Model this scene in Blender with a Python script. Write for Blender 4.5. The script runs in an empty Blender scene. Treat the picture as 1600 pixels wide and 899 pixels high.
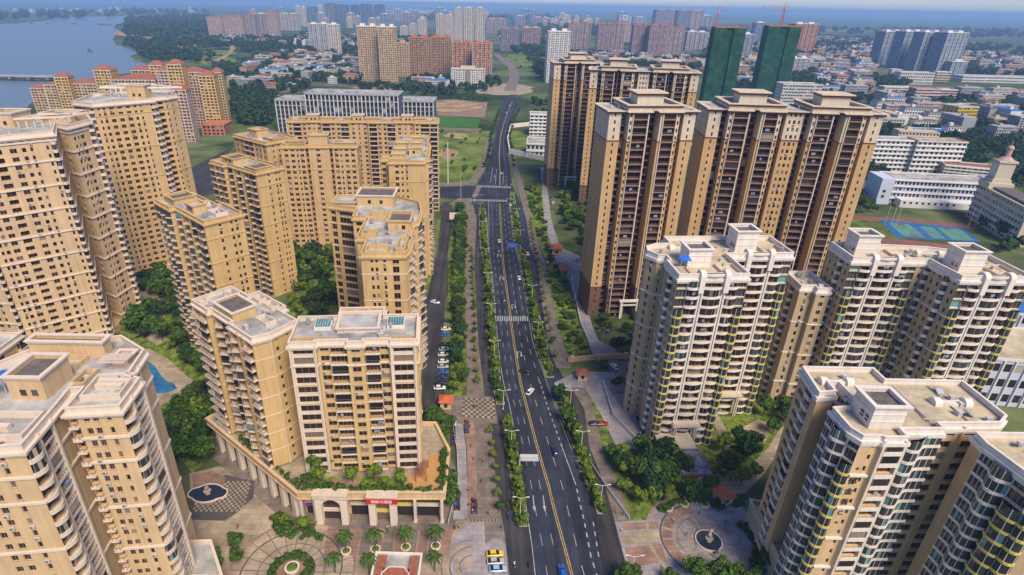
import bpy, math, random
from mathutils import Vector, Matrix
random.seed(7)
R = math.radians
S = bpy.context.scene
C = S.collection

# ------------------------------------------------------------------ camera
F, PX, PY = 906.0, 753.0, 449.5          # focal length and centre, in pixels of a 1600-wide frame
PITCH, ROLL, CAMH = math.atan(442/906.0), math.atan(0.019), 130.0
_fw = Vector((0, math.cos(PITCH), -math.sin(PITCH)))
_u0 = Vector((0, math.sin(PITCH), math.cos(PITCH))); _r0 = Vector((1, 0, 0))
_rt = _r0*math.cos(ROLL) + _u0*math.sin(ROLL)
_up = -_r0*math.sin(ROLL) + _u0*math.cos(ROLL)
cam = bpy.data.cameras.new('camera'); camo = bpy.data.objects.new('camera', cam); C.objects.link(camo)
mw = Matrix.Identity(4)
for i in range(3):
    mw[i][0] = _rt[i]; mw[i][1] = _up[i]; mw[i][2] = -_fw[i]
mw[2][3] = CAMH
camo.matrix_world = mw
cam.sensor_width = 36; cam.lens = F/1600*36; cam.shift_x = (800-PX)/1600
cam.clip_start = 1; cam.clip_end = 60000
S.camera = camo

# ------------------------------------------------------------------ sky, sun, exposure
SUN_EL, SUN_AZ = 50.0, -62.0             # azimuth measured from +x, the sun stands behind and right of the camera
w = bpy.data.worlds.new('World'); S.world = w; w.use_nodes = True
nt = w.node_tree; nt.nodes.clear()
sky = nt.nodes.new('ShaderNodeTexSky'); sky.sky_type = 'NISHITA'; sky.sun_disc = False
sky.sun_elevation = R(SUN_EL); sky.sun_rotation = R(90-SUN_AZ)
sky.air_density = 1.0; sky.dust_density = 0.3; sky.ozone_density = 4.0
bg = nt.nodes.new('ShaderNodeBackground'); bg.inputs['Strength'].default_value = 0.125
out = nt.nodes.new('ShaderNodeOutputWorld')
tint = nt.nodes.new('ShaderNodeMix'); tint.data_type = 'RGBA'; tint.blend_type = 'MULTIPLY'; tint.inputs[0].default_value = 1.0; tint.inputs[7].default_value = (0.74,0.77,0.98,1)
nt.links.new(sky.outputs[0], tint.inputs[6]); nt.links.new(tint.outputs[2], bg.inputs[0]); nt.links.new(bg.outputs[0], out.inputs[0])
sl = bpy.data.lights.new('sun', 'SUN'); sl.energy = 4.2; sl.angle = R(26); sl.color = (1.0, 0.85, 0.64)
so = bpy.data.objects.new('sun', sl); C.objects.link(so)
sd = Vector((math.cos(R(SUN_EL))*math.cos(R(SUN_AZ)), math.cos(R(SUN_EL))*math.sin(R(SUN_AZ)), math.sin(R(SUN_EL))))
so.rotation_euler = sd.to_track_quat('Z', 'Y').to_euler()
S.view_settings.view_transform = 'Standard'; S.view_settings.look = 'None'
S.view_settings.exposure = 0.30; S.view_settings.gamma = 1.0
S.cycles.volume_bounces = 1; S.cycles.max_bounces = 6; S.cycles.diffuse_bounces = 2; S.cycles.glossy_bounces = 2
S.cycles.transparent_max_bounces = 6

# ------------------------------------------------------------------ survey helpers
def G(px, py, z=0.0):
    "world point at height z that the photograph shows at this pixel (1600 wide)"
    d = _fw*F + _rt*(px-PX) - _up*(py-PY)
    t = (z-CAMH)/d.z
    return (d.x*t, d.y*t)
def proj(x, y, z):
    d = Vector((x, y, z-CAMH)); q = d.dot(_fw)
    return (PX+F*d.dot(_rt)/q, PY-F*d.dot(_up)/q)
def top_z(x, y, py):
    lo, hi = 0.0, 400.0
    for _ in range(40):
        m = (lo+hi)/2
        if proj(x, y, m)[1] > py: lo = m
        else: hi = m
    return lo

# ------------------------------------------------------------------ mesh builder
class MB:
    def __init__(s): s.v = []; s.f = []; s.m = []
    def quad(s, a, b, c, d, mi=0):
        n = len(s.v); s.v += [a, b, c, d]; s.f.append((n, n+1, n+2, n+3)); s.m.append(mi)
    def poly(s, pts, mi=0):
        n = len(s.v); s.v += list(pts); s.f.append(tuple(range(n, n+len(pts)))); s.m.append(mi)
    def box(s, x0, y0, z0, x1, y1, z1, mi=0):
        n = len(s.v)
        s.v += [(x0,y0,z0),(x1,y0,z0),(x1,y1,z0),(x0,y1,z0),(x0,y0,z1),(x1,y0,z1),(x1,y1,z1),(x0,y1,z1)]
        for q in ((3,2,1,0),(4,5,6,7),(0,1,5,4),(1,2,6,5),(2,3,7,6),(3,0,4,7)):
            s.f.append(tuple(n+i for i in q)); s.m.append(mi)
    def prism(s, poly, z0, z1, mi=0, mt=None, bottom=True):
        n = len(s.v); k = len(poly)
        s.v += [(p[0], p[1], z0) for p in poly] + [(p[0], p[1], z1) for p in poly]
        for i in range(k):
            j = (i+1) % k; s.f.append((n+i, n+j, n+k+j, n+k+i)); s.m.append(mi)
        s.f.append(tuple(n+k+i for i in range(k))); s.m.append(mi if mt is None else mt)
        if bottom: s.f.append(tuple(n+i for i in reversed(range(k)))); s.m.append(mi)
    def ring(s, outer, inner, z0, z1, mi=0):
        n = len(s.v); k = len(outer)
        s.v += [(p[0],p[1],z0) for p in outer]+[(p[0],p[1],z1) for p in outer]+[(p[0],p[1],z0) for p in inner]+[(p[0],p[1],z1) for p in inner]
        for i in range(k):
            j = (i+1) % k
            s.f += [(n+i,n+j,n+k+j,n+k+i), (n+2*k+j,n+2*k+i,n+3*k+i,n+3*k+j), (n+k+i,n+k+j,n+3*k+j,n+3*k+i), (n+j,n+i,n+2*k+i,n+2*k+j)]
            s.m += [mi]*4
    def cone(s, x, y, z0, z1, r0, r1, k=8, mi=0, cap=True, sx=0, sy=0):
        n = len(s.v)
        for (z, r, ox, oy) in ((z0, r0, 0, 0), (z1, r1, sx, sy)):
            s.v += [(x+ox+r*math.cos(2*math.pi*i/k), y+oy+r*math.sin(2*math.pi*i/k), z) for i in range(k)]
        for i in range(k):
            j = (i+1) % k; s.f.append((n+i, n+j, n+k+j, n+k+i)); s.m.append(mi)
        if cap:
            s.f.append(tuple(n+k+i for i in range(k))); s.m.append(mi)
    def bar(s, a, b, r, k=5, mi=0, r2=None):
        a = Vector(a); b = Vector(b); d = (b-a).normalized()
        u = d.orthogonal().normalized(); v = d.cross(u); n = len(s.v); r2 = r if r2 is None else r2
        for (p, q) in ((a, r), (b, r2)):
            for i in range(k):
                t = 2*math.pi*i/k; w_ = p+u*math.cos(t)*q+v*math.sin(t)*q; s.v.append(tuple(w_))
        for i in range(k):
            j = (i+1) % k; s.f.append((n+i, n+j, n+k+j, n+k+i)); s.m.append(mi)
        s.f.append(tuple(n+k+i for i in range(k))); s.m.append(mi)
        s.f.append(tuple(n+i for i in reversed(range(k)))); s.m.append(mi)
    def sphere(s, x, y, z, rx, ry, rz, k=8, h=5, mi=0):
        n = len(s.v)
        for a in range(h+1):
            t = math.pi*a/h
            for i in range(k):
                p = 2*math.pi*i/k
                s.v.append((x+rx*math.sin(t)*math.cos(p), y+ry*math.sin(t)*math.sin(p), z+rz*math.cos(t)))
        for a in range(h):
            for i in range(k):
                j = (i+1) % k
                s.f.append((n+a*k+i, n+(a+1)*k+i, n+(a+1)*k+j, n+a*k+j)); s.m.append(mi)
    def add(s, o, x=0, y=0, z=0, a=0.0, sc=1.0):
        n = len(s.v); ca = math.cos(a)*sc; sa = math.sin(a)*sc
        s.v += [(x+p[0]*ca-p[1]*sa, y+p[0]*sa+p[1]*ca, z+p[2]*sc) for p in o.v]
        s.f += [tuple(n+i for i in q) for q in o.f]; s.m += o.m
    def mesh(s, name, mats, smooth=False):
        me = bpy.data.meshes.new(name); me.from_pydata(s.v, [], s.f)
        if not isinstance(mats, (list, tuple)): mats = [mats]
        for m in mats: me.materials.append(m)
        if len(mats) > 1: me.polygons.foreach_set('material_index', s.m)
        if smooth: me.polygons.foreach_set('use_smooth', [True]*len(s.f))
        me.update(); return me
    def build(s, name, mats, parent=None, smooth=False, **kw):
        o = bpy.data.objects.new(name, s.mesh(name, mats, smooth)); C.objects.link(o)
        if parent is not None: o.parent = parent
        return tag(o, **kw)

def tag(o, label=None, cat=None, group=None, kind=None):
    if label: o['label'] = label
    if cat: o['category'] = cat
    if group: o['group'] = group
    if kind: o['kind'] = kind
    return o
def empty(name, loc, rz=0.0, **kw):
    o = bpy.data.objects.new(name, None); C.objects.link(o); o.empty_display_size = 0.5
    o.location = loc; o.rotation_euler = (0, 0, rz)
    return tag(o, **kw)
def inst(name, me, parent=None, loc=(0,0,0), rz=0.0, sc=None, **kw):
    o = bpy.data.objects.new(name, me); C.objects.link(o)
    if parent is not None: o.parent = parent
    o.location = loc; o.rotation_euler = (0, 0, rz)
    if sc is not None: o.scale = sc if isinstance(sc, (tuple, list)) else (sc, sc, sc)
    return tag(o, **kw)
def copy_tree(o, parent=None):
    c = o.copy(); C.objects.link(c); c.parent = parent
    for ch in KIDS.get(o.name, ()): copy_tree(ch, c)
    return c
KIDS = {}
def register(o):
    "remember the children of a prototype so that it can be copied without searching"
    KIDS[o.name] = [x for x in bpy.data.objects if x.parent == o]
    for k in KIDS[o.name]: register(k)

def offset(poly, d):
    "offset a counter-clockwise polygon outwards by d (mitred)"
    k = len(poly); res = []
    for i in range(k):
        a, b, c = poly[i-1], poly[i], poly[(i+1) % k]
        d1 = Vector((b[0]-a[0], b[1]-a[1])).normalized(); d2 = Vector((c[0]-b[0], c[1]-b[1])).normalized()
        n1 = Vector((d1.y, -d1.x)); n2 = Vector((d2.y, -d2.x))
        q = 1+n1.dot(n2)
        m = (n1+n2)/max(q, 0.35)
        res.append((b[0]+m.x*d, b[1]+m.y*d))
    return res
def ccw(poly):
    a = sum(poly[i-1][0]*poly[i][1]-poly[i][0]*poly[i-1][1] for i in range(len(poly)))
    return list(poly) if a > 0 else list(reversed(poly))
def circle(x, y, r, k=32, a0=0.0, a1=2*math.pi, ry=None):
    ry = r if ry is None else ry
    return [(x+r*math.cos(a0+(a1-a0)*i/k), y+ry*math.sin(a0+(a1-a0)*i/k)) for i in range(k+(0 if a1-a0 > 6.28 else 1))]

# ------------------------------------------------------------------ materials
MATS = {}
def mat(name, col, rough=0.8, var=0.12, scale=0.35, col2=None, spec=0.3, streak=0.0, bump=0.0, bscale=8.0, metal=0.0, island=0.0, coord='Object', tiles=0.0, wear=0.0):
    m = bpy.data.materials.new(name); m.use_nodes = True; n = m.node_tree; b = n.nodes['Principled BSDF']
    b.inputs['Roughness'].default_value = rough; b.inputs['Specular IOR Level'].default_value = spec; b.inputs['Metallic'].default_value = metal
    tc = n.nodes.new('ShaderNodeTexCoord')
    no = n.nodes.new('ShaderNodeTexNoise'); no.inputs['Scale'].default_value = scale; no.inputs['Detail'].default_value = 5; no.inputs['Roughness'].default_value = 0.62
    n.links.new(tc.outputs[coord], no.inputs['Vector'])
    rp = n.nodes.new('ShaderNodeValToRGB'); rp.color_ramp.elements[0].position = 0.34; rp.color_ramp.elements[1].position = 0.66
    c1 = tuple(max(0, c*(1-var)) for c in col[:3])+(1,); c2 = tuple(min(1, c*(1+var)) for c in (col2 or col)[:3])+(1,)
    rp.color_ramp.elements[0].color = c1; rp.color_ramp.elements[1].color = c2
    n.links.new(no.outputs['Fac'], rp.inputs[0]); last = rp.outputs[0]
    if wear > 0:
        for sc_, amt, lo in (((0.55,0.012,1),wear,.40),((0.09,0.05,1),wear*.7,.45),((2.2,0.3,1),wear*.5,.5)):
            mp = n.nodes.new('ShaderNodeMapping'); mp.inputs['Scale'].default_value = sc_; n2 = n.nodes.new('ShaderNodeTexNoise'); n2.inputs['Scale'].default_value = 1.0; n2.inputs['Detail'].default_value = 4
            n.links.new(tc.outputs[coord], mp.inputs[0]); n.links.new(mp.outputs[0], n2.inputs['Vector'])
            mr = n.nodes.new('ShaderNodeMapRange'); mr.inputs[1].default_value = lo; mr.inputs[2].default_value = lo+.2; mr.inputs[3].default_value = 1-amt; mr.inputs[4].default_value = 1+amt; n.links.new(n2.outputs['Fac'], mr.inputs[0])
            mx = n.nodes.new('ShaderNodeMix'); mx.data_type = 'RGBA'; mx.blend_type = 'MULTIPLY'; mx.inputs[0].default_value = 1.0; n.links.new(last, mx.inputs[6]); n.links.new(mr.outputs[0], mx.inputs[7]); last = mx.outputs[2]
    if tiles > 0:
        bk = n.nodes.new('ShaderNodeTexBrick'); bk.inputs['Scale'].default_value = 1.0; bk.inputs['Brick Width'].default_value = tiles; bk.inputs['Row Height'].default_value = tiles*.7
        bk.inputs['Mortar Size'].default_value = 0.05; bk.inputs['Color1'].default_value = (.86,.86,.86,1); bk.inputs['Color2'].default_value = (1.1,1.08,1.05,1); bk.inputs['Mortar'].default_value = (.62,.6,.58,1)
        n.links.new(tc.outputs[coord], bk.inputs['Vector']); mx = n.nodes.new('ShaderNodeMix'); mx.data_type = 'RGBA'; mx.blend_type = 'MULTIPLY'; mx.inputs[0].default_value = 1.0
        n.links.new(last, mx.inputs[6]); n.links.new(bk.outputs['Color'], mx.inputs[7]); last = mx.outputs[2]
    if streak > 0:
        mp = n.nodes.new('ShaderNodeMapping'); mp.inputs['Scale'].default_value = (1.3, 1.3, 0.05)
        n2 = n.nodes.new('ShaderNodeTexNoise'); n2.inputs['Scale'].default_value = 1.0; n2.inputs['Detail'].default_value = 3
        n.links.new(tc.outputs[coord], mp.inputs[0]); n.links.new(mp.outputs[0], n2.inputs['Vector'])
        mr = n.nodes.new('ShaderNodeMapRange'); mr.inputs[1].default_value = 0.35; mr.inputs[2].default_value = 0.7
        mr.inputs[3].default_value = 1.0; mr.inputs[4].default_value = 1-streak
        n.links.new(n2.outputs['Fac'], mr.inputs[0])
        mx = n.nodes.new('ShaderNodeMix'); mx.data_type = 'RGBA'; mx.blend_type = 'MULTIPLY'; mx.inputs[0].default_value = 1.0
        n.links.new(last, mx.inputs[6]); n.links.new(mr.outputs[0], mx.inputs[7]); last = mx.outputs[2]
    if island > 0:
        ge = n.nodes.new('ShaderNodeNewGeometry'); oi = n.nodes.new('ShaderNodeObjectInfo')
        ad = n.nodes.new('ShaderNodeMath'); ad.operation = 'ADD'; fr = n.nodes.new('ShaderNodeMath'); fr.operation = 'FRACT'
        n.links.new(ge.outputs['Random Per Island'], ad.inputs[0]); n.links.new(oi.outputs['Random'], ad.inputs[1]); n.links.new(ad.outputs[0], fr.inputs[0])
        mr = n.nodes.new('ShaderNodeMapRange'); mr.inputs[3].default_value = 1-island; mr.inputs[4].default_value = 1+island
        n.links.new(fr.outputs[0], mr.inputs[0])
        mx = n.nodes.new('ShaderNodeMix'); mx.data_type = 'RGBA'; mx.blend_type = 'MULTIPLY'; mx.inputs[0].default_value = 1.0
        n.links.new(last, mx.inputs[6]); n.links.new(mr.outputs[0], mx.inputs[7]); last = mx.outputs[2]
    n.links.new(last, b.inputs['Base Color'])
    if bump > 0:
        bn = n.nodes.new('ShaderNodeTexNoise'); bn.inputs['Scale'].default_value = bscale; bn.inputs['Detail'].default_value = 4
        n.links.new(tc.outputs[coord], bn.inputs['Vector'])
        bp = n.nodes.new('ShaderNodeBump'); bp.inputs['Strength'].default_value = bump; bp.inputs['Distance'].default_value = 0.2
        n.links.new(bn.outputs['Fac'], bp.inputs['Height']); n.links.new(bp.outputs[0], b.inputs['Normal'])
    MATS[name] = m; return m

def glass(name, dark, light, share=0.14, rough=0.12):
    "window glass: every pane a little different, some with pale curtains behind"
    m = bpy.data.materials.new(name); m.use_nodes = True; n = m.node_tree; b = n.nodes['Principled BSDF']
    b.inputs['Roughness'].default_value = rough; b.inputs['Specular IOR Level'].default_value = 0.5
    ge = n.nodes.new('ShaderNodeNewGeometry'); oi = n.nodes.new('ShaderNodeObjectInfo')
    ad = n.nodes.new('ShaderNodeMath'); ad.operation = 'ADD'; fr = n.nodes.new('ShaderNodeMath'); fr.operation = 'FRACT'
    n.links.new(ge.outputs['Random Per Island'], ad.inputs[0]); n.links.new(oi.outputs['Random'], ad.inputs[1]); n.links.new(ad.outputs[0], fr.inputs[0])
    rp = n.nodes.new('ShaderNodeValToRGB'); e = rp.color_ramp.elements
    e[0].position = 0.0; e[0].color = dark+(1,)
    e[1].position = 1.0; e[1].color = light+(1,)
    a = e.new(1-share-0.25); a.color = tuple(x*1.9 for x in dark)+(1,)
    a = e.new(1-share); a.color = tuple(x*3.0 for x in dark)+(1,)
    a = e.new(1-share+0.02); a.color = tuple((x+y*2)/3*0.8 for x, y in zip(dark, light))+(1,)
    n.links.new(fr.outputs[0], rp.inputs[0]); n.links.new(rp.outputs[0], b.inputs['Base Color'])
    MATS[name] = m; return m

M = dict(
 pink = mat('wall_pink_tan', (0.63,0.445,0.265), 0.85, 0.08, 0.15, streak=0.20),
 tan  = mat('wall_tan', (0.61,0.415,0.215), 0.85, 0.08, 0.15, streak=0.20),
 tan2 = mat('wall_light_tan', (0.64,0.445,0.25), 0.85, 0.08, 0.15, streak=0.18),
 gold = mat('wall_golden_tan', (0.61,0.415,0.19), 0.85, 0.08, 0.15, streak=0.18),
 olive= mat('wall_yellow_beige', (0.50,0.385,0.235), 0.85, 0.08, 0.15, streak=0.22),  # darker beige, shade of the white blocks' side walls put into the colour
 ochre= mat('wall_ochre', (0.55,0.36,0.175), 0.85, 0.08, 0.15, streak=0.20),
 brown= mat('wall_brown_tile', (0.175,0.098,0.07), 0.7, 0.15, 0.3, streak=0.15),
 red  = mat('brick_red_band', (0.22,0.075,0.045), 0.8, 0.15, 0.5),
 cream= mat('cream_stone', (0.62,0.52,0.40), 0.8, 0.08, 0.3, streak=0.12),
 white= mat('white_render', (0.76,0.685,0.615), 0.75, 0.06, 0.3, streak=0.14),
 trim = mat('warm_white_trim', (0.70,0.58,0.475), 0.75, 0.05, 0.4, streak=0.10),
 yel  = mat('yellow_trim', (0.60,0.50,0.13), 0.7, 0.06, 0.4),
 roofg= mat('roof_grey', (0.32,0.315,0.31), 0.9, 0.36, 0.14, col2=(0.40,0.39,0.37), bump=0.2, streak=0.12),
 roofd= mat('roof_dark', (0.13,0.115,0.11), 0.95, 0.3, 0.5, bump=0.3),
 roofc= mat('roof_cream_tile', (0.52,0.44,0.31), 0.9, 0.28, 0.14, streak=0.15),
 rooft= mat('roof_red_tile', (0.30,0.105,0.065), 0.8, 0.25, 0.6, bump=0.4, bscale=3),
 glass= glass('dark_window_glass', (0.014,0.011,0.012), (0.42,0.36,0.30)),
 glassb=glass('balcony_glass', (0.026,0.027,0.030), (0.16,0.38,0.38), 0.08),
 glassw=glass('brown_window_glass', (0.022,0.012,0.010), (0.30,0.22,0.17), 0.08),
 framem=mat('window_frame_tan', (0.30,0.24,0.19), 0.5, 0.05, 1),
 frame= mat('window_frame_white', (0.62,0.58,0.54), 0.5, 0.03, 1),
 framed=mat('window_frame_dark', (0.10,0.08,0.07), 0.5, 0.1, 1),
 rail = mat('balcony_rail', (0.16,0.13,0.12), 0.5, 0.1, 1),
 asph = mat('asphalt', (0.032,0.037,0.057), 0.85, 0.22, 0.12, wear=.28, bump=0.15, bscale=20),
 asph2= mat('worn_asphalt', (0.050,0.047,0.054), 0.88, 0.2, 0.10, wear=.25, bump=0.15, bscale=20),
 paint= mat('road_paint_white', (0.36,0.36,0.37), 0.7, 0.35, 0.8),
 painty=mat('road_paint_yellow', (0.50,0.35,0.12), 0.6, 0.3, 0.8),
 kerb = mat('kerb_stone', (0.34,0.32,0.30), 0.85, 0.12, 1.0),
 pave = mat('pavement', (0.19,0.155,0.135), 0.9, 0.25, 0.25, bump=0.2, bscale=4, tiles=2.2),
 pavep= mat('pink_paving', (0.28,0.175,0.135), 0.9, 0.25, 0.2, bump=0.2, bscale=4, tiles=2.0),
 pavec= mat('cream_paving', (0.34,0.275,0.20), 0.9, 0.28, 0.15, bump=0.2, bscale=4, tiles=2.6),
 paveg= mat('grey_paving', (0.30,0.275,0.29), 0.9, 0.22, 0.2, bump=0.2, bscale=4, tiles=2.4),
 paved= mat('dark_paving', (0.085,0.075,0.075), 0.9, 0.2, 0.4),
 grass= mat('grass', (0.065,0.125,0.018), 1.0, 0.45, 0.10, col2=(0.10,0.13,0.03), spec=0.05, bump=0.6, bscale=3),
 shrubg=mat('ground_cover', (0.030,0.055,0.012), 1.0, 0.5, 0.3, spec=0.05, bump=0.9, bscale=1.5),
 soil = mat('bare_soil', (0.30,0.175,0.095), 1.0, 0.25, 0.05, col2=(0.34,0.26,0.15), spec=0.05),
 leaf = mat('leaves', (0.050,0.095,0.016), 0.85, 0.35, 0.5, spec=0.10, island=0.45),
 leafd= mat('dark_leaves', (0.026,0.056,0.018), 0.85, 0.35, 0.5, spec=0.10, island=0.45),
 leafy= mat('bright_leaves', (0.115,0.165,0.020), 0.85, 0.35, 0.5, spec=0.10, island=0.45),
 bark = mat('bark', (0.11,0.085,0.06), 0.95, 0.2, 3),
 metal= mat('painted_metal', (0.55,0.56,0.58), 0.4, 0.05, 1, spec=0.5),
 black= mat('black_rubber', (0.02,0.02,0.022), 0.7, 0.1, 1),
 blue = mat('blue_sign', (0.02,0.14,0.62), 0.5, 0.05, 1),
 bluer= mat('blue_sheet_roof', (0.03,0.16,0.46), 0.6, 0.12, 0.3),
 redp = mat('red_sign', (0.55,0.02,0.025), 0.5, 0.05, 1),
 green= mat('green_scaffold_net', (0.012,0.085,0.048), 0.9, 0.35, 0.12, streak=0.35, island=.28),
 teal = mat('teal_glass_roof', (0.05,0.20,0.24), 0.25, 0.2, 0.5, spec=0.6),
 ink  = mat('dark_lettering', (0.03,0.022,0.02), 0.6, 0.1, 1),
 stone= mat('fountain_stone', (0.40,0.33,0.26), 0.85, 0.15, 1.5),
 acw = mat('ac_casing', (0.52,0.50,0.47), 0.5, 0.1, 1),
 cloth= mat('hung_laundry', (0.45,0.30,0.30), 0.9, 0.5, 0.9, col2=(0.20,0.32,0.5)),
 tank = mat('steel_tank', (0.5,0.5,0.52), 0.35, 0.1, 1, metal=0.6),
 orang= mat('orange_roof_tile', (0.52,0.13,0.05), 0.8, 0.18, 1.0, bump=0.3, bscale=4),
)
# ------------------------------------------------------------------ architecture kit
def window_mesh(w, h, mats, rich, mull=1):
    "pane with frame, mullions and a sill; local x along the wall, y outwards negative, origin at the lower left corner"
    b = MB()
    b.quad((0,0,0),(w,0,0),(w,0,h),(0,0,h), 0)
    t = 0.07
    if rich:
        y = -0.06
        for (x0,z0,x1,z1) in ((0,0,w,t),(0,h-t,w,h),(0,t,t,h-t),(w-t,t,w,h-t)):
            b.box(x0,y,z0,x1,0.0,z1,1)
        for i in range(1, mull+1):
            x = w*i/(mull+1); b.box(x-t/2,y,t,x+t/2,0.0,h-t,1)
        b.box(-0.08,-0.30,-0.09,w+0.08,-0.02,-0.003,1)
    else:
        for i in range(1, mull+1):
            x = w*i/(mull+1); b.quad((x-.05,-.04,0),(x+.05,-.04,0),(x+.05,-.04,h),(x-.05,-.04,h),1)
    return b
def profile(w, bulge, shape):
    "front line of a balcony: list of (x, outwards)"
    if shape == 'flat': return [(0,bulge),(w,bulge)]
    if shape == 'arc': return [(w*i/6, bulge*(0.35+0.65*math.sin(math.pi*i/6))) for i in range(7)]
    if shape == 'round': return [(w*(1-math.cos(math.pi*i/6))/2, bulge*math.sin(math.pi*i/6)+0.02) for i in range(7)]
    if shape == 'zig': return [(0,0.25),(w*.5,bulge),(w,0.25)]
    if shape == 'zigl': return [(0,bulge),(w,0.25)]
    if shape == 'wave':
        pts = []
        for i in range(15):
            t = i/14
            if t < 0.5: y = bulge*(math.sin(math.pi*min(1,t/0.5)*0.5+0.0)**0.7 if t < 0.22 else 0.98-0.02*t)
            y = bulge*(math.sin(min(t/0.26,1)*math.pi/2))*(1-0.72*max(0,min(1,(t-0.34)/0.32))**2*(3-2*max(0,min(1,(t-0.34)/0.32))))
            pts.append((w*t, y+0.02))
        return pts
    if shape == 'waver': return [(w-x, y) for x, y in reversed(profile(w, bulge, 'wave'))]
def balcony_mesh(w, pr, hp, slab=0.28, t=0.14, rail=False, back=0.0):
    "slab and parapet following a profile; materials: 0 parapet, 1 rail"
    b = MB(); front = [(x, -y) for x, y in pr]
    pl = [(0, back)]+front+[(w, back)] if True else front
    pl = ccw(pl)
    b.prism(pl, -slab, 0.0, 0)
    def wall(z0, z1, tt, mi):
        n = len(front)
        for i in range(n-1):
            (x0,y0),(x1,y1) = front[i], front[i+1]
            L = math.hypot(x1-x0,y1-y0) or 1; nx, ny = -(y1-y0)/L*tt, (x1-x0)/L*tt
            p = [(x0,y0),(x1,y1),(x1+nx,y1+ny),(x0+nx,y0+ny)]
            b.prism(ccw(p), z0, z1, mi, bottom=False)
        for (x, y) in (front[0], front[-1]):
            if y < -0.25:
                xx = x if x < w/2 else x-tt
                b.box(xx, y+0.003, z0, xx+tt, 0, z1, mi)
    if rail:
        wall(0.003, 0.22, t, 0); wall(0.95, 1.03, 0.08, 1)
        n = len(front); L = sum(math.hypot(front[i+1][0]-front[i][0], front[i+1][1]-front[i][1]) for i in range(n-1))
        for i in range(n-1):
            (x0,y0),(x1,y1) = front[i], front[i+1]; k = max(1, int(math.hypot(x1-x0,y1-y0)/0.7))
            for j in range(k):
                x = x0+(x1-x0)*(j+.5)/k; y = y0+(y1-y0)*(j+.5)/k
                b.box(x-.03,y+.02,.22,x+.03,y+.08,.95,1)
    else: wall(0.003, hp, t, 0)
    return b
def curtain_mesh(w, pr, h, inset=0.2):
    "glazing that follows a balcony profile"
    b = MB(); f = [(min(max(x,0.15),w-0.15), -(max(y-inset,0.02))) for x, y in pr]
    for i in range(len(f)-1):
        if f[i+1][0]-f[i][0] < 1e-3 and abs(f[i+1][1]-f[i][1]) < 1e-3: continue
        b.quad((f[i][0],f[i][1],0.0),(f[i+1][0],f[i+1][1],0.0),(f[i+1][0],f[i+1][1],h),(f[i][0],f[i][1],h),0)
        if i % 2 == 0:
            b.box(f[i][0]-.05, f[i][1]-.05, 0, f[i][0]+.05, f[i][1]+.04, h, 1)
    return b

AC = MB(); AC.box(0,0,0,.85,.36,.62,0); AC.box(.1,-.02,.1,.62,.001,.54,1)
LAUN = []
for q_ in range(4):
    m_ = MB()
    for k_ in range(2+q_ % 3): m_.box(k_*.42, 0, -.1-.12*((k_+q_) % 3), k_*.42+.34, .03, .75)
    LAUN.append(m_)
RV = random.Random(77)
TANK = MB(); TANK.cone(0,0,.4,1.9,.65,.65,12); TANK.cone(0,0,1.9,2.15,.65,.15,12); TANK.box(-.5,-.5,0,-.4,-.4,.45); TANK.box(.4,.4,0,.5,.5,.45); TANK.box(-.5,.4,0,-.4,.5,.45); TANK.box(.4,-.5,0,.5,-.4,.45)
VENT = MB(); VENT.box(-.5,-.4,0,.5,.4,1.0); VENT.box(-.6,-.5,1.0,.6,.5,1.12)
SOLAR = MB(); SOLAR.quad((-1,-.8,.25),(1,-.8,.25),(1,.8,1.2),(-1,.8,1.2)); SOLAR.quad((1,-.8,.2),(-1,-.8,.2),(-1,.8,1.15),(1,.8,1.15)); SOLAR.bar((-1,.9,1.3),(1,.9,1.3),.24,8)
CL = {}
def pip(x, y, poly):
    c = False; j = len(poly)-1
    for i in range(len(poly)):
        xi, yi = poly[i]; xj, yj = poly[j]
        if (yi > y) != (yj > y) and x < (xj-xi)*(y-yi)/(yj-yi)+xi: c = not c
        j = i
    return c
def clutter(b, n, seed):
    "tanks, vents, solar heaters and pipes left about on a flat roof"
    if not CL:
        for k, m_, mt in (('water_tank',TANK,'tank'),('roof_vent',VENT,'acw'),('solar_heater',SOLAR,'tank')): CL[k] = m_.mesh(k, M[mt])
    r = random.Random(seed); q = offset(b.poly, -1.6); xs = [p[0] for p in q]; ys = [p[1] for p in q]; k = 0; t = 0
    while k < n and t < 400:
        t += 1; x, y = r.uniform(min(xs),max(xs)), r.uniform(min(ys),max(ys))
        if not pip(x, y, q): continue
        if any(u0-1.2 < x < u1+1.2 and v0-1.2 < y < v1+1.2 for (u0,v0,u1,v1) in b.boxes): continue
        nm = r.choice(['water_tank','roof_vent','roof_vent','solar_heater','roof_vent']); k += 1
        inst(nm, CL[nm], b.root, (x,y,b.h+.003), r.choice([0,1.5708,3.1416]), r.uniform(.7,1.1))
    for i in range(max(1, n//4)):
        for _ in range(60):
            x, y = r.uniform(min(xs),max(xs)), r.uniform(min(ys),max(ys)); L = r.uniform(2,6); hz = r.random() < .5; x2, y2 = (x+L, y) if hz else (x, y+L)
            if pip(x,y,q) and pip(x2,y2,q) and not any(u0-.5 < xx < u1+.5 and v0-.5 < yy < v1+.5 for (u0,v0,u1,v1) in b.boxes for (xx,yy) in ((x,y),(x2,y2),((x+x2)/2,(y+y2)/2))):
                m_ = MB(); m_.bar((x,y,b.h+.25),(x2,y2,b.h+.25),.11,5); m_.build('roof_pipe', M['acw'], b.root); break

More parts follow.
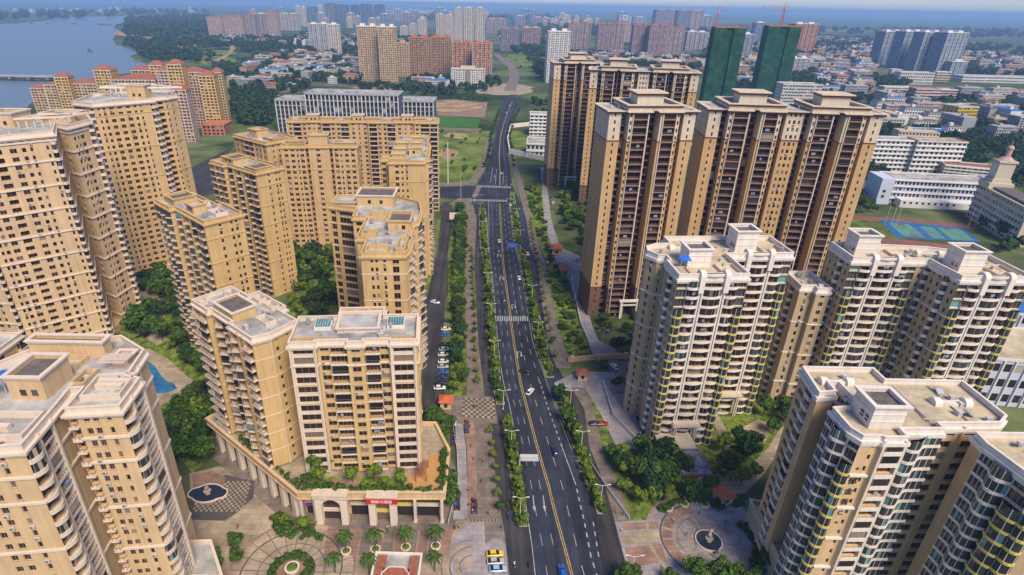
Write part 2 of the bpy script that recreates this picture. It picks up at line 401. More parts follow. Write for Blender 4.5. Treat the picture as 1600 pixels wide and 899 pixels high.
class Building:
    """one building: an empty with wall, windows, balconies, bands, roof.  poly is counter-clockwise in the building's own metres"""
    def __init__(s, name, label, cat, org, ang, poly, z0, n, fh=3.0, wallm='tan', st=None, group=None, base=0.0):
        s.x, s.y = org; s.ang = R(ang); s.z0 = z0; s.n = n; s.fh = fh; s.poly = ccw(poly); s.h = n*fh+base; s.base = base
        s.root = empty(name, (s.x, s.y, z0), s.ang, label=label, cat=cat, group=group)
        s.wall = MB(); s.wallm = wallm; s.st = st or {}; s.pieces = {}; s.extra = {}; s.boxes = []; s.st.setdefault('FR','framem')
    def W(s, u, v):
        return (s.x+u*math.cos(s.ang)-v*math.sin(s.ang), s.y+u*math.sin(s.ang)+v*math.cos(s.ang))
    def piece(s, name, key, fn, mats, x, y, z, a, size):
        d = s.pieces.setdefault(name, []); d.append((key, fn, mats, x, y, z, a, size))
    def visible(s, p, q):
        X, Y = s.W((p[0]+q[0])/2, (p[1]+q[1])/2)
        dx, dy = q[0]-p[0], q[1]-p[1]; a = math.atan2(dy, dx)+s.ang
        nx, ny = math.sin(a), -math.cos(a); L = math.hypot(X, Y)
        return (nx*-X+ny*-Y)/L > -0.12
    def facade(s, p, q, pat, f0=0, f1=None, z_lo=None, z_hi=None):
        L = math.hypot(q[0]-p[0], q[1]-p[1]); dx, dy = (q[0]-p[0])/L, (q[1]-p[1])/L; nx, ny = dy, -dx
        a = math.atan2(dy, dx)
        f1 = s.n if f1 is None else f1
        zl = s.base+f0*s.fh if z_lo is None else z_lo; zh = s.base+f1*s.fh if z_hi is None else z_hi
        P = lambda x, z, d=0.0: (p[0]+dx*x-nx*d, p[1]+dy*x-ny*d, z)
        wq = s.wall.quad
        if not pat or not s.visible(p, q):
            wq(P(0,zl),P(L,zl),P(L,zh),P(0,zh)); return
        toks = [(t[0], float(t[1:])) for t in pat.split()]
        k = L/sum(t[1] for t in toks); x = 0.0
        for ch, wd in toks:
            wd *= k; x0, x1 = x, x+wd; x = x1
            c = s.st.get(ch)
            if ch == 'S' or c is None:
                wq(P(x0,zl),P(x1,zl),P(x1,zh),P(x0,zh), 0)
                if ch in 'PQR':
                    b = s.extra.setdefault(('pilaster', {'P':'trim','R':'white'}.get(ch) or s.st.get('Qm', 'gold')), MB())
                    pr = 0.45
                    A, B, Cc, D = P(x0,0,-pr), P(x1,0,-pr), P(x1,0,0.05), P(x0,0,0.05)
                    b.prism(ccw([A[:2],B[:2],Cc[:2],D[:2]]), zl-0.01, zh+0.3)
                continue
            if c.get('m') is not None: mi = c['m']
            else: mi = 0
            ow = min(c.get('w', wd*0.98 if c['t'] == 'win' else wd-0.25), wd-0.12) if c.get('w') != 'full' else wd-0.02
            oa = (x0+x1)/2-ow/2; ob = oa+ow
            wq(P(x0,zl),P(oa,zl),P(oa,zh),P(x0,zh), mi); wq(P(ob,zl),P(x1,zl),P(x1,zh),P(ob,zh), mi)
            sill = c.get('s', 0.9); hh = c.get('h', 1.5); dep = c.get('d', 0.25); prev = zl
            for f in range(f0, f1):
                zb = s.base+f*s.fh
                if c.get('skip') and (f % c['skip'][0]) == c['skip'][1]: continue
                za = zb+sill; zt = za+hh
                if za > prev+1e-4: wq(P(oa,prev),P(ob,prev),P(ob,za),P(oa,za), mi)
                prev = zt
                rm = c.get('rm', 0)
                wq(P(oa,za),P(oa,za,dep),P(oa,zt,dep),P(oa,zt), rm); wq(P(ob,za,dep),P(ob,za),P(ob,zt),P(ob,zt,dep), rm)
                wq(P(oa,za),P(ob,za),P(ob,za,dep),P(oa,za,dep), rm); wq(P(oa,zt,dep),P(ob,zt,dep),P(ob,zt),P(oa,zt), rm)
                gl = c.get('g', s.st.get('G', 'glass')); fr_ = c.get('fr', s.st.get('FR', 'frame'))
                mull = c.get('mull', 1 if ow < 2.2 else (2 if ow < 3.6 else 3))
                o = P(oa, za, dep)
                nm = 'window' if c['t'] == 'win' else 'balcony_door'
                rv = RV.random()
                if c['t'] == 'win' and rv < s.st.get('ac', .22) and .7 < ow < 2.6:
                    o3 = P(oa+.1, za-.75, -.42); s.piece('air_conditioner', ('ac',), lambda rich: AC, ('acw','rail'), o3[0], o3[1], o3[2], a, .8)
                if c['t'] == 'bal' and c.get('par') and ow > 1.5 and not c.get('glz'):
                    pr_ = profile(ow, c['par'][1], c['par'][0])
                    if rv < s.st.get('enc', .24):
                        o3 = P(oa, zb, 0); s.piece('balcony_glazing', ('enc', c['par'][0], round(ow,2), c['par'][1]), lambda rich, ow=ow, pr_=pr_: curtain_mesh(ow, pr_, s.fh-.5, .12), ('glass' if rv < .12 else 'glassb', 'framem'), o3[0], o3[1], o3[2]+.01, a, ow)
                    elif rv > .80:
                        o3 = P(oa+ow*RV.uniform(.15,.6), zb+1.15, -.1); s.piece('laundry', ('l', int(rv*100) % 4), lambda rich, q=int(rv*100) % 4: LAUN[q], ('cloth','cloth'), o3[0], o3[1], o3[2], a, 1.0)
                s.piece(nm, (round(ow,2), round(hh,2), mull, gl, fr_), lambda rich, ow=ow, hh=hh, mull=mull, t=c['t']: window_mesh(ow, hh, None, rich and t == 'win', mull), (gl, fr_), o[0], o[1], o[2], a, max(ow, hh))
                if c['t'] == 'bal' and c.get('par'):
                    shp, bul, hp, pm, rail = c['par']; bw = ow+c.get('ex', 0.2)
                    if c.get('pskip') and f >= s.n-c['pskip']: continue
                    o2 = P((x0+x1)/2-bw/2, zb)
                    key = (shp, round(bw,2), bul, hp, pm, rail)
                    s.piece('balcony', key, lambda rich, bw=bw, bul=bul, shp=shp, hp=hp, rail=rail: balcony_mesh(bw, profile(bw, bul, shp), hp, rail=rail), (pm, 'rail'), o2[0], o2[1], o2[2], a, bw)
                    if c.get('glz'):
                        s.piece('balcony_glazing', key+(c['glz'],), lambda rich, bw=bw, bul=bul, shp=shp: curtain_mesh(bw, profile(bw, bul, shp), s.fh-0.35), (c['glz'], 'frame'), o2[0], o2[1], o2[2]+0.01, a, bw)
            if prev < zh-1e-4: wq(P(oa,prev),P(ob,prev),P(ob,zh),P(oa,zh), mi)
    def edges(s, pats, **kw):
        k = len(s.poly)
        for i in range(k):
            s.facade(s.poly[i], s.poly[(i+1) % k], pats.get(i), **kw)
    def band(s, floors, m='trim', pr=0.22, h=0.45, name='string_course'):
        b = s.extra.setdefault((name, m), MB())
        for f in floors:
            z = s.base+f*s.fh; b.ring(offset(s.poly, pr), offset(s.poly, -0.08), z-h/2, z+h/2)
    def top(s, par=1.2, m='trim', roof='roofg', pr=0.45, t=0.3, cor=0.55):
        z = s.h
        b = MB(); b.prism(offset(s.poly, -0.05), z-0.4, z, 0); b.build('roof', M[roof], s.root)
        b = MB()
        b.ring(offset(s.poly, 0.02), offset(s.poly, -t), z-0.3, z+par-0.2); b.ring(offset(s.poly, 0.12), offset(s.poly, -t-0.1), z+par-0.2+0.002, z+par)
        b.build('parapet', M[m], s.root)
        b = s.extra.setdefault(('cornice', m), MB())
        b.ring(offset(s.poly, pr), offset(s.poly, -0.06), z-cor, z-0.05); b.ring(offset(s.poly, pr*0.55), offset(s.poly, -0.06), z-cor-0.5, z-cor-0.002)
    def house(s, u0, v0, u1, v1, h, wm=None, roof='roofd', ov=0.45, par=0.7, z=None, door=True, cap='trim', pitched=False):
        "stair or lift tower standing on the roof"
        s.boxes.append((u0,v0,u1,v1)); z = s.h if z is None else z; p = [(u0,v0),(u1,v0),(u1,v1),(u0,v1)]
        b = MB(); b.ring(p, offset(p,-0.25), z-0.35, z+h+par*0.6, 0)
        b.prism(offset(p,-0.24), z+h-0.5, z+h-0.2, 1)
        o = b.build('stair_tower', [M[wm or s.wallm], M[roof]], s.root)
        b = MB(); b.ring(offset(p, ov), offset(p, -0.35), z+h+par*0.6, z+h+par); b.ring(offset(p, ov*0.5), offset(p, 0.01), z+h+par*0.6-0.45, z+h+par*0.6-0.003)
        b.build('cornice', M[cap], o)
        if pitched:
            b = MB(); cx, cy = (u0+u1)/2, (v0+v1)/2; q = offset(p, ov+0.2); zz = z+h+par+0.01
            for i in range(4):
                b.poly([(q[i][0],q[i][1],zz),(q[(i+1)%4][0],q[(i+1)%4][1],zz),(cx,cy,zz+min(u1-u0,v1-v0)*0.3)])
            b.poly([(a_[0],a_[1],zz) for a_ in reversed(q)]); b.build('tower_roof', M[pitched], o)
        if door:
            w = (u1-u0)
            for k in (0.3, 0.62):
                b = MB(); b.box(u0+w*k, v0-0.04, z+0.9, u0+w*k+min(1.2,w*.2), v0+0.1, z+2.3); b.build('window', M['glass'], o)
        return o
    def box(s, name, u0, v0, z0, u1, v1, z1, m):
        b = MB(); b.box(u0,v0,z0,u1,v1,z1); return b.build(name, M[m], s.root)
    def finish(s, lim=300, minpx=9.0):
        clutter(s, int(4+s.n*.25), len(s.poly)*7+s.n+int(abs(s.x)))
        b = s.wall
        if b.f: b.build('wall', [M[s.wallm]]+[M[x] for x in s.st.get('WM', ())], s.root)
        for (nm, mt), e in s.extra.items(): e.build(nm, M[mt], s.root)
        ca, sa = math.cos(s.ang), math.sin(s.ang)
        for nm, L in s.pieces.items():
            sc = []
            for t in L:
                X, Y = s.W(t[3], t[4]); d = math.sqrt(X*X+Y*Y+(s.z0+t[5]-CAMH)**2)
                px = t[7]*F/d
                X2, Y2 = proj(X, Y, s.z0+t[5])
                if not (-30 < X2 < 1630 and -30 < Y2 < 930): px *= 0.01
                sc.append((px, t))
            sc.sort(key=lambda q: -q[0])
            near = [q for q in sc if q[0] >= minpx][:lim]; rest = sc[len(near):]
            cache = {}
            for px, t in near:
                key = t[0]
                if key not in cache: cache[key] = t[1](True).mesh(nm, [M[x] for x in t[2]])
                o = bpy.data.objects.new(nm, cache[key]); C.objects.link(o); o.parent = s.root
                o.location = (t[3], t[4], t[5]); o.rotation_euler = (0, 0, t[6])
            if rest:
                groups = {}
                for px, t in rest: groups.setdefault(t[2], []).append(t)
                mats = []; b = MB(); cm = {}
                for t2, lst in groups.items():
                    idx = []
                    for x in t2:
                        if x not in mats: mats.append(x)
                        idx.append(mats.index(x))
                    for t in lst:
                        if t[0] not in cm: cm[t[0]] = t[1](False)
                        src = cm[t[0]]; n = len(b.v); c_, s_ = math.cos(t[6]), math.sin(t[6])
                        b.v += [(t[3]+p[0]*c_-p[1]*s_, t[4]+p[0]*s_+p[1]*c_, t[5]+p[2]) for p in src.v]
                        b.f += [tuple(n+i for i in q) for q in src.f]; b.m += [idx[i] for i in src.m]
                b.build(nm, [M[x] for x in mats], s.root, kind='stuff')
        return s
# ------------------------------------------------------------------ ground, roads, water
ground = MB(); ground.poly([(-29000,-200,0),(29000,-200,0),(29000,560,0),(900,560,0),(-320,600,0),(-900,640,0),(-29000,620,0)])
gm = mat('city_ground', (0.060,0.095,0.025), 1.0, 0.4, 0.03, col2=(0.11,0.13,0.055), spec=0.03, bump=0.5, bscale=0.8)
go = ground.build('ground', gm, kind='structure')
def sheet(name, px, m, z, kind='structure', world=False, parent=None):
    p = ccw([q if world else G(q[0], q[1], z) for q in px]); b = MB(); b.poly([(x, y, z) for x, y in p])
    return b.build(name, M[m] if isinstance(m, str) else m, parent, kind=kind)
def slab(name, px, m, z0, z1, kind='structure', world=False):
    p = ccw([q if world else G(q[0], q[1], z1) for q in px]); b = MB(); b.prism(p, z0, z1, bottom=False)
    return b.build(name, M[m] if isinstance(m, str) else m, kind=kind)
def rows(t, a=1, c=2): return [(r[a], r[0]) for r in t]+[(r[c], r[0]) for r in reversed(t)]
# far land: woods and fields
fm = mat('far_land', (0.018,0.040,0.022), 1.0, 0.5, 0.006, col2=(0.085,0.115,0.045), spec=0.02)
sheet('terrain', [(-29000,620),(-900,640),(-320,600),(900,560),(29000,560),(29000,44000),(-29000,44000)], fm, 0.0, world=True)
wm = bpy.data.materials.new('lake_water'); wm.use_nodes = True; n_ = wm.node_tree; b_ = n_.nodes['Principled BSDF']
b_.inputs['Base Color'].default_value = (0.11,0.15,0.18,1); b_.inputs['Roughness'].default_value = 0.35; b_.inputs['Specular IOR Level'].default_value = 0.5
nz = n_.nodes.new('ShaderNodeTexNoise'); nz.inputs['Scale'].default_value = 0.25; nz.inputs['Detail'].default_value = 4
tc = n_.nodes.new('ShaderNodeTexCoord'); bp = n_.nodes.new('ShaderNodeBump'); bp.inputs['Strength'].default_value = 0.25
n_.links.new(tc.outputs['Object'], nz.inputs['Vector']); n_.links.new(nz.outputs['Fac'], bp.inputs['Height']); n_.links.new(bp.outputs[0], b_.inputs['Normal']); M['lake'] = wm
LAKE = [(-700,52),(-300,44),(0,38),(60,34),(110,27),(190,25),(268,25),(262,28),(235,30),(205,33),(182,38),(178,44),(192,50),(180,56),(176,62),(182,71),(205,76),(232,80),(214,84),(202,88),(212,94),(226,99),(236,106),(215,113),(160,120),(110,135),(60,150),(40,170),(-60,180),(-500,210),(-1500,240),(-1500,60)]
sheet('lake', LAKE, 'lake', 0.25)
# patches of bare earth, meadow and built-up ground far off
def blob(px, py, rx, ry, k=14, seed=0):
    r = random.Random(seed); return [(px+rx*math.cos(2*math.pi*i/k)*r.uniform(.7,1.15), py+ry*math.sin(2*math.pi*i/k)*r.uniform(.7,1.15)) for i in range(k)]
M['meadow'] = mat('meadow', (0.085,0.155,0.022), 1.0, 0.3, 0.05, col2=(0.16,0.19,0.05), spec=0.03)
M['pitch'] = mat('bright_pitch', (0.05,0.15,0.03), 1.0, 0.15, 0.05, spec=0.03)
M['haze_town'] = mat('built_up_ground', (0.16,0.15,0.14), 1.0, 0.4, 0.02, col2=(0.10,0.12,0.07), spec=0.03)
for i, (px, py, rx, ry, mt) in enumerate(((200,53,22,4,'soil'),(278,78,34,6,'soil'),(470,95,55,8,'soil'),(430,118,70,7,'haze_town'),(545,130,60,8,'haze_town'),(395,150,45,24,'meadow'),(820,93,38,12,'meadow'),
    (700,165,60,12,'soil'),(1310,75,55,3.5,'soil'),(600,35,60,5,'haze_town'),(760,60,90,12,'haze_town'),(980,110,90,14,'haze_town'),(1330,105,90,18,'haze_town'),(1500,180,130,26,'haze_town'),(1200,120,60,20,'haze_town'),
    (1430,150,120,20,'haze_town'),(350,62,70,5,'haze_town'),(500,60,30,8,'meadow'),(240,43,30,3,'meadow'),(330,95,40,8,'meadow'),(410,165,42,16,'meadow'),(500,118,45,6,'soil'),(440,106,30,5,'meadow'),(590,138,40,5,'soil'),(660,40,60,4,'haze_town'),(1120,100,50,10,'haze_town'),(1150,60,80,4,'meadow'),(1460,68,70,3,'meadow'),(900,28,80,2.5,'haze_town'),
    (1090,34,90,2.5,'meadow'),(700,20,120,2,'haze_town'),(1330,48,100,2.5,'meadow'),(160,18,120,3,'haze_town'),(262,48,34,3,'meadow'),(290,70,26,3,'soil'),(232,58,20,2.5,'soil'),(345,82,26,4,'meadow'),(215,95,8,2,'meadow'),(1540,60,60,2,'haze_town'),(1560,218,40,8,'meadow'),(1130,240,30,12,'haze_town'),(1120,205,25,10,'haze_town'))):
    sheet('field', blob(px, py, rx, ry, seed=i), mt, 0.3+i*0.01)
sheet('meadow', [(685,203),(765,205),(757,240),(748,262),(735,285),(686,290)], 'meadow', 0.05)
sheet('bare_ground', blob(712,212,22,5,seed=5), 'soil', 0.08); sheet('bare_ground', blob(700,240,16,9,seed=6), 'soil', 0.08)
sheet('playing_field', [(684,183),(750,186),(747,200),(684,198)], 'pitch', 0.10)
sheet('car_park', [(684,157),(762,160),(757,184),(684,180)], 'pavep', 0.06)
sheet('path', [(684,199),(752,201),(750,205),(684,203)], 'pave', 0.14)
# roads
ASPH = [(905,797,985),(870,793,975),(813,785,960),(756,775,944),(698,771,921),(640,762,913),(610,757,893),(560,750,863),(536,747,856),(474,744,847),(411,741,839),(386,742,829),(342,745,822),(318,738,814),(304,738,806),(292,744,801),(270,757,797),(250,765,795),(232,769,791),(215,773,791),(190,779,797),(172,784,807),(152,787,815)]
sheet('road', rows(ASPH), 'asph', 0.020)
sheet('side_lane', rows([(905,797,833),(860,793,829),(813,785,826)]), 'asph2', 0.030); 
sheet('side_lane', rows([(813,785,808),(756,775,799),(698,771,789),(640,762,784),(598,755,768),(536,747,761),(474,744,757),(411,741,755),(342,745,748),(322,741,748)]), 'asph2', 0.036)
sheet('side_lane', rows([(905,947,985),(870,940,975),(813,931,960),(756,929,944),(698,908,921),(640,900,913),(600,862,890)]), 'asph2', 0.030)
sheet('cross_road', [(686,292),(744,291),(738,312),(692,310),(640,302),(640,293)], 'asph', 0.024)
sheet('cross_road', [(360,236),(366,228),(300,262),(290,290),(300,310),(345,300),(335,270)], 'asph2', 0.05)
sheet('side_road', rows([(668,655,706),(640,657,698),(598,660,693),(536,662,691),(474,666,696),(411,679,699),(386,685,701),(342,689,706),(316,691,706)]), 'asph2', 0.028)
sheet('roundabout', blob(790,141,52,9,20,3), 'pavec', 0.5); sheet('distant_road', [(787,142),(806,142),(812,120),(806,104),(790,92),(778,84),(770,84),(780,94),(794,106),(796,122)], 'pave', 0.55)
sheet('distant_road', [(1262,120),(1285,118),(1315,96),(1322,88),(1312,90),(1290,104)], 'asph2', 0.9)
sheet('distant_road', [(330,99),(352,92),(368,76),(366,70),(360,72),(358,82),(340,92),(312,101)], 'soil', 0.9)
sheet('causeway', [(-120,118),(105,122),(130,127),(110,128),(90,125),(-120,121)], 'pave', 3.0)
sheet('distant_road', [(355,132),(470,140),(560,140),(560,144),(440,145),(350,137)], 'pave', 0.7)
# access roads and forecourts
sheet('access_road', rows([(560,930,985),(545,922,960),(532,921,935),(505,907,924),(474,898,917),(440,890,932),(420,872,915),(400,866,905),(386,861,875),(342,850,861),(300,847,856),(262,845,853)]), 'paveg', 0.030)
sheet('forecourt', [(866,598),(905,580),(958,582),(985,612),(992,650),(1006,690),(1000,702),(965,702),(940,650),(915,608),(870,612)], 'paveg', 0.040)
sheet('car_park', [(948,562),(992,566),(994,590),(958,588)], 'pave', 0.035)
sheet('access_road', [(1102,230),(1085,262),(1072,300),(1080,340),(1092,340),(1086,300),(1098,262),(1108,240)], 'pave', 0.04)
# pavements with kerbs
slab('pavement', rows([(813,735,785),(756,733,775),(698,729,771),(655,724,763),(640,722,762)]), 'pave', 0, 0.14)
slab('pavement', rows([(620,729,757),(598,729,755),(536,729,747),(474,727,744),(411,727,741),(342,731,745),(320,728,739)]), 'pave', 0, 0.14)
slab('pavement', rows([(813,960,986),(756,944,967),(698,921,941),(640,913,928),(606,893,915)]), 'pave', 0, 0.14)
slab('pavement', rows([(575,870,892),(560,864,888),(536,857,880),(474,847,864),(411,839,852),(386,829,842),(342,822,832),(290,808,818),(252,797,806)]), 'pave', 0, 0.14)
slab('pavement', rows([(310,716,738),(320,700,734)]), 'pave', 0, 0.13)
slab('pavement', [(686,290),(742,289),(756,268),(762,240),(765,215),(759,215),(756,245),(746,268),(732,283),(686,286)], 'pave', 0, 0.13)
sheet('cycle_track', rows([(812,732,746),(756,730,745),(698,730,744),(655,722,740)]), 'pavep', 0.155)
sheet('cycle_track', rows([(812,708,732),(756,714,730),(698,713,728),(650,705,721)]), 'paveg', 0.045)
# checkered crossing by the gate
ck = MB(); ck2 = MB()
o0 = Vector(G(722,652)); ux = (Vector(G(775,655))-o0)/12; uy = (Vector(G(722,622))-o0)/9
for i in range(12):
    for j in range(9):
        a = o0+ux*i+uy*j; q = [a, a+ux*.96, a+ux*.96+uy*.96, a+uy*.96]
        (ck if (i+j) % 2 else ck2).poly([(p.x,p.y,0.165) for p in q])
sheet('paved_crossing', [(690,662),(778,662),(772,620),(700,618)], 'pave', 0.15)
ck.build('paver', M['pavec'], kind='stuff'); ck2.build('paver', M['paved'], kind='stuff')
# planted strips
PL = [rows([(823,811,824),(813,808,823),(756,799,816),(698,789,804),(656,784,798)]), rows([(632,776,789),(598,768,783),(560,765,779),(536,761,775),(474,757,772),(411,755,765),(386,750,763),(342,748,761),(326,748,758)]),
      rows([(803,934,942),(790,929,942),(756,916,929),(730,905,918),(698,895,908),(660,880,903),(628,866,882)]), rows([(590,853,866),(560,843,858),(536,836,856),(474,825,838),(411,813,827),(386,805,816),(342,799,812),(326,797,808),(300,797,803)])]
M['verge'] = mat('planted_verge', (0.070,0.13,0.018), 1.0, 0.5, 0.35, col2=(0.15,0.19,0.04), spec=0.04, bump=0.8, bscale=3)
for p in PL:
    slab('kerb', p, 'kerb', 0, 0.15); q = offset(ccw([G(x, y, .18) for x, y in p]), -0.3); sheet('planted_strip', q, 'verge', 0.20, world=True)
for p in (rows([(640,700,712),(598,704,729),(536,704,729),(474,700,727),(411,701,727),(386,702,728),(342,707,731),(322,708,728)]), rows([(575,655,662),(536,656,661),(474,661,665),(411,672,679),(342,684,689)]),
          rows([(565,889,921),(536,881,920),(505,872,906),(474,865,897),(430,852,880),(400,850,866),(360,836,855),(320,826,848),(290,820,845)]),
          [(941,698),(967,756),(986,813),(1030,815),(1060,790),(1110,770),(1160,745),(1200,700),(1230,640),(1190,620),(1120,640),(1060,700),(1010,720),(965,705)],
          [(905,610),(930,612),(948,655),(952,700),(940,700),(925,660)],
          [(190,440),(270,420),(300,520),(340,600),(345,700),(300,740),(255,680),(200,600),(0,560),(0,530),(180,520)], [(455,395),(525,385),(535,490),(450,500)]):
    sheet('lawn', p, 'verge', 0.012)
# painted lines
def line(pts, wdt, m='paint', z=0.05, dash=None, name='lane_marking'):
    b = MB(); P = [Vector(G(x, y, z)) for x, y in pts]
    # resample along the length
    seg = []; acc = 0
    for i in range(len(P)-1): L = (P[i+1]-P[i]).length; seg.append((acc, L, P[i], P[i+1])); acc += L
    def at(s):
        for a, L, p, q in seg:
            if s <= a+L: return p+(q-p)*((s-a)/L), (q-p).normalized()
        return seg[-1][3], (seg[-1][3]-seg[-1][2]).normalized()
    def rib(s0, s1):
        k = max(1, int((s1-s0)/10)); 
        for i in range(k):
            (a, d), (c, e) = at(s0+(s1-s0)*i/k), at(s0+(s1-s0)*(i+1)/k)
            n = Vector((-d.y, d.x))*wdt/2; n2 = Vector((-e.y, e.x))*wdt/2
            b.poly([(a.x-n.x,a.y-n.y,z),(c.x-n2.x,c.y-n2.y,z),(c.x+n2.x,c.y+n2.y,z),(a.x+n.x,a.y+n.y,z)])
    if dash:
        s = 0
        while s < acc: rib(s, min(acc, s+dash[0])); s += dash[0]+dash[1]
    else: rib(0, acc)
    for f in range(len(b.f)):
        pass
    return b.build(name, M[m], kind='structure')
def mid(t, a):  # px column list at fraction a between the carriageway edges
    return [(l+(r-l)*a, y) for y, l, r in t]
CAR = [(905,836,950),(870,833,938),(813,824,929),(756,816,916),(698,806,893),(640,797,870),(598,785,856),(536,777,834),(474,772,824),(411,766,813),(386,763,805),(342,763,799),(316,762,797)]
yl = [(895,905),(886,870),(870,813),(856,756),(839,698),(824,640),(813,598),(803,536),(795,474),(786,411),(785,386),(782,342),(781,318)]
line([(x-1.2,y) for x,y in yl], .2, 'painty'); line([(x+1.8*y/800,y) for x,y in yl], .2, 'painty')
line([(CAR[i][1]+1, CAR[i][0]) for i in range(len(CAR))], .22)
def between(A, B, f): return [(a[0]+(b[0]-a[0])*f, a[1]) for a, b in zip(A, B)]
LE = [(c[1], c[0]) for c in CAR]; RE = [(c[2], c[0]) for c in CAR]
for f in (.34,.68): line(between(LE, yl, f), .14, dash=(4,6))
line(between(yl, RE, .36), .18, dash=(4,6)); line(between(yl, RE, .72)[:4], .35, dash=(1.6,1.6)); line(between(yl, RE, .72)[3:5], .25)
line(between(yl, RE, .72)[4:7], .35, dash=(1.6,1.6)); line(between(yl, RE, .70)[6:], .18, dash=(4,6)); line([(x-2.5,y) for x,y in RE[1:3]], .3, dash=(1.5,1.8)); line([(x-1.5,y) for x,y in RE[3:]], .15)
yl2 = [(781,290),(781,262),(780,240),(782,215),(788,190),(796,170),(801,158)]
line(yl2, .5, 'painty', .06); line([(792,290),(790,262),(787,240),(787,215),(793,190),(803,165)], .3, dash=(5,7)); line([(766,286),(770,262)], .3); line([(774,287),(776,264)], .3); line([(786,287),(787,268)], .3)
zb = MB()
def zebra(x0, y0, x1, y1, dy, k):
    for i in range(k):
        xa = x0+(x1-x0)*(i+.2)/k; xb = x0+(x1-x0)*(i+.68)/k; y = y0+(y1-y0)*(i+.5)/k
        zb.poly([G(xa,y+dy/2,.055)+(.055,), G(xb,y+dy/2,.055)+(.055,), G(xb,y-dy/2,.055)+(.055,), G(xa,y-dy/2,.055)+(.055,)])
zebra(773,498,826,498,8,15); zebra(736,313,793,314,3.2,22); zebra(745,291,799,293,3.0,22)
zb.build('zebra_crossing', M['paint'], kind='structure')
sheet('crosswalk_patch', [(737,308),(744,293),(752,293),(745,308)], 'pave', .05)
def arrow(px, py, kind='up', sc=1.0):
    "direction arrow painted on the carriageway"
    x, y = G(px, py); b = MB(); z = .052
    def q(p): b.poly([(x+a*sc, y+c*sc, z) for a, c in p])
    if kind == 'up': q([(-.12,-2.5),(.12,-2.5),(.12,1),(-.12,1)]); q([(-.45,1),(.45,1),(0,2.6)])
    if kind == 'down': q([(-.14,2.8),(-.14,-1),(.14,-1),(.14,2.8)]); q([(-.45,-1),(0,-2.8),(.45,-1)])
    if kind == 'uturn': q([(-.9,-2),(-.6,-2),(-.6,2),(-.9,2)]); q([(-.6,1.7),(.7,1.7),(.7,2),(-.6,2)]); q([(.4,1.7),(.4,0),(.7,0),(.7,1.7)]); q([(.1,0),(.55,-1.3),(1.0,0)])
    return b.build('road_arrow', M['paint'], kind='structure')
for a in ((850,787,'down',1.1),(834,787,'down',1.1),(812,555,'uturn',1.25),(803,480,'uturn',1.25),(784,436,'uturn',1.25),(780,400,'uturn',1.25),(773,275,'down',1.5),(781,275,'down',1.5)): arrow(*a)
# plaza in front of the podium
sheet('plaza', [(250,905),(300,800),(296,740),(345,728),(420,780),(470,815),(500,826),(700,815),(735,812),(760,820),(797,905)], 'pavec', 0.016)
sheet('plaza', offset([(-9.3,117.2),(-9,134),(-14,146),(-48,146),(-74,163),(-86.2,146.2),(-48.8,116.2)], 3.2), 'pave', .0185, world=True)
pl = MB(); pl2 = MB(); pl3 = MB()
for i in range(11):
    x = 512+i*18; w = 16
    y0 = 868; y1 = 826
    (pl if i % 2 else pl2).poly([G(x-6,y0,.03)+(.03,), G(x+w-6,y0,.03)+(.03,), G(x+w,y1,.03)+(.03,), G(x,y1,.03)+(.03,)])
pl.build('paving_band', M['pave'], kind='structure'); pl2.build('paving_band', M['pavep'], kind='structure')
def ringsheet(name, c, r0, r1, m, z, a0=0, a1=2*math.pi, k=40, ry=1.0):
    b = MB()
    for i in range(k):
        t0 = a0+(a1-a0)*i/k; t1 = a0+(a1-a0)*(i+1)/k
        b.poly([(c[0]+r0*math.cos(t0),c[1]+r0*ry*math.sin(t0),z),(c[0]+r1*math.cos(t0),c[1]+r1*ry*math.sin(t0),z),(c[0]+r1*math.cos(t1),c[1]+r1*ry*math.sin(t1),z),(c[0]+r0*math.cos(t1),c[1]+r0*ry*math.sin(t1),z)])
    return b.build(name, M[m], kind='structure')
c1 = G(455,893)
for r0, r1, m in ((0.0,5.5,'pavep'),(5.5,6.0,'paved'),(8.2,8.6,'pave'),(12.4,12.8,'paved'),(15.5,16.1,'pavep')): ringsheet('paving_ring', c1, r0, r1, m, .035+r0*.0008, 0, math.pi*2)
sp = MB()
for i in range(22):
    t = 2*math.pi*i/22
    for (r0, r1, w) in ((6,15.5,.14),):
        dx, dy = math.cos(t), math.sin(t)
        sp.poly([(c1[0]+dx*r0-dy*w,c1[1]+dy*r0+dx*w,.05),(c1[0]+dx*r0+dy*w,c1[1]+dy*r0-dx*w,.05),(c1[0]+dx*r1+dy*w,c1[1]+dy*r1-dx*w,.05),(c1[0]+dx*r1-dy*w,c1[1]+dy*r1+dx*w,.05)])
sp.build('paving_joint', M['pave'], kind='structure')
ringsheet('paving_ring', c1, 0, 15.5, 'pavec', .026)
c2 = G(750,880)
sheet('fan_paving', [(697,900),(700,860),(712,835),(735,818),(757,814),(760,905),(697,905)], 'paveg', .024)
for r0, r1, m in ((0,2.6,'pavec'),(3.0,3.4,'pave'),(3.4,4.6,'pavec'),(5.6,6.0,'pave'),(6.0,6.9,'pavec'),(7.8,8.1,'pave')): ringsheet('paving_ring', (c2[0]-2,c2[1]-1), r0, r1, m, .04+r0*.0008, math.radians(92), math.radians(215), 26)
c3 = G(762,872); 
sheet('pavement', [(733,813),(786,813),(797,905),(730,905)], 'pave', .021)
slab('taxi_rank', [(754,905),(753,870),(758,850),(768,842),(782,841),(790,850),(794,905)], 'paveg', 0, .09)
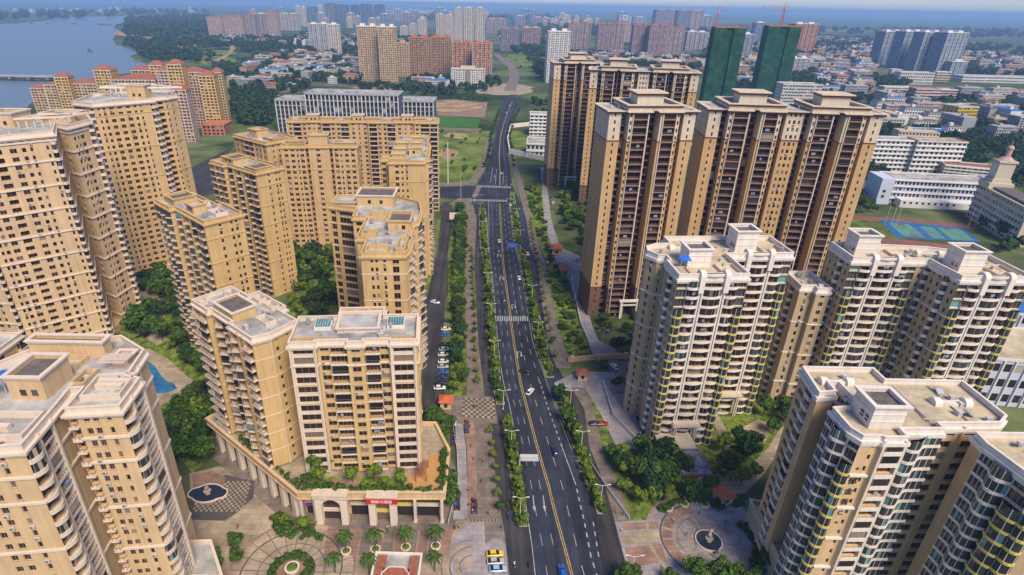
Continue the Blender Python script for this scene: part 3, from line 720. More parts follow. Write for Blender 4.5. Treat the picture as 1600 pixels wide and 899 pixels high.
# round court on the right
c4 = G(1107,846)
ringsheet('court_paving', c4, 0, 16.8, 'paveg', .03)
for r0, r1, m in ((4.6,5.0,'pavec'),(8.0,8.5,'pavep'),(9.5,12.2,'pavep'),(12.4,12.9,'paved'),(15.8,16.6,'pavec')): ringsheet('paving_ring', c4, r0, r1, m, .045+r0*.001, R(95), R(268), 30)
for i in range(9):
    a = R(100+i*19); ringsheet('paving_joint', c4, 5.2, 12.2, 'pavec', .07, a, a+.05, 1)
for k in range(6):
    a = R(70+k*60); ringsheet('paving_ring', (c4[0]+6.4*math.cos(a), c4[1]+6.4*math.sin(a)), 2.4, 2.62, 'pavep', .075+k*.002, k=18)
sheet('court_approach', [(965,905),(968,860),(960,815),(1035,812),(1030,905)], 'paveg', .02)
for q, m in (([(968,832),(1030,828),(1034,846),(973,852)],'pavec'),([(972,818),(1028,815),(1030,826),(974,829)],'pavep'),([(976,856),(1034,850),(1042,878),(984,886)],'pavep')): sheet('paving_panel', q, m, .034)
sheet('path', [(1128,800),(1165,790),(1205,835),(1225,905),(1190,905),(1170,850)], 'paveg', .022)
# garden paths on the right
for q in ([(1110,650),(1122,648),(1150,700),(1160,735),(1145,740),(1128,690)],[(1140,740),(1165,735),(1200,700),(1222,665),(1232,655),(1240,665),(1222,700),(1190,745),(1165,770),(1135,775),(1120,760)],[(1160,668),(1185,655),(1205,665),(1196,690),(1170,694)]):
    sheet('garden_path', q, 'pavec', .024)
sheet('lawn', [(1135,715),(1160,700),(1180,720),(1170,745),(1140,750)], 'grass', .03)
# courtyard with the pool on the left
M['pool'] = mat('pool_water', (0.004,0.075,0.27), 0.12, 0.2, 0.2, col2=(0.01,0.17,0.32), spec=0.6)
sheet('pool_terrace', [(190,548),(232,545),(262,560),(296,592),(288,615),(262,628),(240,640),(225,600)], 'pavec', .03)
slab('swimming_pool', [(193,552),(214,550),(218,560),(232,565),(242,572),(248,582),(258,594),(272,600),(277,607),(262,613),(246,615),(232,612),(215,590),(200,565)], 'pool', 0, .12)
for q in ([(215,437),(262,430),(270,440),(240,448),(262,470),(258,495),(240,500),(225,478),(205,450)],[(222,512),(258,515),(262,530),(245,540),(220,520)],[(478,462),(497,460),(505,480),(500,492),(480,480)],[(296,590),(330,620),(322,640),(290,640)]): sheet('garden_path', q, 'pavec', .026)
# checkered court with the little fountain
o0 = Vector(G(300,800)); ux = (Vector(G(372,800))-o0)/18; uy = (Vector(G(318,752))-o0)/14
ck = MB(); 
sheet('court_border', [(294,812),(300,772),(352,742),(398,752),(396,778),(372,800),(352,814)], 'paved', .03)
for i in range(20):
    for j in range(14):
        a = o0+ux*i+uy*j
        if (i+j) % 2:
            q = [a, a+ux*.94, a+ux*.94+uy*.94, a+uy*.94]; ck.poly([(p.x,p.y,.05) for p in q])
ck.build('paver', M['pavec'], kind='stuff')
sheet('court_ground', [(300,742),(330,736),(352,745),(348,775),(325,790),(305,785)], 'pavep', .056)
# sports ground
sheet('sports_ground', [(1325,342),(1575,352),(1600,380),(1310,370)], 'grass', .04)
M['court_blue'] = mat('court_blue', (0.03,0.12,0.30), .85, .2, .15); M['court_green'] = mat('court_green', (0.10,0.24,0.20), .85, .2, .15); M['track'] = mat('running_track', (0.23,0.095,0.075), .9, .2, .15)
sheet('running_track', [(1325,336),(1540,352),(1600,376),(1600,386),(1530,358),(1325,343)], 'track', .06); sheet('running_track', [(1318,365),(1500,384),(1500,392),(1318,372)], 'track', .06)
sheet('sports_court', [(1373,343),(1506,356),(1534,379),(1400,371)], 'court_blue', .08)
for q in ([(1388,348),(1420,351),(1446,371),(1412,369)],[(1437,354),(1458,356),(1478,373),(1458,372)],[(1463,355),(1500,358),(1522,376),(1488,375)]): sheet('court_surface', q, 'court_green', .11)
for q in ([(1400,349),(1412,350),(1414,353),(1402,352)],[(1420,366),(1434,367),(1438,370),(1424,369)],[(1474,356),(1484,357),(1486,360),(1476,359)]): sheet('court_circle', q, 'track', .14)
sheet('track_side', [(1180,335),(1325,345),(1320,365),(1180,360)], 'soil', .03)
# ------------------------------------------------------------------ near apartment blocks
WIN = dict(t='win', w=1.5, h=1.5, s=0.9)
SM = dict(t='win', w=0.85, h=1.25, s=1.0, mull=0)
def wp(pts, org): return [(x-org[0], y-org[1]) for x, y in pts]

# --- the block over the shopping podium, right wing facing the plaza
st = dict(W=dict(t='win', w=2.2, h=1.55, s=0.85, mull=1), w=SM,
          X=dict(t='win', w=5.0, h=1.95, s=0.55, mull=2, m=1, rm=1, d=0.3),
          B=dict(t='bal', h=2.45, s=0.02, d=1.1, g='glassw', par=('flat', 0.75, 0.95, 'trim', True)),
          WM=('trim',), G='glassw')
b = Building('apartment_block', 'golden block with two teal glass roof lights facing the plaza', 'apartment building',
    (-48.2,123.6), 5, [(0,0),(6.7,0),(6.7,.8),(14.4,.8),(14.4,-.3),(18.6,-.3),(18.6,.8),(25.2,.8),(25.2,0),(32.2,0),(32.2,13.5),(22.8,13.5),(22.8,18),(10.5,18),(10.5,13.5),(0,13.5)], 10.5, 14, 2.98, 'gold', st)
b.edges({0:'P.45 X5.8 P.45', 2:'S.5 W2.7 B4.5', 4:'S.5 W3.2 S.5', 6:'B4 W2.4 S.4', 8:'P.45 X5.8 P.45 S.5', 9:'S4 w1.4 S3 w1.4 S3'})
b.band([2*i for i in range(1,7)], 'gold', 0.12, 0.25); b.band([12.02], 'trim', 0.3, 0.35)
b.top(par=1.3, m='trim', pr=0.6)
b.house(11.2,6.2,21.8,15.2,0.9, 'trim', roof='roofg', par=0.5, door=False)
for (u0,u1) in ((5.0,9.4),(24.0,28.6)):
    o = b.box('skylight_kerb', u0, 7.6, b.h, u1, 11.6, b.h+1.0, 'white')
    m = MB(); m.quad((u0+.25,7.85,b.h+1.02),(u1-.25,7.85,b.h+1.02),(u1-.25,11.35,b.h+1.5),(u0+.25,11.35,b.h+1.5)); m.box(u0+.25,11.33,b.h+.9,u1-.25,11.4,b.h+1.49)
    for k in range(1,6):
        x = u0+.25+(u1-u0-.5)*k/6; m.box(x-.04,7.9,b.h+1.1,x+.04,11.3,b.h+1.56,1)
    m.build('skylight', [M['teal'],M['frame']], b.root)
for (u0,v0,u1,v1) in ((.8,.6,6.2,2.6),(7.2,1.2,10.4,2.6),(22.6,1.2,25,2.6),(25.8,.7,31.4,2.4),(11.4,15.6,14.6,17.4),(15.4,15.6,18,17.4),(18.8,15.6,22,17.4)):
    m = MB(); q = [(u0,v0),(u1,v0),(u1,v1),(u0,v1)]; m.ring(q, offset(q,-.2), b.h, b.h+1.05); m.build('planter_wall', M['gold'], b.root)
for (u,v) in ((30,3.6),(29.2,3.4),(22.5,5),(23,7)): b.box('roof_unit', u, v, b.h+.002, u+.7, v+.6, b.h+.9, 'metal')
b.finish()

# --- the other wing, running away to the left
ANG = -39.6; org = (-82.3,145.6)
st = dict(W=dict(t='win', w=1.6, h=1.5, s=0.9), w=SM, v=SM, B=dict(t='bal', h=2.45, s=0.02, d=1.3, g='glassw', par=('zig', 1.5, 0.95, 'trim', True)),
          C=dict(t='bal', h=2.45, s=0.02, d=1.0, g='glassw', par=('flat', 1.2, 0.95, 'trim', True)), WM=('trim',), G='glassw', Qm='gold')
b = Building('apartment_block', 'golden wing with zigzag balconies running back from the plaza block, dark sunken roof box', 'apartment building',
    org, ANG, [(0,0),(9,0),(9,1.2),(20,1.2),(20,0),(31.5,0),(32.9,4.3),(32.0,13),(23,13),(23,15.5),(9,15.5),(9,12),(0,12)], 10.5, 14, 2.98, 'gold', st)
b.edges({0:'C3.4 S.5 C3.6 Q.7', 2:'Q.7 B3.6 S.6 B3.6 Q.7', 4:'Q.7 B3.8 Q.7 W2 Q.5 C3.4 S.4', 5:'S4.3 P.2', 6:'S.9 w1.4 S1.8 w1.4 S2.6', 12:'S3 C3 S4'})
b.band([2*i for i in range(1,7)], 'trim', 0.12, 0.22); b.top(par=1.3, m='trim', pr=0.6)
b.house(9.5,1.8,19.5,8.6,2.6,'gold', roof='roofd', par=0.6, door=False)
for (u0,v0,u1,v1) in ((1,9,6,11.4),(1,.7,3.6,3),(22.5,6.3,28,9.3),(11,12.2,14.5,14.8),(16.5,12.2,21,14.8),(6,4,8.6,10.4)):
    m = MB(); q = [(u0,v0),(u1,v0),(u1,v1),(u0,v1)]; m.ring(q, offset(q,-.25), b.h, b.h+1.3); m.build('planter_wall', M['trim'], b.root)
b.finish()

# --- bottom left block, two towers joined by a deep light slot
W_ = [(-104,72.9),(-78,76.4),(-79.6,88.5),(-80.2,92.5),(-77.9,92.8),(-77.2,86.3),(-67.6,87.5),(-68.6,96.5),(-71.6,97.2),(-73.3,107),(-81.5,112.6),(-97,107.6),(-104,95)]
org = (-90,90)
st = dict(W=dict(t='win', w=1.25, h=1.5, s=0.85, mull=1), v=dict(t='win', w=.85, h=1.5, s=0.85, mull=0),
          C=dict(t='bal', h=2.4, s=0.02, d=1.0, g='glassw', par=('arc', 1.3, .72, 'trim', False)),
          X=dict(t='bal', h=2.35, s=0.3, d=1.2, g='glassw', m=1, rm=1, par=('flat', 0.2, 0.9, 'trim', True)),
          B=dict(t='bal', h=2.0, s=0.5, d=0.9, g='glassw', par=('flat', 0.8, 0.9, 'trim', True)), WM=('trim',), G='glassw')
b = Building('apartment_block', 'nearest tan block at the lower left with small square windows and stacked white balconies', 'apartment building',
    org, 0, wp(W_, org), 0, 20, 3.0, 'tan2', st)
b.edges({0:'S5 B3 S1 W1.3 S4 W1.4 S.5 W1.4 S1.6 v1 S2.9', 1:'C3.6 P.5 X3.6 P.5 S3.8', 2:'S4', 4:'B2.2 S.6 B2.4 S.8', 5:'B1.9 S1 W1.3 S.5 W1.3 S1.5 v1 S2.3', 6:'C3.6 P.5 X4 P.5', 8:'P.5 X3.6 P.5 S4.5', 9:'S3 v1 S3', 10:'S4 v1 S5'})
b.band([4,8,12,16,18], 'trim', 0.3, 0.55); b.top(par=1.4, m='trim', pr=0.7)
b.house(-0.2,0.4,6.6,8.4,4.5,'tan2', roof='roofd', par=0.9)
b.house(-7,15.5,9.0,18.2,3.2,'tan2', roof='roofd', par=0.8, door=False)
b.house(12.2,12.5,15.6,16.0,1.3,'tan2', roof='roofg', par=0.5, door=False)
for q in ([(13.2,0),(20.5,0.9),(19.8,8.2),(12.4,7.4)],[(-1,-12),(10.4,-11.3),(9.8,-4.6),(-1,-5)]):
    m = MB(); m.ring(q, offset(q,-.35), b.h+.001, b.h+1.4); m.build('parapet', M['trim'], b.root)
for (u,v,l) in ((13.8,3.8,5.2),(13.4,5.4,6),(1,-9,5)): b.box('roof_bench', u, v, b.h+.01, u+l, v+1.1, b.h+1.15, 'trim')
for (x0,y0,x1,y1) in ((-12,-14,-3,-9),(-12,-6,-6,2),(-4,9.5,6,14.5),(8.5,4.5,11.2,9.5),(-6,-4.5,-2,-1)):
    m = MB(); q = [(x0,y0),(x1,y0),(x1,y1),(x0,y1)]; m.ring(q, offset(q,-.3), b.h+.001, b.h+1.2); m.build('planter_wall', M['tan2'], b.root); m = MB(); m.prism(offset(q,-.31), b.h+.001, b.h+.06); m.build('roof_patch', M['roofc'] if x0 < 0 else M['roofd'], b.root)
for k in range(7): b.box('pergola_beam', 10.9+k*.0, 9.9+k*.55, b.h+2.3, 16.5, 10.05+k*.55, b.h+2.45, 'trim')
for (u,v) in ((14.5,.9),(16,1.1),(8.4,4),(9.6,7),(2,-10.4),(8.8,1.6)): b.box('roof_unit', u, v, b.h+.002, u+.9, v+.7, b.h+.95, 'metal')
b.finish()
aw = MB(); q = [(-79.8,77.2),(-78.0,77.4),(-78.6,81.6),(-80.4,81.4)]
aw.prism(q, 58.2, 58.32); tag(aw.build('awning', M['bluer']), 'dark blue awning on the side of the lower left block', 'awning')
cn = MB(); cn.cone(-92.4,92,64.4,65.2,1.9,0.1,10); cn.cone(-92.4,92,60.3,64.4,.08,.08,6,1,False)
for i in range(4): cn.bar((-92.4+1.6*math.cos(i*1.57),92+1.6*math.sin(i*1.57),64.5),(-92.4+1.6*math.cos(i*1.57),92+1.6*math.sin(i*1.57),60.2),.06,4,1)
tag(cn.build('canopy', [M['blue'],M['metal']]), 'bright blue tent canopy on the roof of the lower left block', 'canopy')

# sliver of a block at the left edge
b = Building('apartment_block', 'sliver of a tan block cut by the left edge behind the lower left block', 'apartment building',
    (-147,128), 0, [(0,0),(19.5,0),(19.5,10),(0,10)], 0, 15, 3.0, 'tan', dict(W=WIN, w=SM, B=dict(t='bal',h=2.3,s=.1,d=.8,g='glassw',par=('flat',.9,.9,'trim',True)), WM=('trim',), G='glassw'))
b.edges({0:'S3 W2 S2 w1.4 S2 W2.2 S2 w1.4 S1.5', 1:'B3 S4 B3'}); b.band([3,6,9,12]); b.top(m='trim'); b.finish()

# --- tall pink towers on the left
def stP(): return dict(W=dict(t='win', w=1.9, h=1.5, s=0.85, mull=1), w=dict(t='win', w=1.15, h=1.45, s=.85, mull=0), v=dict(t='win', w=.8, h=1.4, s=.9, mull=0),
          B=dict(t='bal', h=2.3, s=0.1, d=1.1, g='glassw', par=('flat', 0.7, 0.9, 'trim', False)),
          C=dict(t='bal', h=2.3, s=0.1, d=1.1, g='glassw', par=('round', 1.5, 0.85, 'trim', False)),
          D=dict(t='bal', h=1.9, s=0.6, d=2.2, g='glassw', w='full'), WM=('trim',), G='glassw')
W_ = [(-176.5,190.5),(-167.6,198.0),(-154.2,209.3),(-163.0,223.5),(-156.6,220.2),(-155.3,232.5),(-165,246),(-176,246),(-200,222),(-204,197.5),(-181,195.8),(-179.8,196.0)]
org = (-175,215)
b = Building('apartment_tower', 'tallest pink tan tower at the left edge with white ledges, blue water behind its roof', 'apartment tower',
    org, 0, wp(W_, org), 3, 28, 2.95, 'pink', stP())
b.edges({0:'C1.6 S1.5 v1 S.5 w1.2 S.8 W2.2 S1.5 D1.2', 1:'D1.2 S1.5 W2.2 S.8 w1.2 S.7 v1 S3 v.7 S.5 C1.6', 2:'', 3:'S2.6 w1.2 S2.6', 4:'S1.6 w1.2 S.7 v.9 S.5 W1.8 S2.5 C1.8', 5:'S3 C2 S4', 9:'S6 W2 S2 w1.4 S2 W2 S1 w1.4 S3', 10:'w1'})
b.band([1,4,7,10,13,16,19,22,25,27.4], 'trim', 0.35, 0.6); b.top(par=1.4, m='trim', pr=0.8)
b.house(-11,5,-1,15,4.5,'pink', roof='roofg', par=.9); b.house(2,15,14,24,3.0,'pink', roof='roofg', par=.8, door=False)
for i in range(7):
    b.box('roof_post', 1.5+i*2.3, 3.5+i*1.0, b.h, 1.9+i*2.3, 3.9+i*1.0, b.h+3.2, 'trim')
m = MB(); m.ring(offset([(1.4,3.2),(15.8,9.4),(19,18),(3,13)],.3), offset([(1.4,3.2),(15.8,9.4),(19,18),(3,13)],-.5), b.h+3.2, b.h+3.8); m.build('roof_pergola', M['trim'], b.root)
m = MB()
for (x,y) in ((-172,196),(-163,204),(-160,206),(-169,200),(-152,226)): m.cone(x-org[0],y-org[1]+1.5,-3,0,.9,.9,8)
m.build('ground_column', M['tan'], b.root)
b.box('base_wall', -22, -8, -3, 18, 26, -0.02, 'tan'); b.finish()

W_ = [(-178.2,271),(-159.6,288.8),(-161.5,292),(-160.5,293.2),(-157.5,297),(-155.5,303.5),(-165,319),(-180,319),(-196,300),(-190,276)]
org = (-175,290)
b = Building('apartment_tower', 'tall tan tower with a yellow framed central strip of windows, second from the left', 'apartment tower', org, 0, wp(W_, org), 3, 28, 2.95, 'tan', stP())
b.edges({0:'S1.2 v1 S.6 w1.3 S.8 W2 S.3 Q.25 S.2 W2.2 S.3 Q.25 S.2 W2 S.8 w1.3 S.8 v1 S3 C1.6', 1:'C2', 3:'D2.5 S1 v1', 4:'S2 v1 S3', 9:'C2.2 D2 C2.2 S3 C2'})
b.st['Qm'] = 'yel'
b.band([1,6,11,16,21,26.4], 'tan', 0.2, 0.35); b.top(par=1.3, m='trim', pr=0.8)
b.house(-1,6,8,12,5.5,'tan', roof='roofg', par=.9); 
m = MB()
for i in range(9):
    m.box(-14+i*1.9, 14+(i%3)*1.2, b.h, -13.5+i*1.9, 14.5+(i%3)*1.2, b.h+4.2)
m.ring(offset([(-15,9),(5,9),(22,14),(5,22),(-12,22)],.4), offset([(-15,9),(5,9),(22,14),(5,22),(-12,22)],-.5), b.h+4.2, b.h+4.9)
m.build('roof_pergola', M['white'], b.root)
b.box('base_wall', -18, -14, -3, 16, 24, -0.02, 'tan'); b.finish()

# --- middle left blocks of about twenty floors
def stM(**k):
    d = dict(W=dict(t='win', w=1.8, h=1.6, s=0.8, mull=1), w=dict(t='win', w=.9, h=1.35, s=.9, mull=0), v=dict(t='win', w=.9, h=1.35, s=.9, mull=0),
          Z=dict(t='bal', h=2.4, s=0.02, d=1.2, g='glassw', par=('zig', 1.4, 0.85, 'trim', True)),
          B=dict(t='bal', h=2.4, s=0.02, d=1.2, g='glassw', par=('flat', 0.9, 0.85, 'trim', True)),
          L=dict(t='win', w=5.2, h=2.2, s=0.4, mull=3), D=dict(t='bal', h=2.2, s=0.3, d=2.0, g='glassw', w='full'), WM=('trim',), G='glassw', Qm='gold'); d.update(k); return d
SIDE = 'B3.2 Q.5 Z3.6 Q.5 Z3.6 Q.5 S1 Z3.4 Q.4 B3 S.5'
b = Building('apartment_block', 'tan block with zigzag balconies between the tall left towers and the plaza wing', 'apartment building',
    (-124.5,211), -42, [(0,0),(13,0),(13,2),(36.5,2),(36.5,16),(21,16),(21,14),(0,14)], 0, 20, 3.02, 'gold', stM())
b.edges({0:'B3.4 Q.5 Z3.6 Q.5 Z3.4', 2:'Q.5 Z3.6 Q.5 S1.5 Z3.6 Q.5 S1.5 Z3.4 Q.5 B3.4 S1', 3:'S3.6 w.9 S2.2 w.9 S.5 w.9 S1.6'})
b.band([3,6,9,12,15,18], 'gold', 0.2, 0.3); b.top(par=1.2, m='gold', pr=.6)
b.house(2,3,10,11,2.2,'gold', roof='roofd', par=.7, cap='gold', door=False); b.house(18,4,24,9,2.6,'gold', roof='roofg', par=.7, cap='gold')
for q in ([(26,8),(33,8),(33,12.5),(26,12.5)],[(15,9),(18,9),(18,13),(15,13)]): m = MB(); m.ring(q, offset(q,-.4), b.h, b.h+1.4); m.build('planter_wall', M['trim'], b.root)
b.finish()

b = Building('apartment_block', 'tan block with a blank striped end wall standing behind the zigzag balcony block', 'apartment building',
    (-129,270), -37, [(0,0),(11,0),(11,2),(34,2),(34,16),(0,16)], 0, 20, 3.05, 'gold', stM())
b.edges({0:'B3.4 Q.5 Z3.4 Q.5 B3', 2:'Q.5 Z3.6 Q.5 S1.5 Z3.6 Q.5 S1.5 Z3.4 Q.5 B3.4 S1', 3:'S4.6 w.9 S2.2 w.9 S.5 w.9 S1.6'})
b.band([3,6,9,12,15,18], 'gold', 0.2, 0.3); b.top(par=1.2, m='gold', pr=.6); b.house(4,4,13,12,2.4,'gold', roof='roofd', par=.7, cap='gold'); b.house(22,4,31,12,1.0,'gold', roof='roofd', par=.6, cap='gold', door=False); b.finish()

b = Building('apartment_block', 'tan block with rows of paired brown windows and two dark drain slots, middle left', 'apartment building',
    (-107.4,306), 6, [(0,0),(12.5,0),(12.5,2),(14,2),(14,.3),(25,.3),(25,2),(26.5,2),(26.5,0),(39.5,0),(39.5,15),(0,15)], 0, 20, 3.03, 'tan', stM(W=dict(t='win', w=1.9, h=1.5, s=.9, mull=1)))
b.edges({0:'S1 W2.4 S.3 W2.6 S.5 w1.1 S.3 W2.4 S.4', 4:'S3.6 W2.4 S4.6', 8:'S.5 W2.6 S.2 w1.2 S.6 W2.6 S.3 W2.4 S.8', 9:'S2 D2 S3 w1 S3 w1 S2', 2:'D1.5', 6:'D1.5'})
b.band([4,10,16], 'tan', .2, .35); b.top(par=1.2, m='gold', pr=.6); b.house(14,3,24,10,5,'tan', roof='roofc', par=.7, cap='gold', door=False); b.house(27,3,38,11,1.2,'tan', roof='roofg', par=.6, cap='gold', door=False)
b.house(1,3,12,10,1.0,'tan', roof='roofd', par=.6, cap='gold', door=False); b.finish()

b = Building('apartment_block', 'low roofed tan block seen over the shoulder of the middle left blocks', 'apartment building',
    (-142.5,332), -38, [(0,0),(32,0),(32,20),(0,20)], 0, 20, 3.03, 'tan', stM())
b.edges({0:'S1 W2.2 S1 W2.2 S1 B3 S1 B3 Q.5 W2 S1 W2 Q.5 W2 S1', 1:'S3 w1 S2 w1 S2 W2 S3 w1 S2'}); b.band([4,10,16], 'tan', .2, .3); b.top(par=1.1, m='gold', pr=.7)
b.house(8,5,16,12,4,'tan', roof='roofc', cap='gold', door=False); b.house(20,6,30,15,1,'tan', roof='roofg', cap='gold', door=False); b.finish()

pts = [(0,0),(12,0),(12,1.2),(22,1.2),(22,0),(40,0),(40,1.2),(52,1.2),(52,0),(70,0),(70,1.2),(82,1.2),(82,0),(97.5,0),(97.5,15),(0,15)]
b = Building('apartment_block', 'long tan slab with three little roof towers in front of the dark glazed building', 'apartment building',
    (-128,381.5), 3.5, pts, 0, 20, 3.0, 'tan', stM(W=dict(t='win', w=1.7, h=1.5, s=.9, mull=1), B=dict(t='bal', h=2.4, s=.02, d=1.2, g='glassw', par=('flat', .6, .8, 'trim', True))))
b.edges({0:'S1 W2.3 S.6 B5 S.6 Q.5 W2', 2:'S1 W2 S2 v1 S2 W2 S1', 4:'Q.5 B5 S.5 W2.2 S.4 Q.5 S.4 W2.2 S.4 B5 Q.5', 6:'S1 W2.2 S2 v1 S2 W2.2 S1', 8:'Q.5 B5 S.5 W2.2 S.4 Q.5 S.4 W2.2 S.4 B5 Q.5', 10:'S1 W2.2 S2 v1 S2 W2.2 S1', 12:'Q.5 W2 S1 B5 Q.5 B4 S.5', 13:'S2 W2 S2 W2 S2 W2 S2'})
b.band([3,9,15], 'tan', .2, .3); b.top(par=1.1, m='gold', pr=.7)
for u in (13,42,74): b.house(u,2,u+7,8,3.6,'tan', roof='roofc', par=.6, cap='trim'); b.house(u-6,4,u-1,10,1.6,'tan', roof='roofc', par=.5, cap='gold', door=False); b.house(u+8.2,4,u+16,10,1.6,'tan', roof='roofc', par=.5, cap='gold', door=False)
b.finish()

b = Building('apartment_block', 'long narrow tan block along the left side road with a blank sunlit end wall', 'apartment building',
    (-46,275.5), 3.5, [(0,0),(17.5,0),(17.5,4),(19,4),(19,12),(17.5,12),(17.5,16),(19,16),(19,24),(17.5,24),(17.5,28),(19,28),(19,36),(17.5,36),(17.5,62),(0,62),(0,12),(-4,12),(-4,5),(0,5)], 0, 20, 3.05, 'gold', stM())
b.edges({0:'S3 W1.8 S1 w1 S1.2 w1 S8', 1:'S1 w1 S1', 3:'Z3.6 Q.4 Z3.6', 5:'B3', 7:'Z3.6 Q.4 Z3.6', 9:'B3', 11:'Z3.6 Q.4 Z3.6', 13:'B3.4 Z3.4 Q.4 B3.4 Z3.4 Q.4 B3.4 Z3.4 Q.4 B3 Z3', 17:'W2 S2 W2 S2', 18:'W2 S1'})
b.band([5,11,17], 'gold', .2, .3); b.top(par=1.2, m='gold', pr=.6)
for v in (16,28,42): b.house(9,v,15,v+7,3.2,'gold', roof='roofc', par=.6, cap='gold'); b.house(0.8,v-5,7,v+2,1.3,'gold', roof='roofc', par=.5, cap='gold', door=False)
b.house(1,1,9,5,1.2,'gold', roof='roofc', par=.5, cap='gold', door=False); b.finish()

W_ = [(-37,162.3),(-23.6,163),(-22.8,166),(-22.8,176),(-24.2,178),(-24.2,190),(-22.8,192),(-22.8,204),(-24.6,214),(-40.7,226.5),(-50,221.6),(-54,222),(-58.2,208.6),(-47,205.4),(-46.4,196),(-41.5,196),(-41,176),(-37.5,176)]
org = (-40,190)
b = Building('apartment_block', 'golden block with a stepped roof of several levels just behind the plaza block', 'apartment building',
    org, 0, wp(W_, org), 0, 20, 3.03, 'gold', stM(W=dict(t='win', w=2.0, h=2.1, s=.5, mull=1)))
b.edges({0:'S2.6 w.9 S.5 w.9 S1.4 w.9 S1.6 W2.4 S1.6', 1:'S3', 2:'Z3.4 Q.4 Z3.4 Q.4', 4:'S1 v1 S1.5 B3 S1 v1 S1.5', 6:'Z3.4 Q.4 Z3.4 Q.4', 7:'S2 v1 S2 B3 S2', 8:'S5 w1 S5', 11:'S2 w1 S5', 12:'S.5 W2.2 Q.4 L6 Q.5 S.6', 13:'S2 D2 S3', 14:'S1 D3 S1', 15:'B3.5 S2 W2.2 S2 B3.5', 17:'S4 v1 S4'})
b.band([3,6,9,12,15,18], 'trim', .14, .25); b.top(par=1.2, m='gold', pr=.6)
b.house(8,-6,15.5,4,3.2,'gold', roof='roofd', par=.8, cap='gold'); b.house(-8,21,6,32,3.6,'gold', roof='roofd', par=.6, cap='trim'); b.house(-17,19.5,-8.5,29.5,1.2,'gold', roof='roofg', par=.5, cap='gold', door=False)
for q in ([(4,-26.5),(11,-26.5),(11,-21),(4,-21)],[(0,-12),(5,-12),(5,-8),(0,-8)],[(-1,5),(6,5),(6,11),(-1,11)],[(13,-24),(16,-24),(16,-14),(13,-14)]): 
    m = MB(); m.ring(q, offset(q,-.4), b.h, b.h+1.5); m.build('planter_wall', M['gold'], b.root)
b.finish()

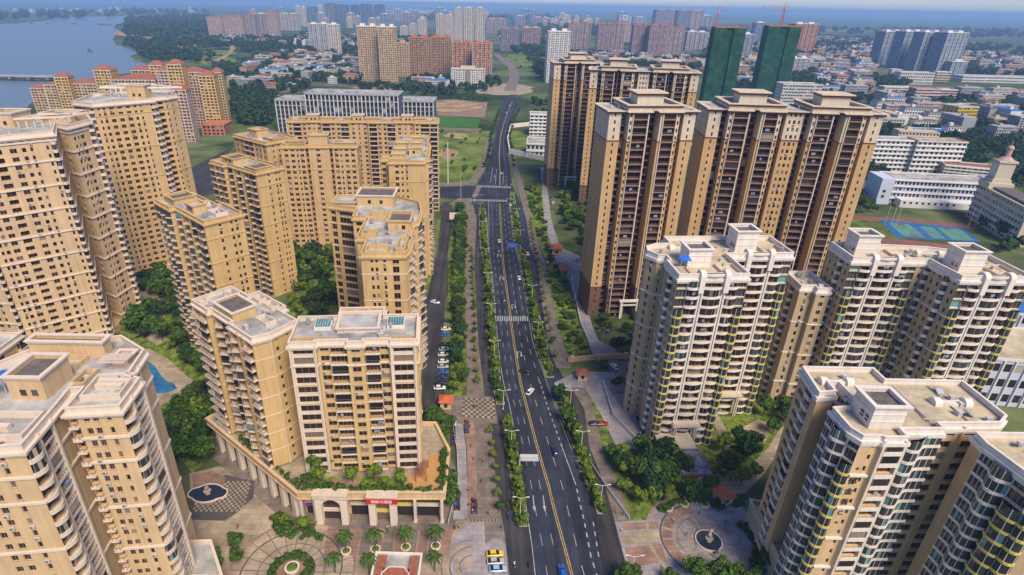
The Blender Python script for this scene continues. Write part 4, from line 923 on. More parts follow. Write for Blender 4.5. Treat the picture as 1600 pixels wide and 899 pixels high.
# --- brown and yellow towers on the right
def tower_unit(u, mir=False):
    pts = [(0,2.2),(5,2.2),(5,4.2),(7.6,4.2),(7.6,0),(15.6,0),(15.6,6),(20.4,6),(20.4,0),(28.4,0),(28.4,4.2),(31,4.2),(31,2.2),(36,2.2)]
    return [(x+u, y) for x, y in pts]
def brown_tower(name_label, org, ang, units, seed, top=95.5, dep=21):
    n = 31; fh = 3.0
    st = dict(W=dict(t='win', w=1.2, h=1.5, s=.8, mull=0), v=dict(t='win', w=.7, h=1.5, s=.8, mull=0),
              B=dict(t='bal', h=2.5, s=.05, d=1.6, g='glassw', rm=2, par=('flat', .55, .9, 'brownrail', True)),
              A=dict(t='bal', h=2.5, s=.05, d=1.3, g='glassw', rm=2, par=('flat', .25, .6, 'brownrail', False)),
              I=dict(t='bal', h=2.1, s=.4, d=1.3, g='glassw', rm=2, m=2, par=('flat', .4, .5, 'brownrail', False)),
              WM=('cream','brown'), G='glassw', FR='framed', Qm='cream', ac=.4, enc=.1)
    pts = []
    for k in range(units): pts += tower_unit(k*34.0)[(0 if k == 0 else 2):(None if k == units-1 else -2)] if False else tower_unit(k*33.5)
    if units == 2:
        a = tower_unit(0)[:-2]; c = tower_unit(33.0)[2:]
        pts = a+[(31,2.0),(38,2.0)]+c
    W = pts[-1][0]
    pts += [(W, dep), (0, dep)]
    b = Building('apartment_tower', name_label, 'apartment tower', org, ang, pts, 0, n, fh, 'ochre', st)
    k = len(b.poly); pat = {}
    def unit(i): return {i+0:'S1.4 v1 S1.4', i+1:'', i+2:'A2.4', i+4:'v1.3 Q.3 B5.6 P.4', i+5:'S2 A3', i+6:'I2.1 S.5 I2.2', i+7:'', i+8:'S.9 Q.4 B5 Q.3 v1.3'}
    if units == 1:
        pat = unit(0); pat.update({10:'A2.4', 12:'S1.4 v1 S1.4', 13:'S3 v1 S3 A3 S3 v1 S3', 15:'S4 v1 S3 v1 S4 v1 S3'})
    else:
        pat = {0:'S1.4 v1 S1.4', 2:'A2.4', 4:'v1.3 Q.3 B5.6 P.4', 6:'I2.1 S.5 I2.2', 8:'S.9 Q.4 B5 Q.3 v1.3', 10:'A2.2'}
        pat.update({})
        # find the joining stretch and the second unit by geometry
        pat = {}
        for i in range(k):
            p, q = b.poly[i], b.poly[(i+1) % k]; L = math.hypot(q[0]-p[0], q[1]-p[1])
            if abs(q[1]-p[1]) > .01:
                if p[0] > W-1: pat[i] = 'S3 v1 S3 A3 S3 v1 S3'
                elif p[0] < 1: pat[i] = 'S4 v1 S3 v1 S4 v1 S3'
                continue
            if q[0] < p[0]: continue
            m = (p[0]+q[0])/2 % 33.0
            if abs(L-8) < .1: pat[i] = 'v1.3 Q.3 B5.6 P.4' if (p[0] % 33.0) < 12 else 'S.9 Q.4 B5 Q.3 v1.3'
            elif abs(L-4.8) < .1: pat[i] = 'I2.1 S.5 I2.2'
            elif abs(p[1]-2.0) < .01: pat[i] = 'S1.2 v.9 S.8 W1.2 S.8 v.9 S1.2'
            elif abs(p[1]-4.2) < .01: pat[i] = 'A2.4'
            else: pat[i] = 'S1.4 v1 S1.4'
    # base brown, shaft yellow, crown cream
    for (f0, f1, mi) in ((0,5,2),(5,27,0),(27,31,1)):
        b.bm = mi; q = MB(); keep = b.wall; b.wall = MB(); 
        old = {c: dict(v) for c, v in b.st.items() if isinstance(v, dict)}
        for c, v in b.st.items():
            if isinstance(v, dict) and v.get('m') is None: v['m'] = mi
        b.edges(pat, f0=f0, f1=f1)
        for c, v in old.items(): b.st[c] = v
        b.wall.m = [mi if x == 0 else x for x in b.wall.m]
        keep.add(b.wall); b.wall = keep
    b.band([5], 'red', .2, .35); b.band([27.05], 'red', .25, .4)
    e = b.extra.setdefault(('cornice','red'), MB()); e.ring(offset(b.poly,.5), offset(b.poly,-.05), b.h-1.1, b.h-.3)
    e = b.extra.setdefault(('eaves','cream'), MB()); e.ring(offset(b.poly,1.3), offset(b.poly,-.6), b.h-.3+.002, b.h+.15)
    m = MB(); m.prism(offset(b.poly,-.5), b.h-.4, b.h-.05); m.build('roof', M['roofg'], b.root)
    for k_ in range(units):
        u = k_*33.0
        p = [(u+7,.5),(u+29,.5),(u+29,dep-1),(u+7,dep-1)]
        m = MB(); m.ring(p, offset(p,-.3), b.h+.16, b.h+2.2); o = m.build('parapet', M['cream'], b.root)
        m = MB(); m.ring(offset(p,1.0), offset(p,-.7), b.h+2.2, b.h+2.6); m.build('eaves', M['cream'], o); m = MB(); m.ring(offset(p,.4), offset(p,.01), b.h+1.5, b.h+2.197); m.build('cornice', M['red'], o)
        m = MB(); m.prism(offset(p,-.5), b.h-.1+.3, b.h+1.2); m.build('roof', M['roofg'], o)
        p = [(u+12.5,7),(u+23.5,7),(u+23.5,dep-5),(u+12.5,dep-5)]
        m = MB(); m.ring(p, offset(p,-.3), b.h+1.1, b.h+6.0); m.prism(offset(p,-.31), b.h+5.2, b.h+5.5); o = m.build('stair_tower', M['cream'], b.root)
        m = MB(); m.ring(offset(p,1.2), offset(p,-1.0), b.h+6.0, b.h+6.45); m.prism(offset(p,-.99), b.h+6.1, b.h+6.35); m.build('eaves', M['cream'], o); m = MB(); m.ring(offset(p,.5), offset(p,.01), b.h+5.2, b.h+5.997); m.build('cornice', M['red'], o)
        # white portal frame at the foot
        m = MB(); m.box(u+13.8,-1.6,0,u+14.7,-.7,8.6); m.box(u+21.3,-1.6,0,u+22.2,-.7,8.6); m.box(u+13.2,-1.9,8.6,u+22.8,-.4,9.4); m.box(u+14.7,-1.5,6.6,u+21.3,-.8,7.1); m.build('entrance_portal', M['white'], b.root)
    b.finish(minpx=8.0); return b
M['brownrail'] = mat('brown_pink_balcony', (0.27,0.15,0.11), 0.7, 0.12, 0.5)
brown_tower('yellow and brown tower nearest the road on the right, white portal at its foot', (49.8,236.2), 6, 1, 1)
brown_tower('double yellow and brown tower to the right behind the white balconied blocks', (93.0,247.0), -5, 2, 2)
brown_tower('slim brown and yellow tower farthest left of the right hand towers, by the road bend', (50.0,449.5), 4, 1, 3)
brown_tower('double brown tower half hidden behind the tower nearest the road', (68.5,404.0), -9, 2, 4)
# ------------------------------------------------------------------ white balconied blocks on the right
def stW(): return dict(W=dict(t='win', w=1.4, h=1.5, s=.85, mull=1), v=dict(t='win', w=.8, h=1.4, s=.9, mull=0), w=dict(t='win', w=.9, h=1.6, s=.7, mull=0),
     C=dict(t='bal', h=2.6, s=.05, d=.9, w='full', g='glassw', rm=0, m=1, par=('arc', 1.0, .55, 'white', False)),
     Y=dict(t='bal', h=2.55, s=.05, d=.5, w='full', g='glassb', rm=1, par=('round', 1.5, .35, 'yel', False), glz='glassb', ex=0.3, pskip=3),
     K=dict(t='bal', h=2.4, s=.05, d=1.0, g='glassw', par=('round', 1.2, .8, 'white', False)),
     WM=('white',), G='glassw')
def arch(b, u0, u1, v, z, deep=3.2, fins=True):
    "pair of round-topped white posts joined by a curved beam, on the roof"
    m = MB()
    for u in (u0, u1):
        q = [(v-1.2, z-3.0), (v+deep, z-.2)]
        n = len(m.v); k = 9
        prof = [(v-1.1, z-4.2)]+[(v-1.1+(deep+.2)*0.5*(1-math.cos(math.pi*i/k)), z+1.0+1.5*math.sin(math.pi*i/k)) for i in range(k+1)]+[(v+deep-.9, z-.1)]
        K = len(prof)
        m.v += [(u-.75, p[0], p[1]) for p in prof]+[(u+.75, p[0], p[1]) for p in prof]
        m.f.append(tuple(n+i for i in range(K))); m.f.append(tuple(n+K+i for i in reversed(range(K)))); m.m += [0,0]
        for i in range(K):
            j = (i+1) % K; m.f.append((n+i, n+K+i, n+K+j, n+j)); m.m.append(0)
    for i in range(6):
        a = i/6; c = (i+1)/6; x0 = u0+.75+(u1-u0-1.5)*a; x1 = u0+.75+(u1-u0-1.5)*c
        y0 = v-.9+.9*(1-math.sin(math.pi*a))*.6; y1 = v-.9+.9*(1-math.sin(math.pi*c))*.6
        m.prism(ccw([(x0,y0),(x1,y1),(x1,y1+1.5),(x0,y0+1.5)]), z+.9, z+1.6)
    m.build('roof_arch', M['white'], b.root)
def white_unit(b, u, v):
    for (a, c) in ((u+6.9,u+14.2),): arch(b, a, c, v, b.h)
def lift_box(b, u0, v0, u1, v1, h, dark=True):
    o = b.house(u0, v0, u1, v1, h, 'white', roof='roofd', ov=.55, par=.8, cap='white', door=False)
    m = MB(); m.box(u0-.05, v0+.8, b.h+1.2, u0+.1, v0+1.8, b.h+2.6); m.box(u0-.05, v0+2.4, b.h+1.2, u0+.1, v0+3.4, b.h+2.6); m.build('window', M['glass'], o)
    m = MB(); p = [(u0,v0),(u1,v0),(u1,v1),(u0,v1)]
    for z in (h*.35, h*.7): m.ring(offset(p,.12), offset(p,-.02), b.h+z, b.h+z+.25)
    m.build('string_course', M['white'], o)
UNIT = 'Y3 C3.6 R.45 S.35 R.45 C5.4 R.45 S.35 R.45 C3.4 Y2.8'
def portal(b, u0, u1, v):
    m = MB()
    for u in (u0, u1): m.box(u-.5, v-2.2, 0, u-.15, v-1.8, 8.4); m.box(u+.15, v-2.2, 0, u+.5, v-1.8, 8.4)
    m.box(u0-1.2, v-2.5, 8.4, u1+1.2, v-.2, 9.2); m.box(u0-.9, v-2.3, 9.2, u1+.9, v-.3, 9.6); m.build('entrance_portal', M['cream'], b.root)

# first block: two stepped units
org = (56.2,150.6)
pts = [(0,0),(20.8,0),(20.8,15.2),(42.5,15.2),(42.5,30),(6,30),(6,24),(1.5,24),(-2.6,21.6),(-3.4,18.2),(-1.2,14.6),(1.2,14.2),(1.2,10.4),(0,10.4)]
b = Building('apartment_block', 'white balconied block beside the road, blue tarpaulin on its roof, stepped in two units', 'apartment building', org, 4, pts, 0, 20, 3.02, 'olive', stW())
b.edges({0:UNIT, 1:'S1 v1 S2 K2.4 S2 v1 S2', 2:UNIT, 3:'S2 v1 S3 K2.4 S3', 8:'S1.4 w1 S1.4', 9:'S1.2 w.9 S1.2', 10:'S1.5 w.9 S1.4', 12:'K2.2 S.6 K1.4', 13:'S1.6 v1 S1.6 K2.4 S1.4 v1 S1.4', 11:'v1'})
b.band([4,8,12,16], 'white', .25, .35); b.top(par=1.6, m='white', roof='roofc', pr=.5, cor=.8)
white_unit(b, 0, 0); white_unit(b, 21.2, 15.2); arch(b, 6, 13, 22.5, b.h-1, 2.4)
lift_box(b, 5.5, 8.0, 12.5, 14.5, 5.2); lift_box(b, 25.5, 19.5, 32.5, 26, 6.4)
portal(b, 7.2, 13.9, 0); portal(b, 28.4, 35.1, 15.2)
for (u0,v0,u1,v1,h) in ((14,2,19.6,9,.9),(14.4,16.5,24,20,1.1),(34,17,41,24,1.0),(.8,2,4.8,8,.5)):
    m = MB(); q = [(u0,v0),(u1,v0),(u1,v1),(u0,v1)]; m.ring(q, offset(q,-.2), b.h, b.h+h); m.build('planter_wall', M['cream'], b.root)
b.finish()
tp = MB(); n0 = [(58.4,156.6,63.6),(61.6,156.9,63.3),(61.3,159.4,63.9),(58.2,159.0,64.2)]
tp.poly([(x,y,z+.06) for x,y,z in n0]); tp.poly([(x,y,z) for x,y,z in reversed(n0)])
for i in range(4): j=(i+1)%4; tp.quad(n0[i],n0[j],(n0[j][0],n0[j][1],n0[j][2]+.06),(n0[i][0],n0[i][1],n0[i][2]+.06))
for x,y,z in n0: tp.bar((x,y,60.9),(x,y,z),.05,4,1)
tag(tp.build('tarpaulin', [M['blue'],M['metal']]), 'bright blue tarpaulin over a roof garden on the first white balconied block', 'tarpaulin')

# second block
org = (114.6,166.0)
pts = [(0,0),(20.6,0),(23.6,0),(23.6,-4),(24.4,-12.6),(45.2,-12.6),(45.2,4),(30,10),(0,13)]
b = Building('apartment_block', 'white balconied block at the right edge with two lift boxes, before the sports court', 'apartment building', org, 0, pts, 0, 20, 3.02, 'olive', stW())
b.edges({0:UNIT, 1:'S1 v1 S1', 2:'K2 S1 v1', 3:'S1.4 v1 S1.2 K2.2 S1.2 v1 S1', 4:UNIT, 5:'S3 v1 S3', 8:'S2 v1 S2 v1 S1.5 K2.2 S1.5 v1 S1.4'})
b.band([4,8,12,16], 'white', .25, .35); b.top(par=1.6, m='white', roof='roofc', pr=.5, cor=.8)
white_unit(b, 0, 0); white_unit(b, 24.4, -12.6); arch(b, 24.5, 31.5, 6.5, b.h-1, 2.2)
lift_box(b, 3.2, 4.8, 10.2, 11, 6.2); lift_box(b, 27.5, -7, 34.5, -0.4, 6.2)
for (u0,v0,u1,v1,h) in ((15,2,22,9,.9),(37,-10,44,-2,.9)):
    m = MB(); q = [(u0,v0),(u1,v0),(u1,v1),(u0,v1)]; m.ring(q, offset(q,-.2), b.h, b.h+h); m.build('planter_wall', M['cream'], b.root)
b.finish()
org = (104.2,168.5)
b = Building('apartment_block', 'lower grey beige wing between the two white balconied blocks', 'apartment building', org, 0, [(0,2.6),(4.5,2.6),(4.5,0.8),(9,0.8),(9,14),(0,14)], 0, 16, 3.0, 'olive', stW())
b.edges({0:'S1.4 w1 S1.4', 2:'S.8 W1.6 S.8', 5:'S2 v1 S2 K2.4 S3'}); b.band([4,8,12,16],'white',.25,.35); b.top(par=1.6, m='white', roof='roofc'); arch(b, 7, 11.5, 4, b.h-1, 2); b.finish()

# nearest block, lower right, with lettering
def stN(wv):
    d = stW()
    d.update(V=dict(t='bal', h=2.5, s=.05, d=.6, w='full', g='glassb', rm=1, m=1, par=('wave', 2.3, .42, 'white', False), glz='glassb'),
      U=dict(t='bal', h=2.5, s=.05, d=.6, w='full', g='glassb', rm=1, m=1, par=('waver', 2.0, .42, 'white', False), glz='glassb'),
      Y=dict(t='bal', h=2.55, s=.05, d=.5, w='full', g='glassb', rm=1, par=('round', 1.4, .35, 'yel', False), glz='glassb', ex=.2, pskip=2),
      H=dict(t='win', w=3.0, h=1.35, s=1.0, mull=2), L=dict(t='bal', h=1.7, s=.9, d=.5, g='glassw', par=('flat', .5, .75, 'white', False)),
      N=dict(t='win', w=.62, h=1.3, s=1.0, mull=0), X=dict(t='win', w=2.6, h=1.7, s=.7, mull=1)); return d
W_ = [(74.2,104.4),(78.2,105.0),(78.3,108.5),(80.6,108.5),(80.9,100.2),(74.3,99.2),(74.4,92.6),(75.6,90.3),(79.2,90.4),(79.6,89.9),(84.4,90.1),(84.5,92.6),(93.4,92.9),(93.5,94.6),(106.6,95.2),(109.5,97.4),(109.5,110),(92,110),(92,114.5),(75.4,114.5)]
org = (80,100)
b = Building('apartment_block', 'nearest block at the lower right with wavy balconies and lettering on a tan column', 'apartment building', org, 0, wp(W_, org), 0, 18, 3.0, 'tan2', stN(0))
b.edges({0:'S3.9', 1:'K1.6', 2:'S2', 3:'K2.6 S.4 K2.6 S.4', 4:'X3 S1 v1 S1.4', 5:'U6.6', 6:'Y2.6', 7:'S2.2 N.9 S.5', 8:'S.5', 9:'P.5 L3.8 P.5', 10:'S1', 11:'V8.6', 12:'S1', 13:'S.5 Q.5 S.3 X3.3 S.5 Q.4 S.3 X3.3 S.4 X3', 14:'X2.4', 19:'S1 H3.2 S.4 L3 S2.2'})
b.band([1.02+3*i for i in range(6)], 'white', .3, .45) if False else None
b.top(par=1.3, m='white', roof='roofc', pr=.5, cor=.9)
lift_box(b, -1.2, -6.2, 5.4, 0.2, 5.0)
arch(b, -2.2, 3.6, 9.5, b.h-1.0, 2.4); arch(b, 18.6, 25.2, 2.6, b.h-1, 2.4)
m = MB(); m.box(12.4,-3.6,b.h+.002,13.2,9,b.h+.12); m.box(21,-3.6,b.h+.002,21.5,9,b.h+.1); m.box(4,-8.8,b.h+.002,4.3,-6.3,b.h+.1); m.box(-4.5,4.6,b.h+.002,8,4.8,b.h+.1); m.build('roof_joint', M['roofd'], b.root)
m = MB(); m.box(-4.6,-9.6+9.4,b.h+.01,-2.2,1.0,b.h+.2); m.build('solar_panel', M['green'], b.root)
# white bars across the tan column every three floors
m = MB()
for f in range(3,18,3): m.box(-4.4,-10.15,f*3-.25,-.7,-9.5,f*3+.25)
m.build('string_course', M['white'], b.root)
b.finish()
def lettering(text, x, y, z, size, name='lettering', m='ink', rz=0.0, parent=None, ext=0.04, align='CENTER', label=None):
    cu = bpy.data.curves.new(name, 'FONT'); cu.body = text; cu.size = size; cu.extrude = ext; cu.align_x = align; cu.align_y = 'CENTER'; cu.resolution_u = 2
    o = bpy.data.objects.new(name, cu); C.objects.link(o); bpy.context.view_layer.update()
    dg = bpy.context.evaluated_depsgraph_get(); me = bpy.data.meshes.new_from_object(o.evaluated_get(dg)); bpy.data.objects.remove(o)
    me.materials.clear(); me.materials.append(M[m]); q = inst(name, me, parent, (x, y, z), 0)
    q.rotation_euler = (R(90), 0, rz); 
    if label: q['label'] = label
    return q
for ch, f in (('+',15.15),('\u90c1',14.03),('\u91d1',13.06),('\u9999',12.1),('C',11.05),('+',10.1)):
    lettering(ch, -3.1, -9.78, f*3+1.2, 1.9 if ch not in '+C' else 1.6, parent=b.root)
W_ = [(100.2,78.5),(104.5,76.5),(112,76.5),(112,92),(99,92),(98.6,88.6),(99.6,82.2)]
org = (104,84)
b = Building('apartment_block', 'second wavy balcony block cut off by the lower right corner of the photo', 'apartment building', org, 0, wp(W_, org), 0, 18, 3.0, 'tan2', stN(0))
b.edges({0:'Y2.6 S2', 1:'S2 N1 S3', 5:'U6.4', 6:'Y3', 4:'S1'}); b.top(par=1.3, m='white', roof='roofc', pr=.5, cor=.9)
for ch, f in (('+',15.15),('\u90c1',14.03),('\u91d1',13.06),('\u9999',12.1),('B',11.05),('+',10.1)):
    lettering(ch, 2.2, -7.62, f*3+1.2, 1.9 if ch not in '+B' else 1.6, parent=b.root)
b.finish()
# ------------------------------------------------------------------ shopping podium under the plaza block
PT = 10.4
P0, P1, P2 = (-9.3,117.2), (-48.8,116.2), (-86.2,146.2)
pod = empty('shopping_podium', (-48.8,116.2,0), 0, label='two storey shopping podium with arched stone portals and a garden on its roof', cat='shop building')
def L(x, y): return (x+48.8, y-116.2)
top = [L(*P1), L(*P0), L(-9.0,134), L(-14,146), L(-48,146), L(-74,163), L(-86.2,146.2)]
inner = offset(top, -2.6)
b = MB(); b.prism(inner, 0, PT-.6); b.build('wall', M['tan2'], pod)
b = MB(); b.prism(offset(top,-.1), PT-1.9, PT-.5); b.build('roof', M['pavec'], pod)
b = MB(); b.ring(offset(top,.25), offset(top,-.35), PT-1.75, PT+.25); b.ring(offset(top,.55), offset(top,-.3), PT+.25, PT+.55); b.ring(offset(top,.45), offset(top,-.3), PT-2.1, PT-1.75-.002); b.build('parapet', M['tan2'], pod)
# storefront glass, beams and blinds on the front
for (x0, x1) in ((1,3.5),(6.5,8),(13.5,18.5),(25.5,31),(32,38)):
    b = MB(); b.quad((x0,2.5,.3),(x1,2.5,.3),(x1,2.5,4.2),(x0,2.5,4.2)); b.quad((x0,2.5,5.4),(x1,2.5,5.4),(x1,2.5,8.2),(x0,2.5,8.2)); b.build('shop_window', M['glass'], pod)
    b = MB(); b.box(x0-.3,1.9,4.3,x1+.3,2.45,5.2); b.build('shop_fascia', M['yel'] if x0 in (25.5,) else M['cream'], pod)
for x in (0.0,3.6,31.2,38.6): 
    b = MB(); b.box(x,.1,0,x+.75,.95,PT-2.1); b.box(x-.12,-.02,0,x+.87,1.07,.6); b.build('column', M['cream'], pod)
b = MB(); b.box(1,1.7,3.9,3.8,2.4,5.0); b.build('shop_sign', mat('purple_sign',(0.22,0.03,0.25),.6,.05,1), pod)
def portal_arch(x0, w, h, sign=None):
    o = empty('stone_portal', (x0,0,0)); o.parent = pod
    t = 1.7
    b = MB()
    for a in (0, w-t):
        b.box(a,-1.2,0,a+t,.6,h-1.2)
        for z in range(0, int(h-1.4)): b.box(a-.05,-1.25,z+.12,a+t+.05,.65,z+.82)
    r = (w-2*t)/2; cx = w/2; zc = h-1.4-r-.5; k = 12
    for i in range(k):
        a0, a1 = math.pi*i/k, math.pi*(i+1)/k
        x_0, z_0, x_1, z_1 = cx+r*math.cos(a0), zc+r*math.sin(a0), cx+r*math.cos(a1), zc+r*math.sin(a1)
        n = len(b.v); b.v += [(x_0,-1.1,z_0),(x_1,-1.1,z_1),(x_1,-1.1,h-1.2),(x_0,-1.1,h-1.2),(x_0,.5,z_0),(x_1,.5,z_1),(x_1,.5,h-1.2),(x_0,.5,h-1.2)]
        for q in ((3,2,1,0),(4,5,6,7),(0,1,5,4)): b.f.append(tuple(n+j for j in q)); b.m.append(0)
    b.build('arch_wall', M['trim'], o)
    b = MB(); b.box(-.35,-1.6,h-1.2+.002,w+.35,.9,h-.7); b.box(-.15,-1.4,h-.7,w+.15,.7,h-.1); b.box(-.5,-1.75,h-.1,w+.5,1,h+.25); b.build('cornice', M['cream'], o)
    b = MB(); b.quad((t,.9,.3),(w-t,.9,.3),(w-t,.9,h-2),(t,.9,h-2)); b.build('shop_window', M['glassw'], o)
    b = MB(); b.box(t,.2,3.6,w-t,.85,4.5); b.build('shop_fascia', M['yel'] if sign else M['cream'], o)
    return o
portal_arch(4.6, 8.6, PT+.6); po = portal_arch(19.2, 7.4, PT+.4, True)
sg = MB(); sg.box(-.6,-1.95,PT-1.5,8.0,-1.78,PT+.1); so_ = sg.build('shop_sign', M['redp'], po)
lettering('\u6d77\u9c9c\u5927\u9152\u697c', 3.7, -1.98, PT-.72, 1.15, 'sign_lettering', 'white', parent=so_)
# long side elevation with big columns
v = Vector((P2[0]-P1[0], P2[1]-P1[1])); LN = v.length; d = v.normalized(); nrm = Vector((-d.y, d.x))*-1
if nrm.dot(Vector((0,-1))) < 0: nrm = -nrm
side = []
for i, s in enumerate((3, 8.5, 14, 19.5, 25, 31, 37, 43)):
    b = MB(); a = Vector(L(*P1))+d*s; q = [a-d*.8+nrm*.2, a+d*.8+nrm*.2, a+d*.8-nrm*1.2, a-d*.8-nrm*1.2]
    b.prism(ccw([(p.x,p.y) for p in q]), 0, PT-2.1-.01); b.build('column', M['trim'], pod)
for i, s in enumerate((4.2, 9.7, 15.2, 20.7, 26.5, 32.5, 38.5)):
    b = MB(); a = Vector(L(*P1))+d*s-nrm*2.45; c = a+d*3.2
    for z0, z1 in ((.4,4),(5.2,8)): b.poly([(a.x,a.y,z0),(a.x,a.y,z1),(c.x,c.y,z1),(c.x,c.y,z0)])
    b.build('shop_window', M['glass'], pod)
# roof garden decks
for q, m in (([(-41,118.6),(-33,118.6),(-33,122.2),(-41,122.2)],'pavep'),([(-20.5,118.6),(-11.2,118.6),(-11.2,133),(-14.5,133),(-16,127),(-20.5,123)],'soildeck'),([(-47,118.3),(-20.6,118.3),(-20.6,123.4),(-47,122.8)],'verge')):
    if m == 'soildeck': M[m] = mat('orange_deck',(0.46,0.25,0.09),.85,.1,.3)
    z = PT-.5+(.05 if m != 'verge' else .02); b = MB(); b.poly([(x+48.8,y-116.2,z) for x,y in ccw(q)]); b.build('roof_deck', M[m], pod)
pg = MB()
for i in range(9): pg.box(-17.5+i*.35,121.5,PT+2.2,-17.35+i*.35,127.3,PT+2.4)
for x in (-17.5,-14.6):
    for y in (121.6,127): pg.box(x,y,PT-.45,x+.2,y+.2,PT+2.2)
tag(pg.build('pergola', M['red']), 'dark red timber pergola on the podium roof garden', 'pergola')
# ------------------------------------------------------------------ trees
def crown(seed, r, h, lobes, leaves, size, squash=.8):
    rd = random.Random(seed); b = MB()
    for l in range(lobes):
        a = rd.uniform(0, 6.28); q = rd.uniform(.15,.72)*r; cx, cy = q*math.cos(a), q*math.sin(a); cz = h+rd.uniform(-.35,.45)*r*squash
        lr = rd.uniform(.32,.52)*r
        for k in range(leaves):
            u = rd.uniform(-1,1); t = rd.uniform(0,6.28); s = math.sqrt(1-u*u); rr = lr*rd.uniform(.72,1.08)
            x, y, z = cx+rr*s*math.cos(t), cy+rr*s*math.sin(t), cz+rr*u*squash
            sz = size*rd.uniform(.6,1.3); n = Vector((s*math.cos(t)+rd.uniform(-.5,.5), s*math.sin(t)+rd.uniform(-.5,.5), u+rd.uniform(-.2,.8))).normalized()
            e = n.orthogonal().normalized()*sz; f = n.cross(e); w_ = rd.uniform(.45,1)
            p = Vector((x,y,z)); b.poly([tuple(p-e-f*w_), tuple(p+e-f*w_*.6), tuple(p+e*.8+f*w_), tuple(p-e*.7+f*w_*.9)])
    return b
def trunk(r, h, seed, limbs=4):
    rd = random.Random(seed); b = MB(); b.bar((0,0,-.1),(0.1,0.05,h*.7), r, 6, 0, r*.65)
    for i in range(limbs):
        a = rd.uniform(0,6.28); b.bar((0.08,0.04,h*rd.uniform(.5,.68)),(math.cos(a)*h*.32,math.sin(a)*h*.32,h*1.05), r*.45, 4, 0, r*.15)
    return b
TREES = {}
def tree_kind(kind, name, variants):
    TREES[kind] = []
    for i, (r, h, lobes, leaves, size, mt, sq) in enumerate(variants):
        cm = crown(hash_(kind)+i*7+3, r, h, lobes, leaves, size, sq).mesh('crown', M[mt]); tm = trunk(.16 if r < 3 else .28, h, i).mesh('trunk', M['bark'])
        TREES[kind].append((name, cm, tm))
def hash_(s): return sum(ord(c)*(i+1) for i, c in enumerate(s))
tree_kind('street', 'street_tree', [(2.0,3.6,7,70,.30,'leafy',.9),(1.7,3.2,6,70,.28,'leafy',.9),(2.3,4.0,8,70,.32,'leaf',.8)])
tree_kind('garden', 'garden_tree', [(3.4,5.0,11,80,.42,'leaf',.8),(3.0,4.4,10,80,.40,'leafd',.8),(3.8,5.6,12,80,.45,'leafd',.75),(2.8,4.2,9,80,.38,'leafy',.8),(4.2,6.4,15,80,.46,'leaf',.95),(2.4,5.2,8,80,.36,'leafy',1.25)])
TREES['garden'] += []
tree_kind('bush', 'shrub', [(1.3,.9,6,45,.24,'leafy',.7),(1.5,1.0,6,45,.26,'leaf',.7),(1.1,.8,5,45,.22,'leaf',.7)])
tree_kind('far', 'distant_tree', [(5,6,6,26,1.1,'leafd',.8),(6,6.5,7,26,1.2,'leaf',.8)])
COUNT = {}; LIM = 290; REST = {}
def put_tree(kind, x, y, sc, label, group, z=0.0, rd=random):
    v = TREES[kind][rd.randrange(len(TREES[kind]))]; a = rd.uniform(0,6.28); COUNT[kind] = COUNT.get(kind,0)+1
    if COUNT[kind] > LIM:
        REST.setdefault(kind, []).append((v, x, y, z, sc, a)); return
    o = empty(v[0], (x,y,z), a, label=label, cat='shrub' if kind == 'bush' else 'tree', group=group); o.scale = (sc,sc,sc*rd.uniform(.9,1.12))
    inst('crown', v[1], o); 
    if kind != 'bush': inst('trunk', v[2], o)
def inside(p, poly):
    x, y = p; c = False; j = len(poly)-1
    for i in range(len(poly)):
        xi, yi = poly[i]; xj, yj = poly[j]
        if (yi > y) != (yj > y) and x < (xj-xi)*(y-yi)/(yj-yi)+xi: c = not c
        j = i
    return c
def near_block(x, y, pad=2.0):
    for p in FOOT:
        if inside((x,y), p): return True
        for q in p[::1]:
            if (q[0]-x)**2+(q[1]-y)**2 < pad*pad: return True
    return False
def scatter(px, step, kind, lab, grp, sc=(.8,1.2), seed=1, prob=1.0, world=False):
    rd = random.Random(seed); poly = [p if world else G(*p) for p in px]; xs = [p[0] for p in poly]; ys = [p[1] for p in poly]
    y = min(ys)
    while y < max(ys):
        x = min(xs)
        while x < max(xs):
            a, c = x+rd.uniform(-.4,.4)*step, y+rd.uniform(-.4,.4)*step
            if rd.random() < prob and inside((a,c), poly) and not near_block(a, c): put_tree(kind, a, c, rd.uniform(*sc), lab, grp, rd=rd)
            x += step
        y += step
ORD = ['first','second','third','fourth','fifth','sixth','seventh','eighth','ninth','tenth','eleventh','twelfth','thirteenth','fourteenth','fifteenth','sixteenth','seventeenth','eighteenth','nineteenth','twentieth']
def row(px, step, kind, lab, grp, sc=(.85,1.15), seed=1, jit=.4, skip=0.0):
    rd = random.Random(seed); P = [Vector(G(*p)) for p in px]; nn = sum(max(1,int((P[i+1]-P[i]).length/step)) for i in range(len(P)-1)); cnt = 0
    for i in range(len(P)-1):
        L_ = (P[i+1]-P[i]).length; k = max(1, int(L_/step))
        for j in range(k):
            if rd.random() < skip: continue
            q = P[i]+(P[i+1]-P[i])*(j/k); cnt += 1; put_tree(kind, q.x+rd.uniform(-jit,jit), q.y+rd.uniform(-jit,jit), rd.uniform(*sc), (lab+', '+ORD[cnt-1]+' from the bottom') if nn <= 20 else lab, grp, rd=rd)
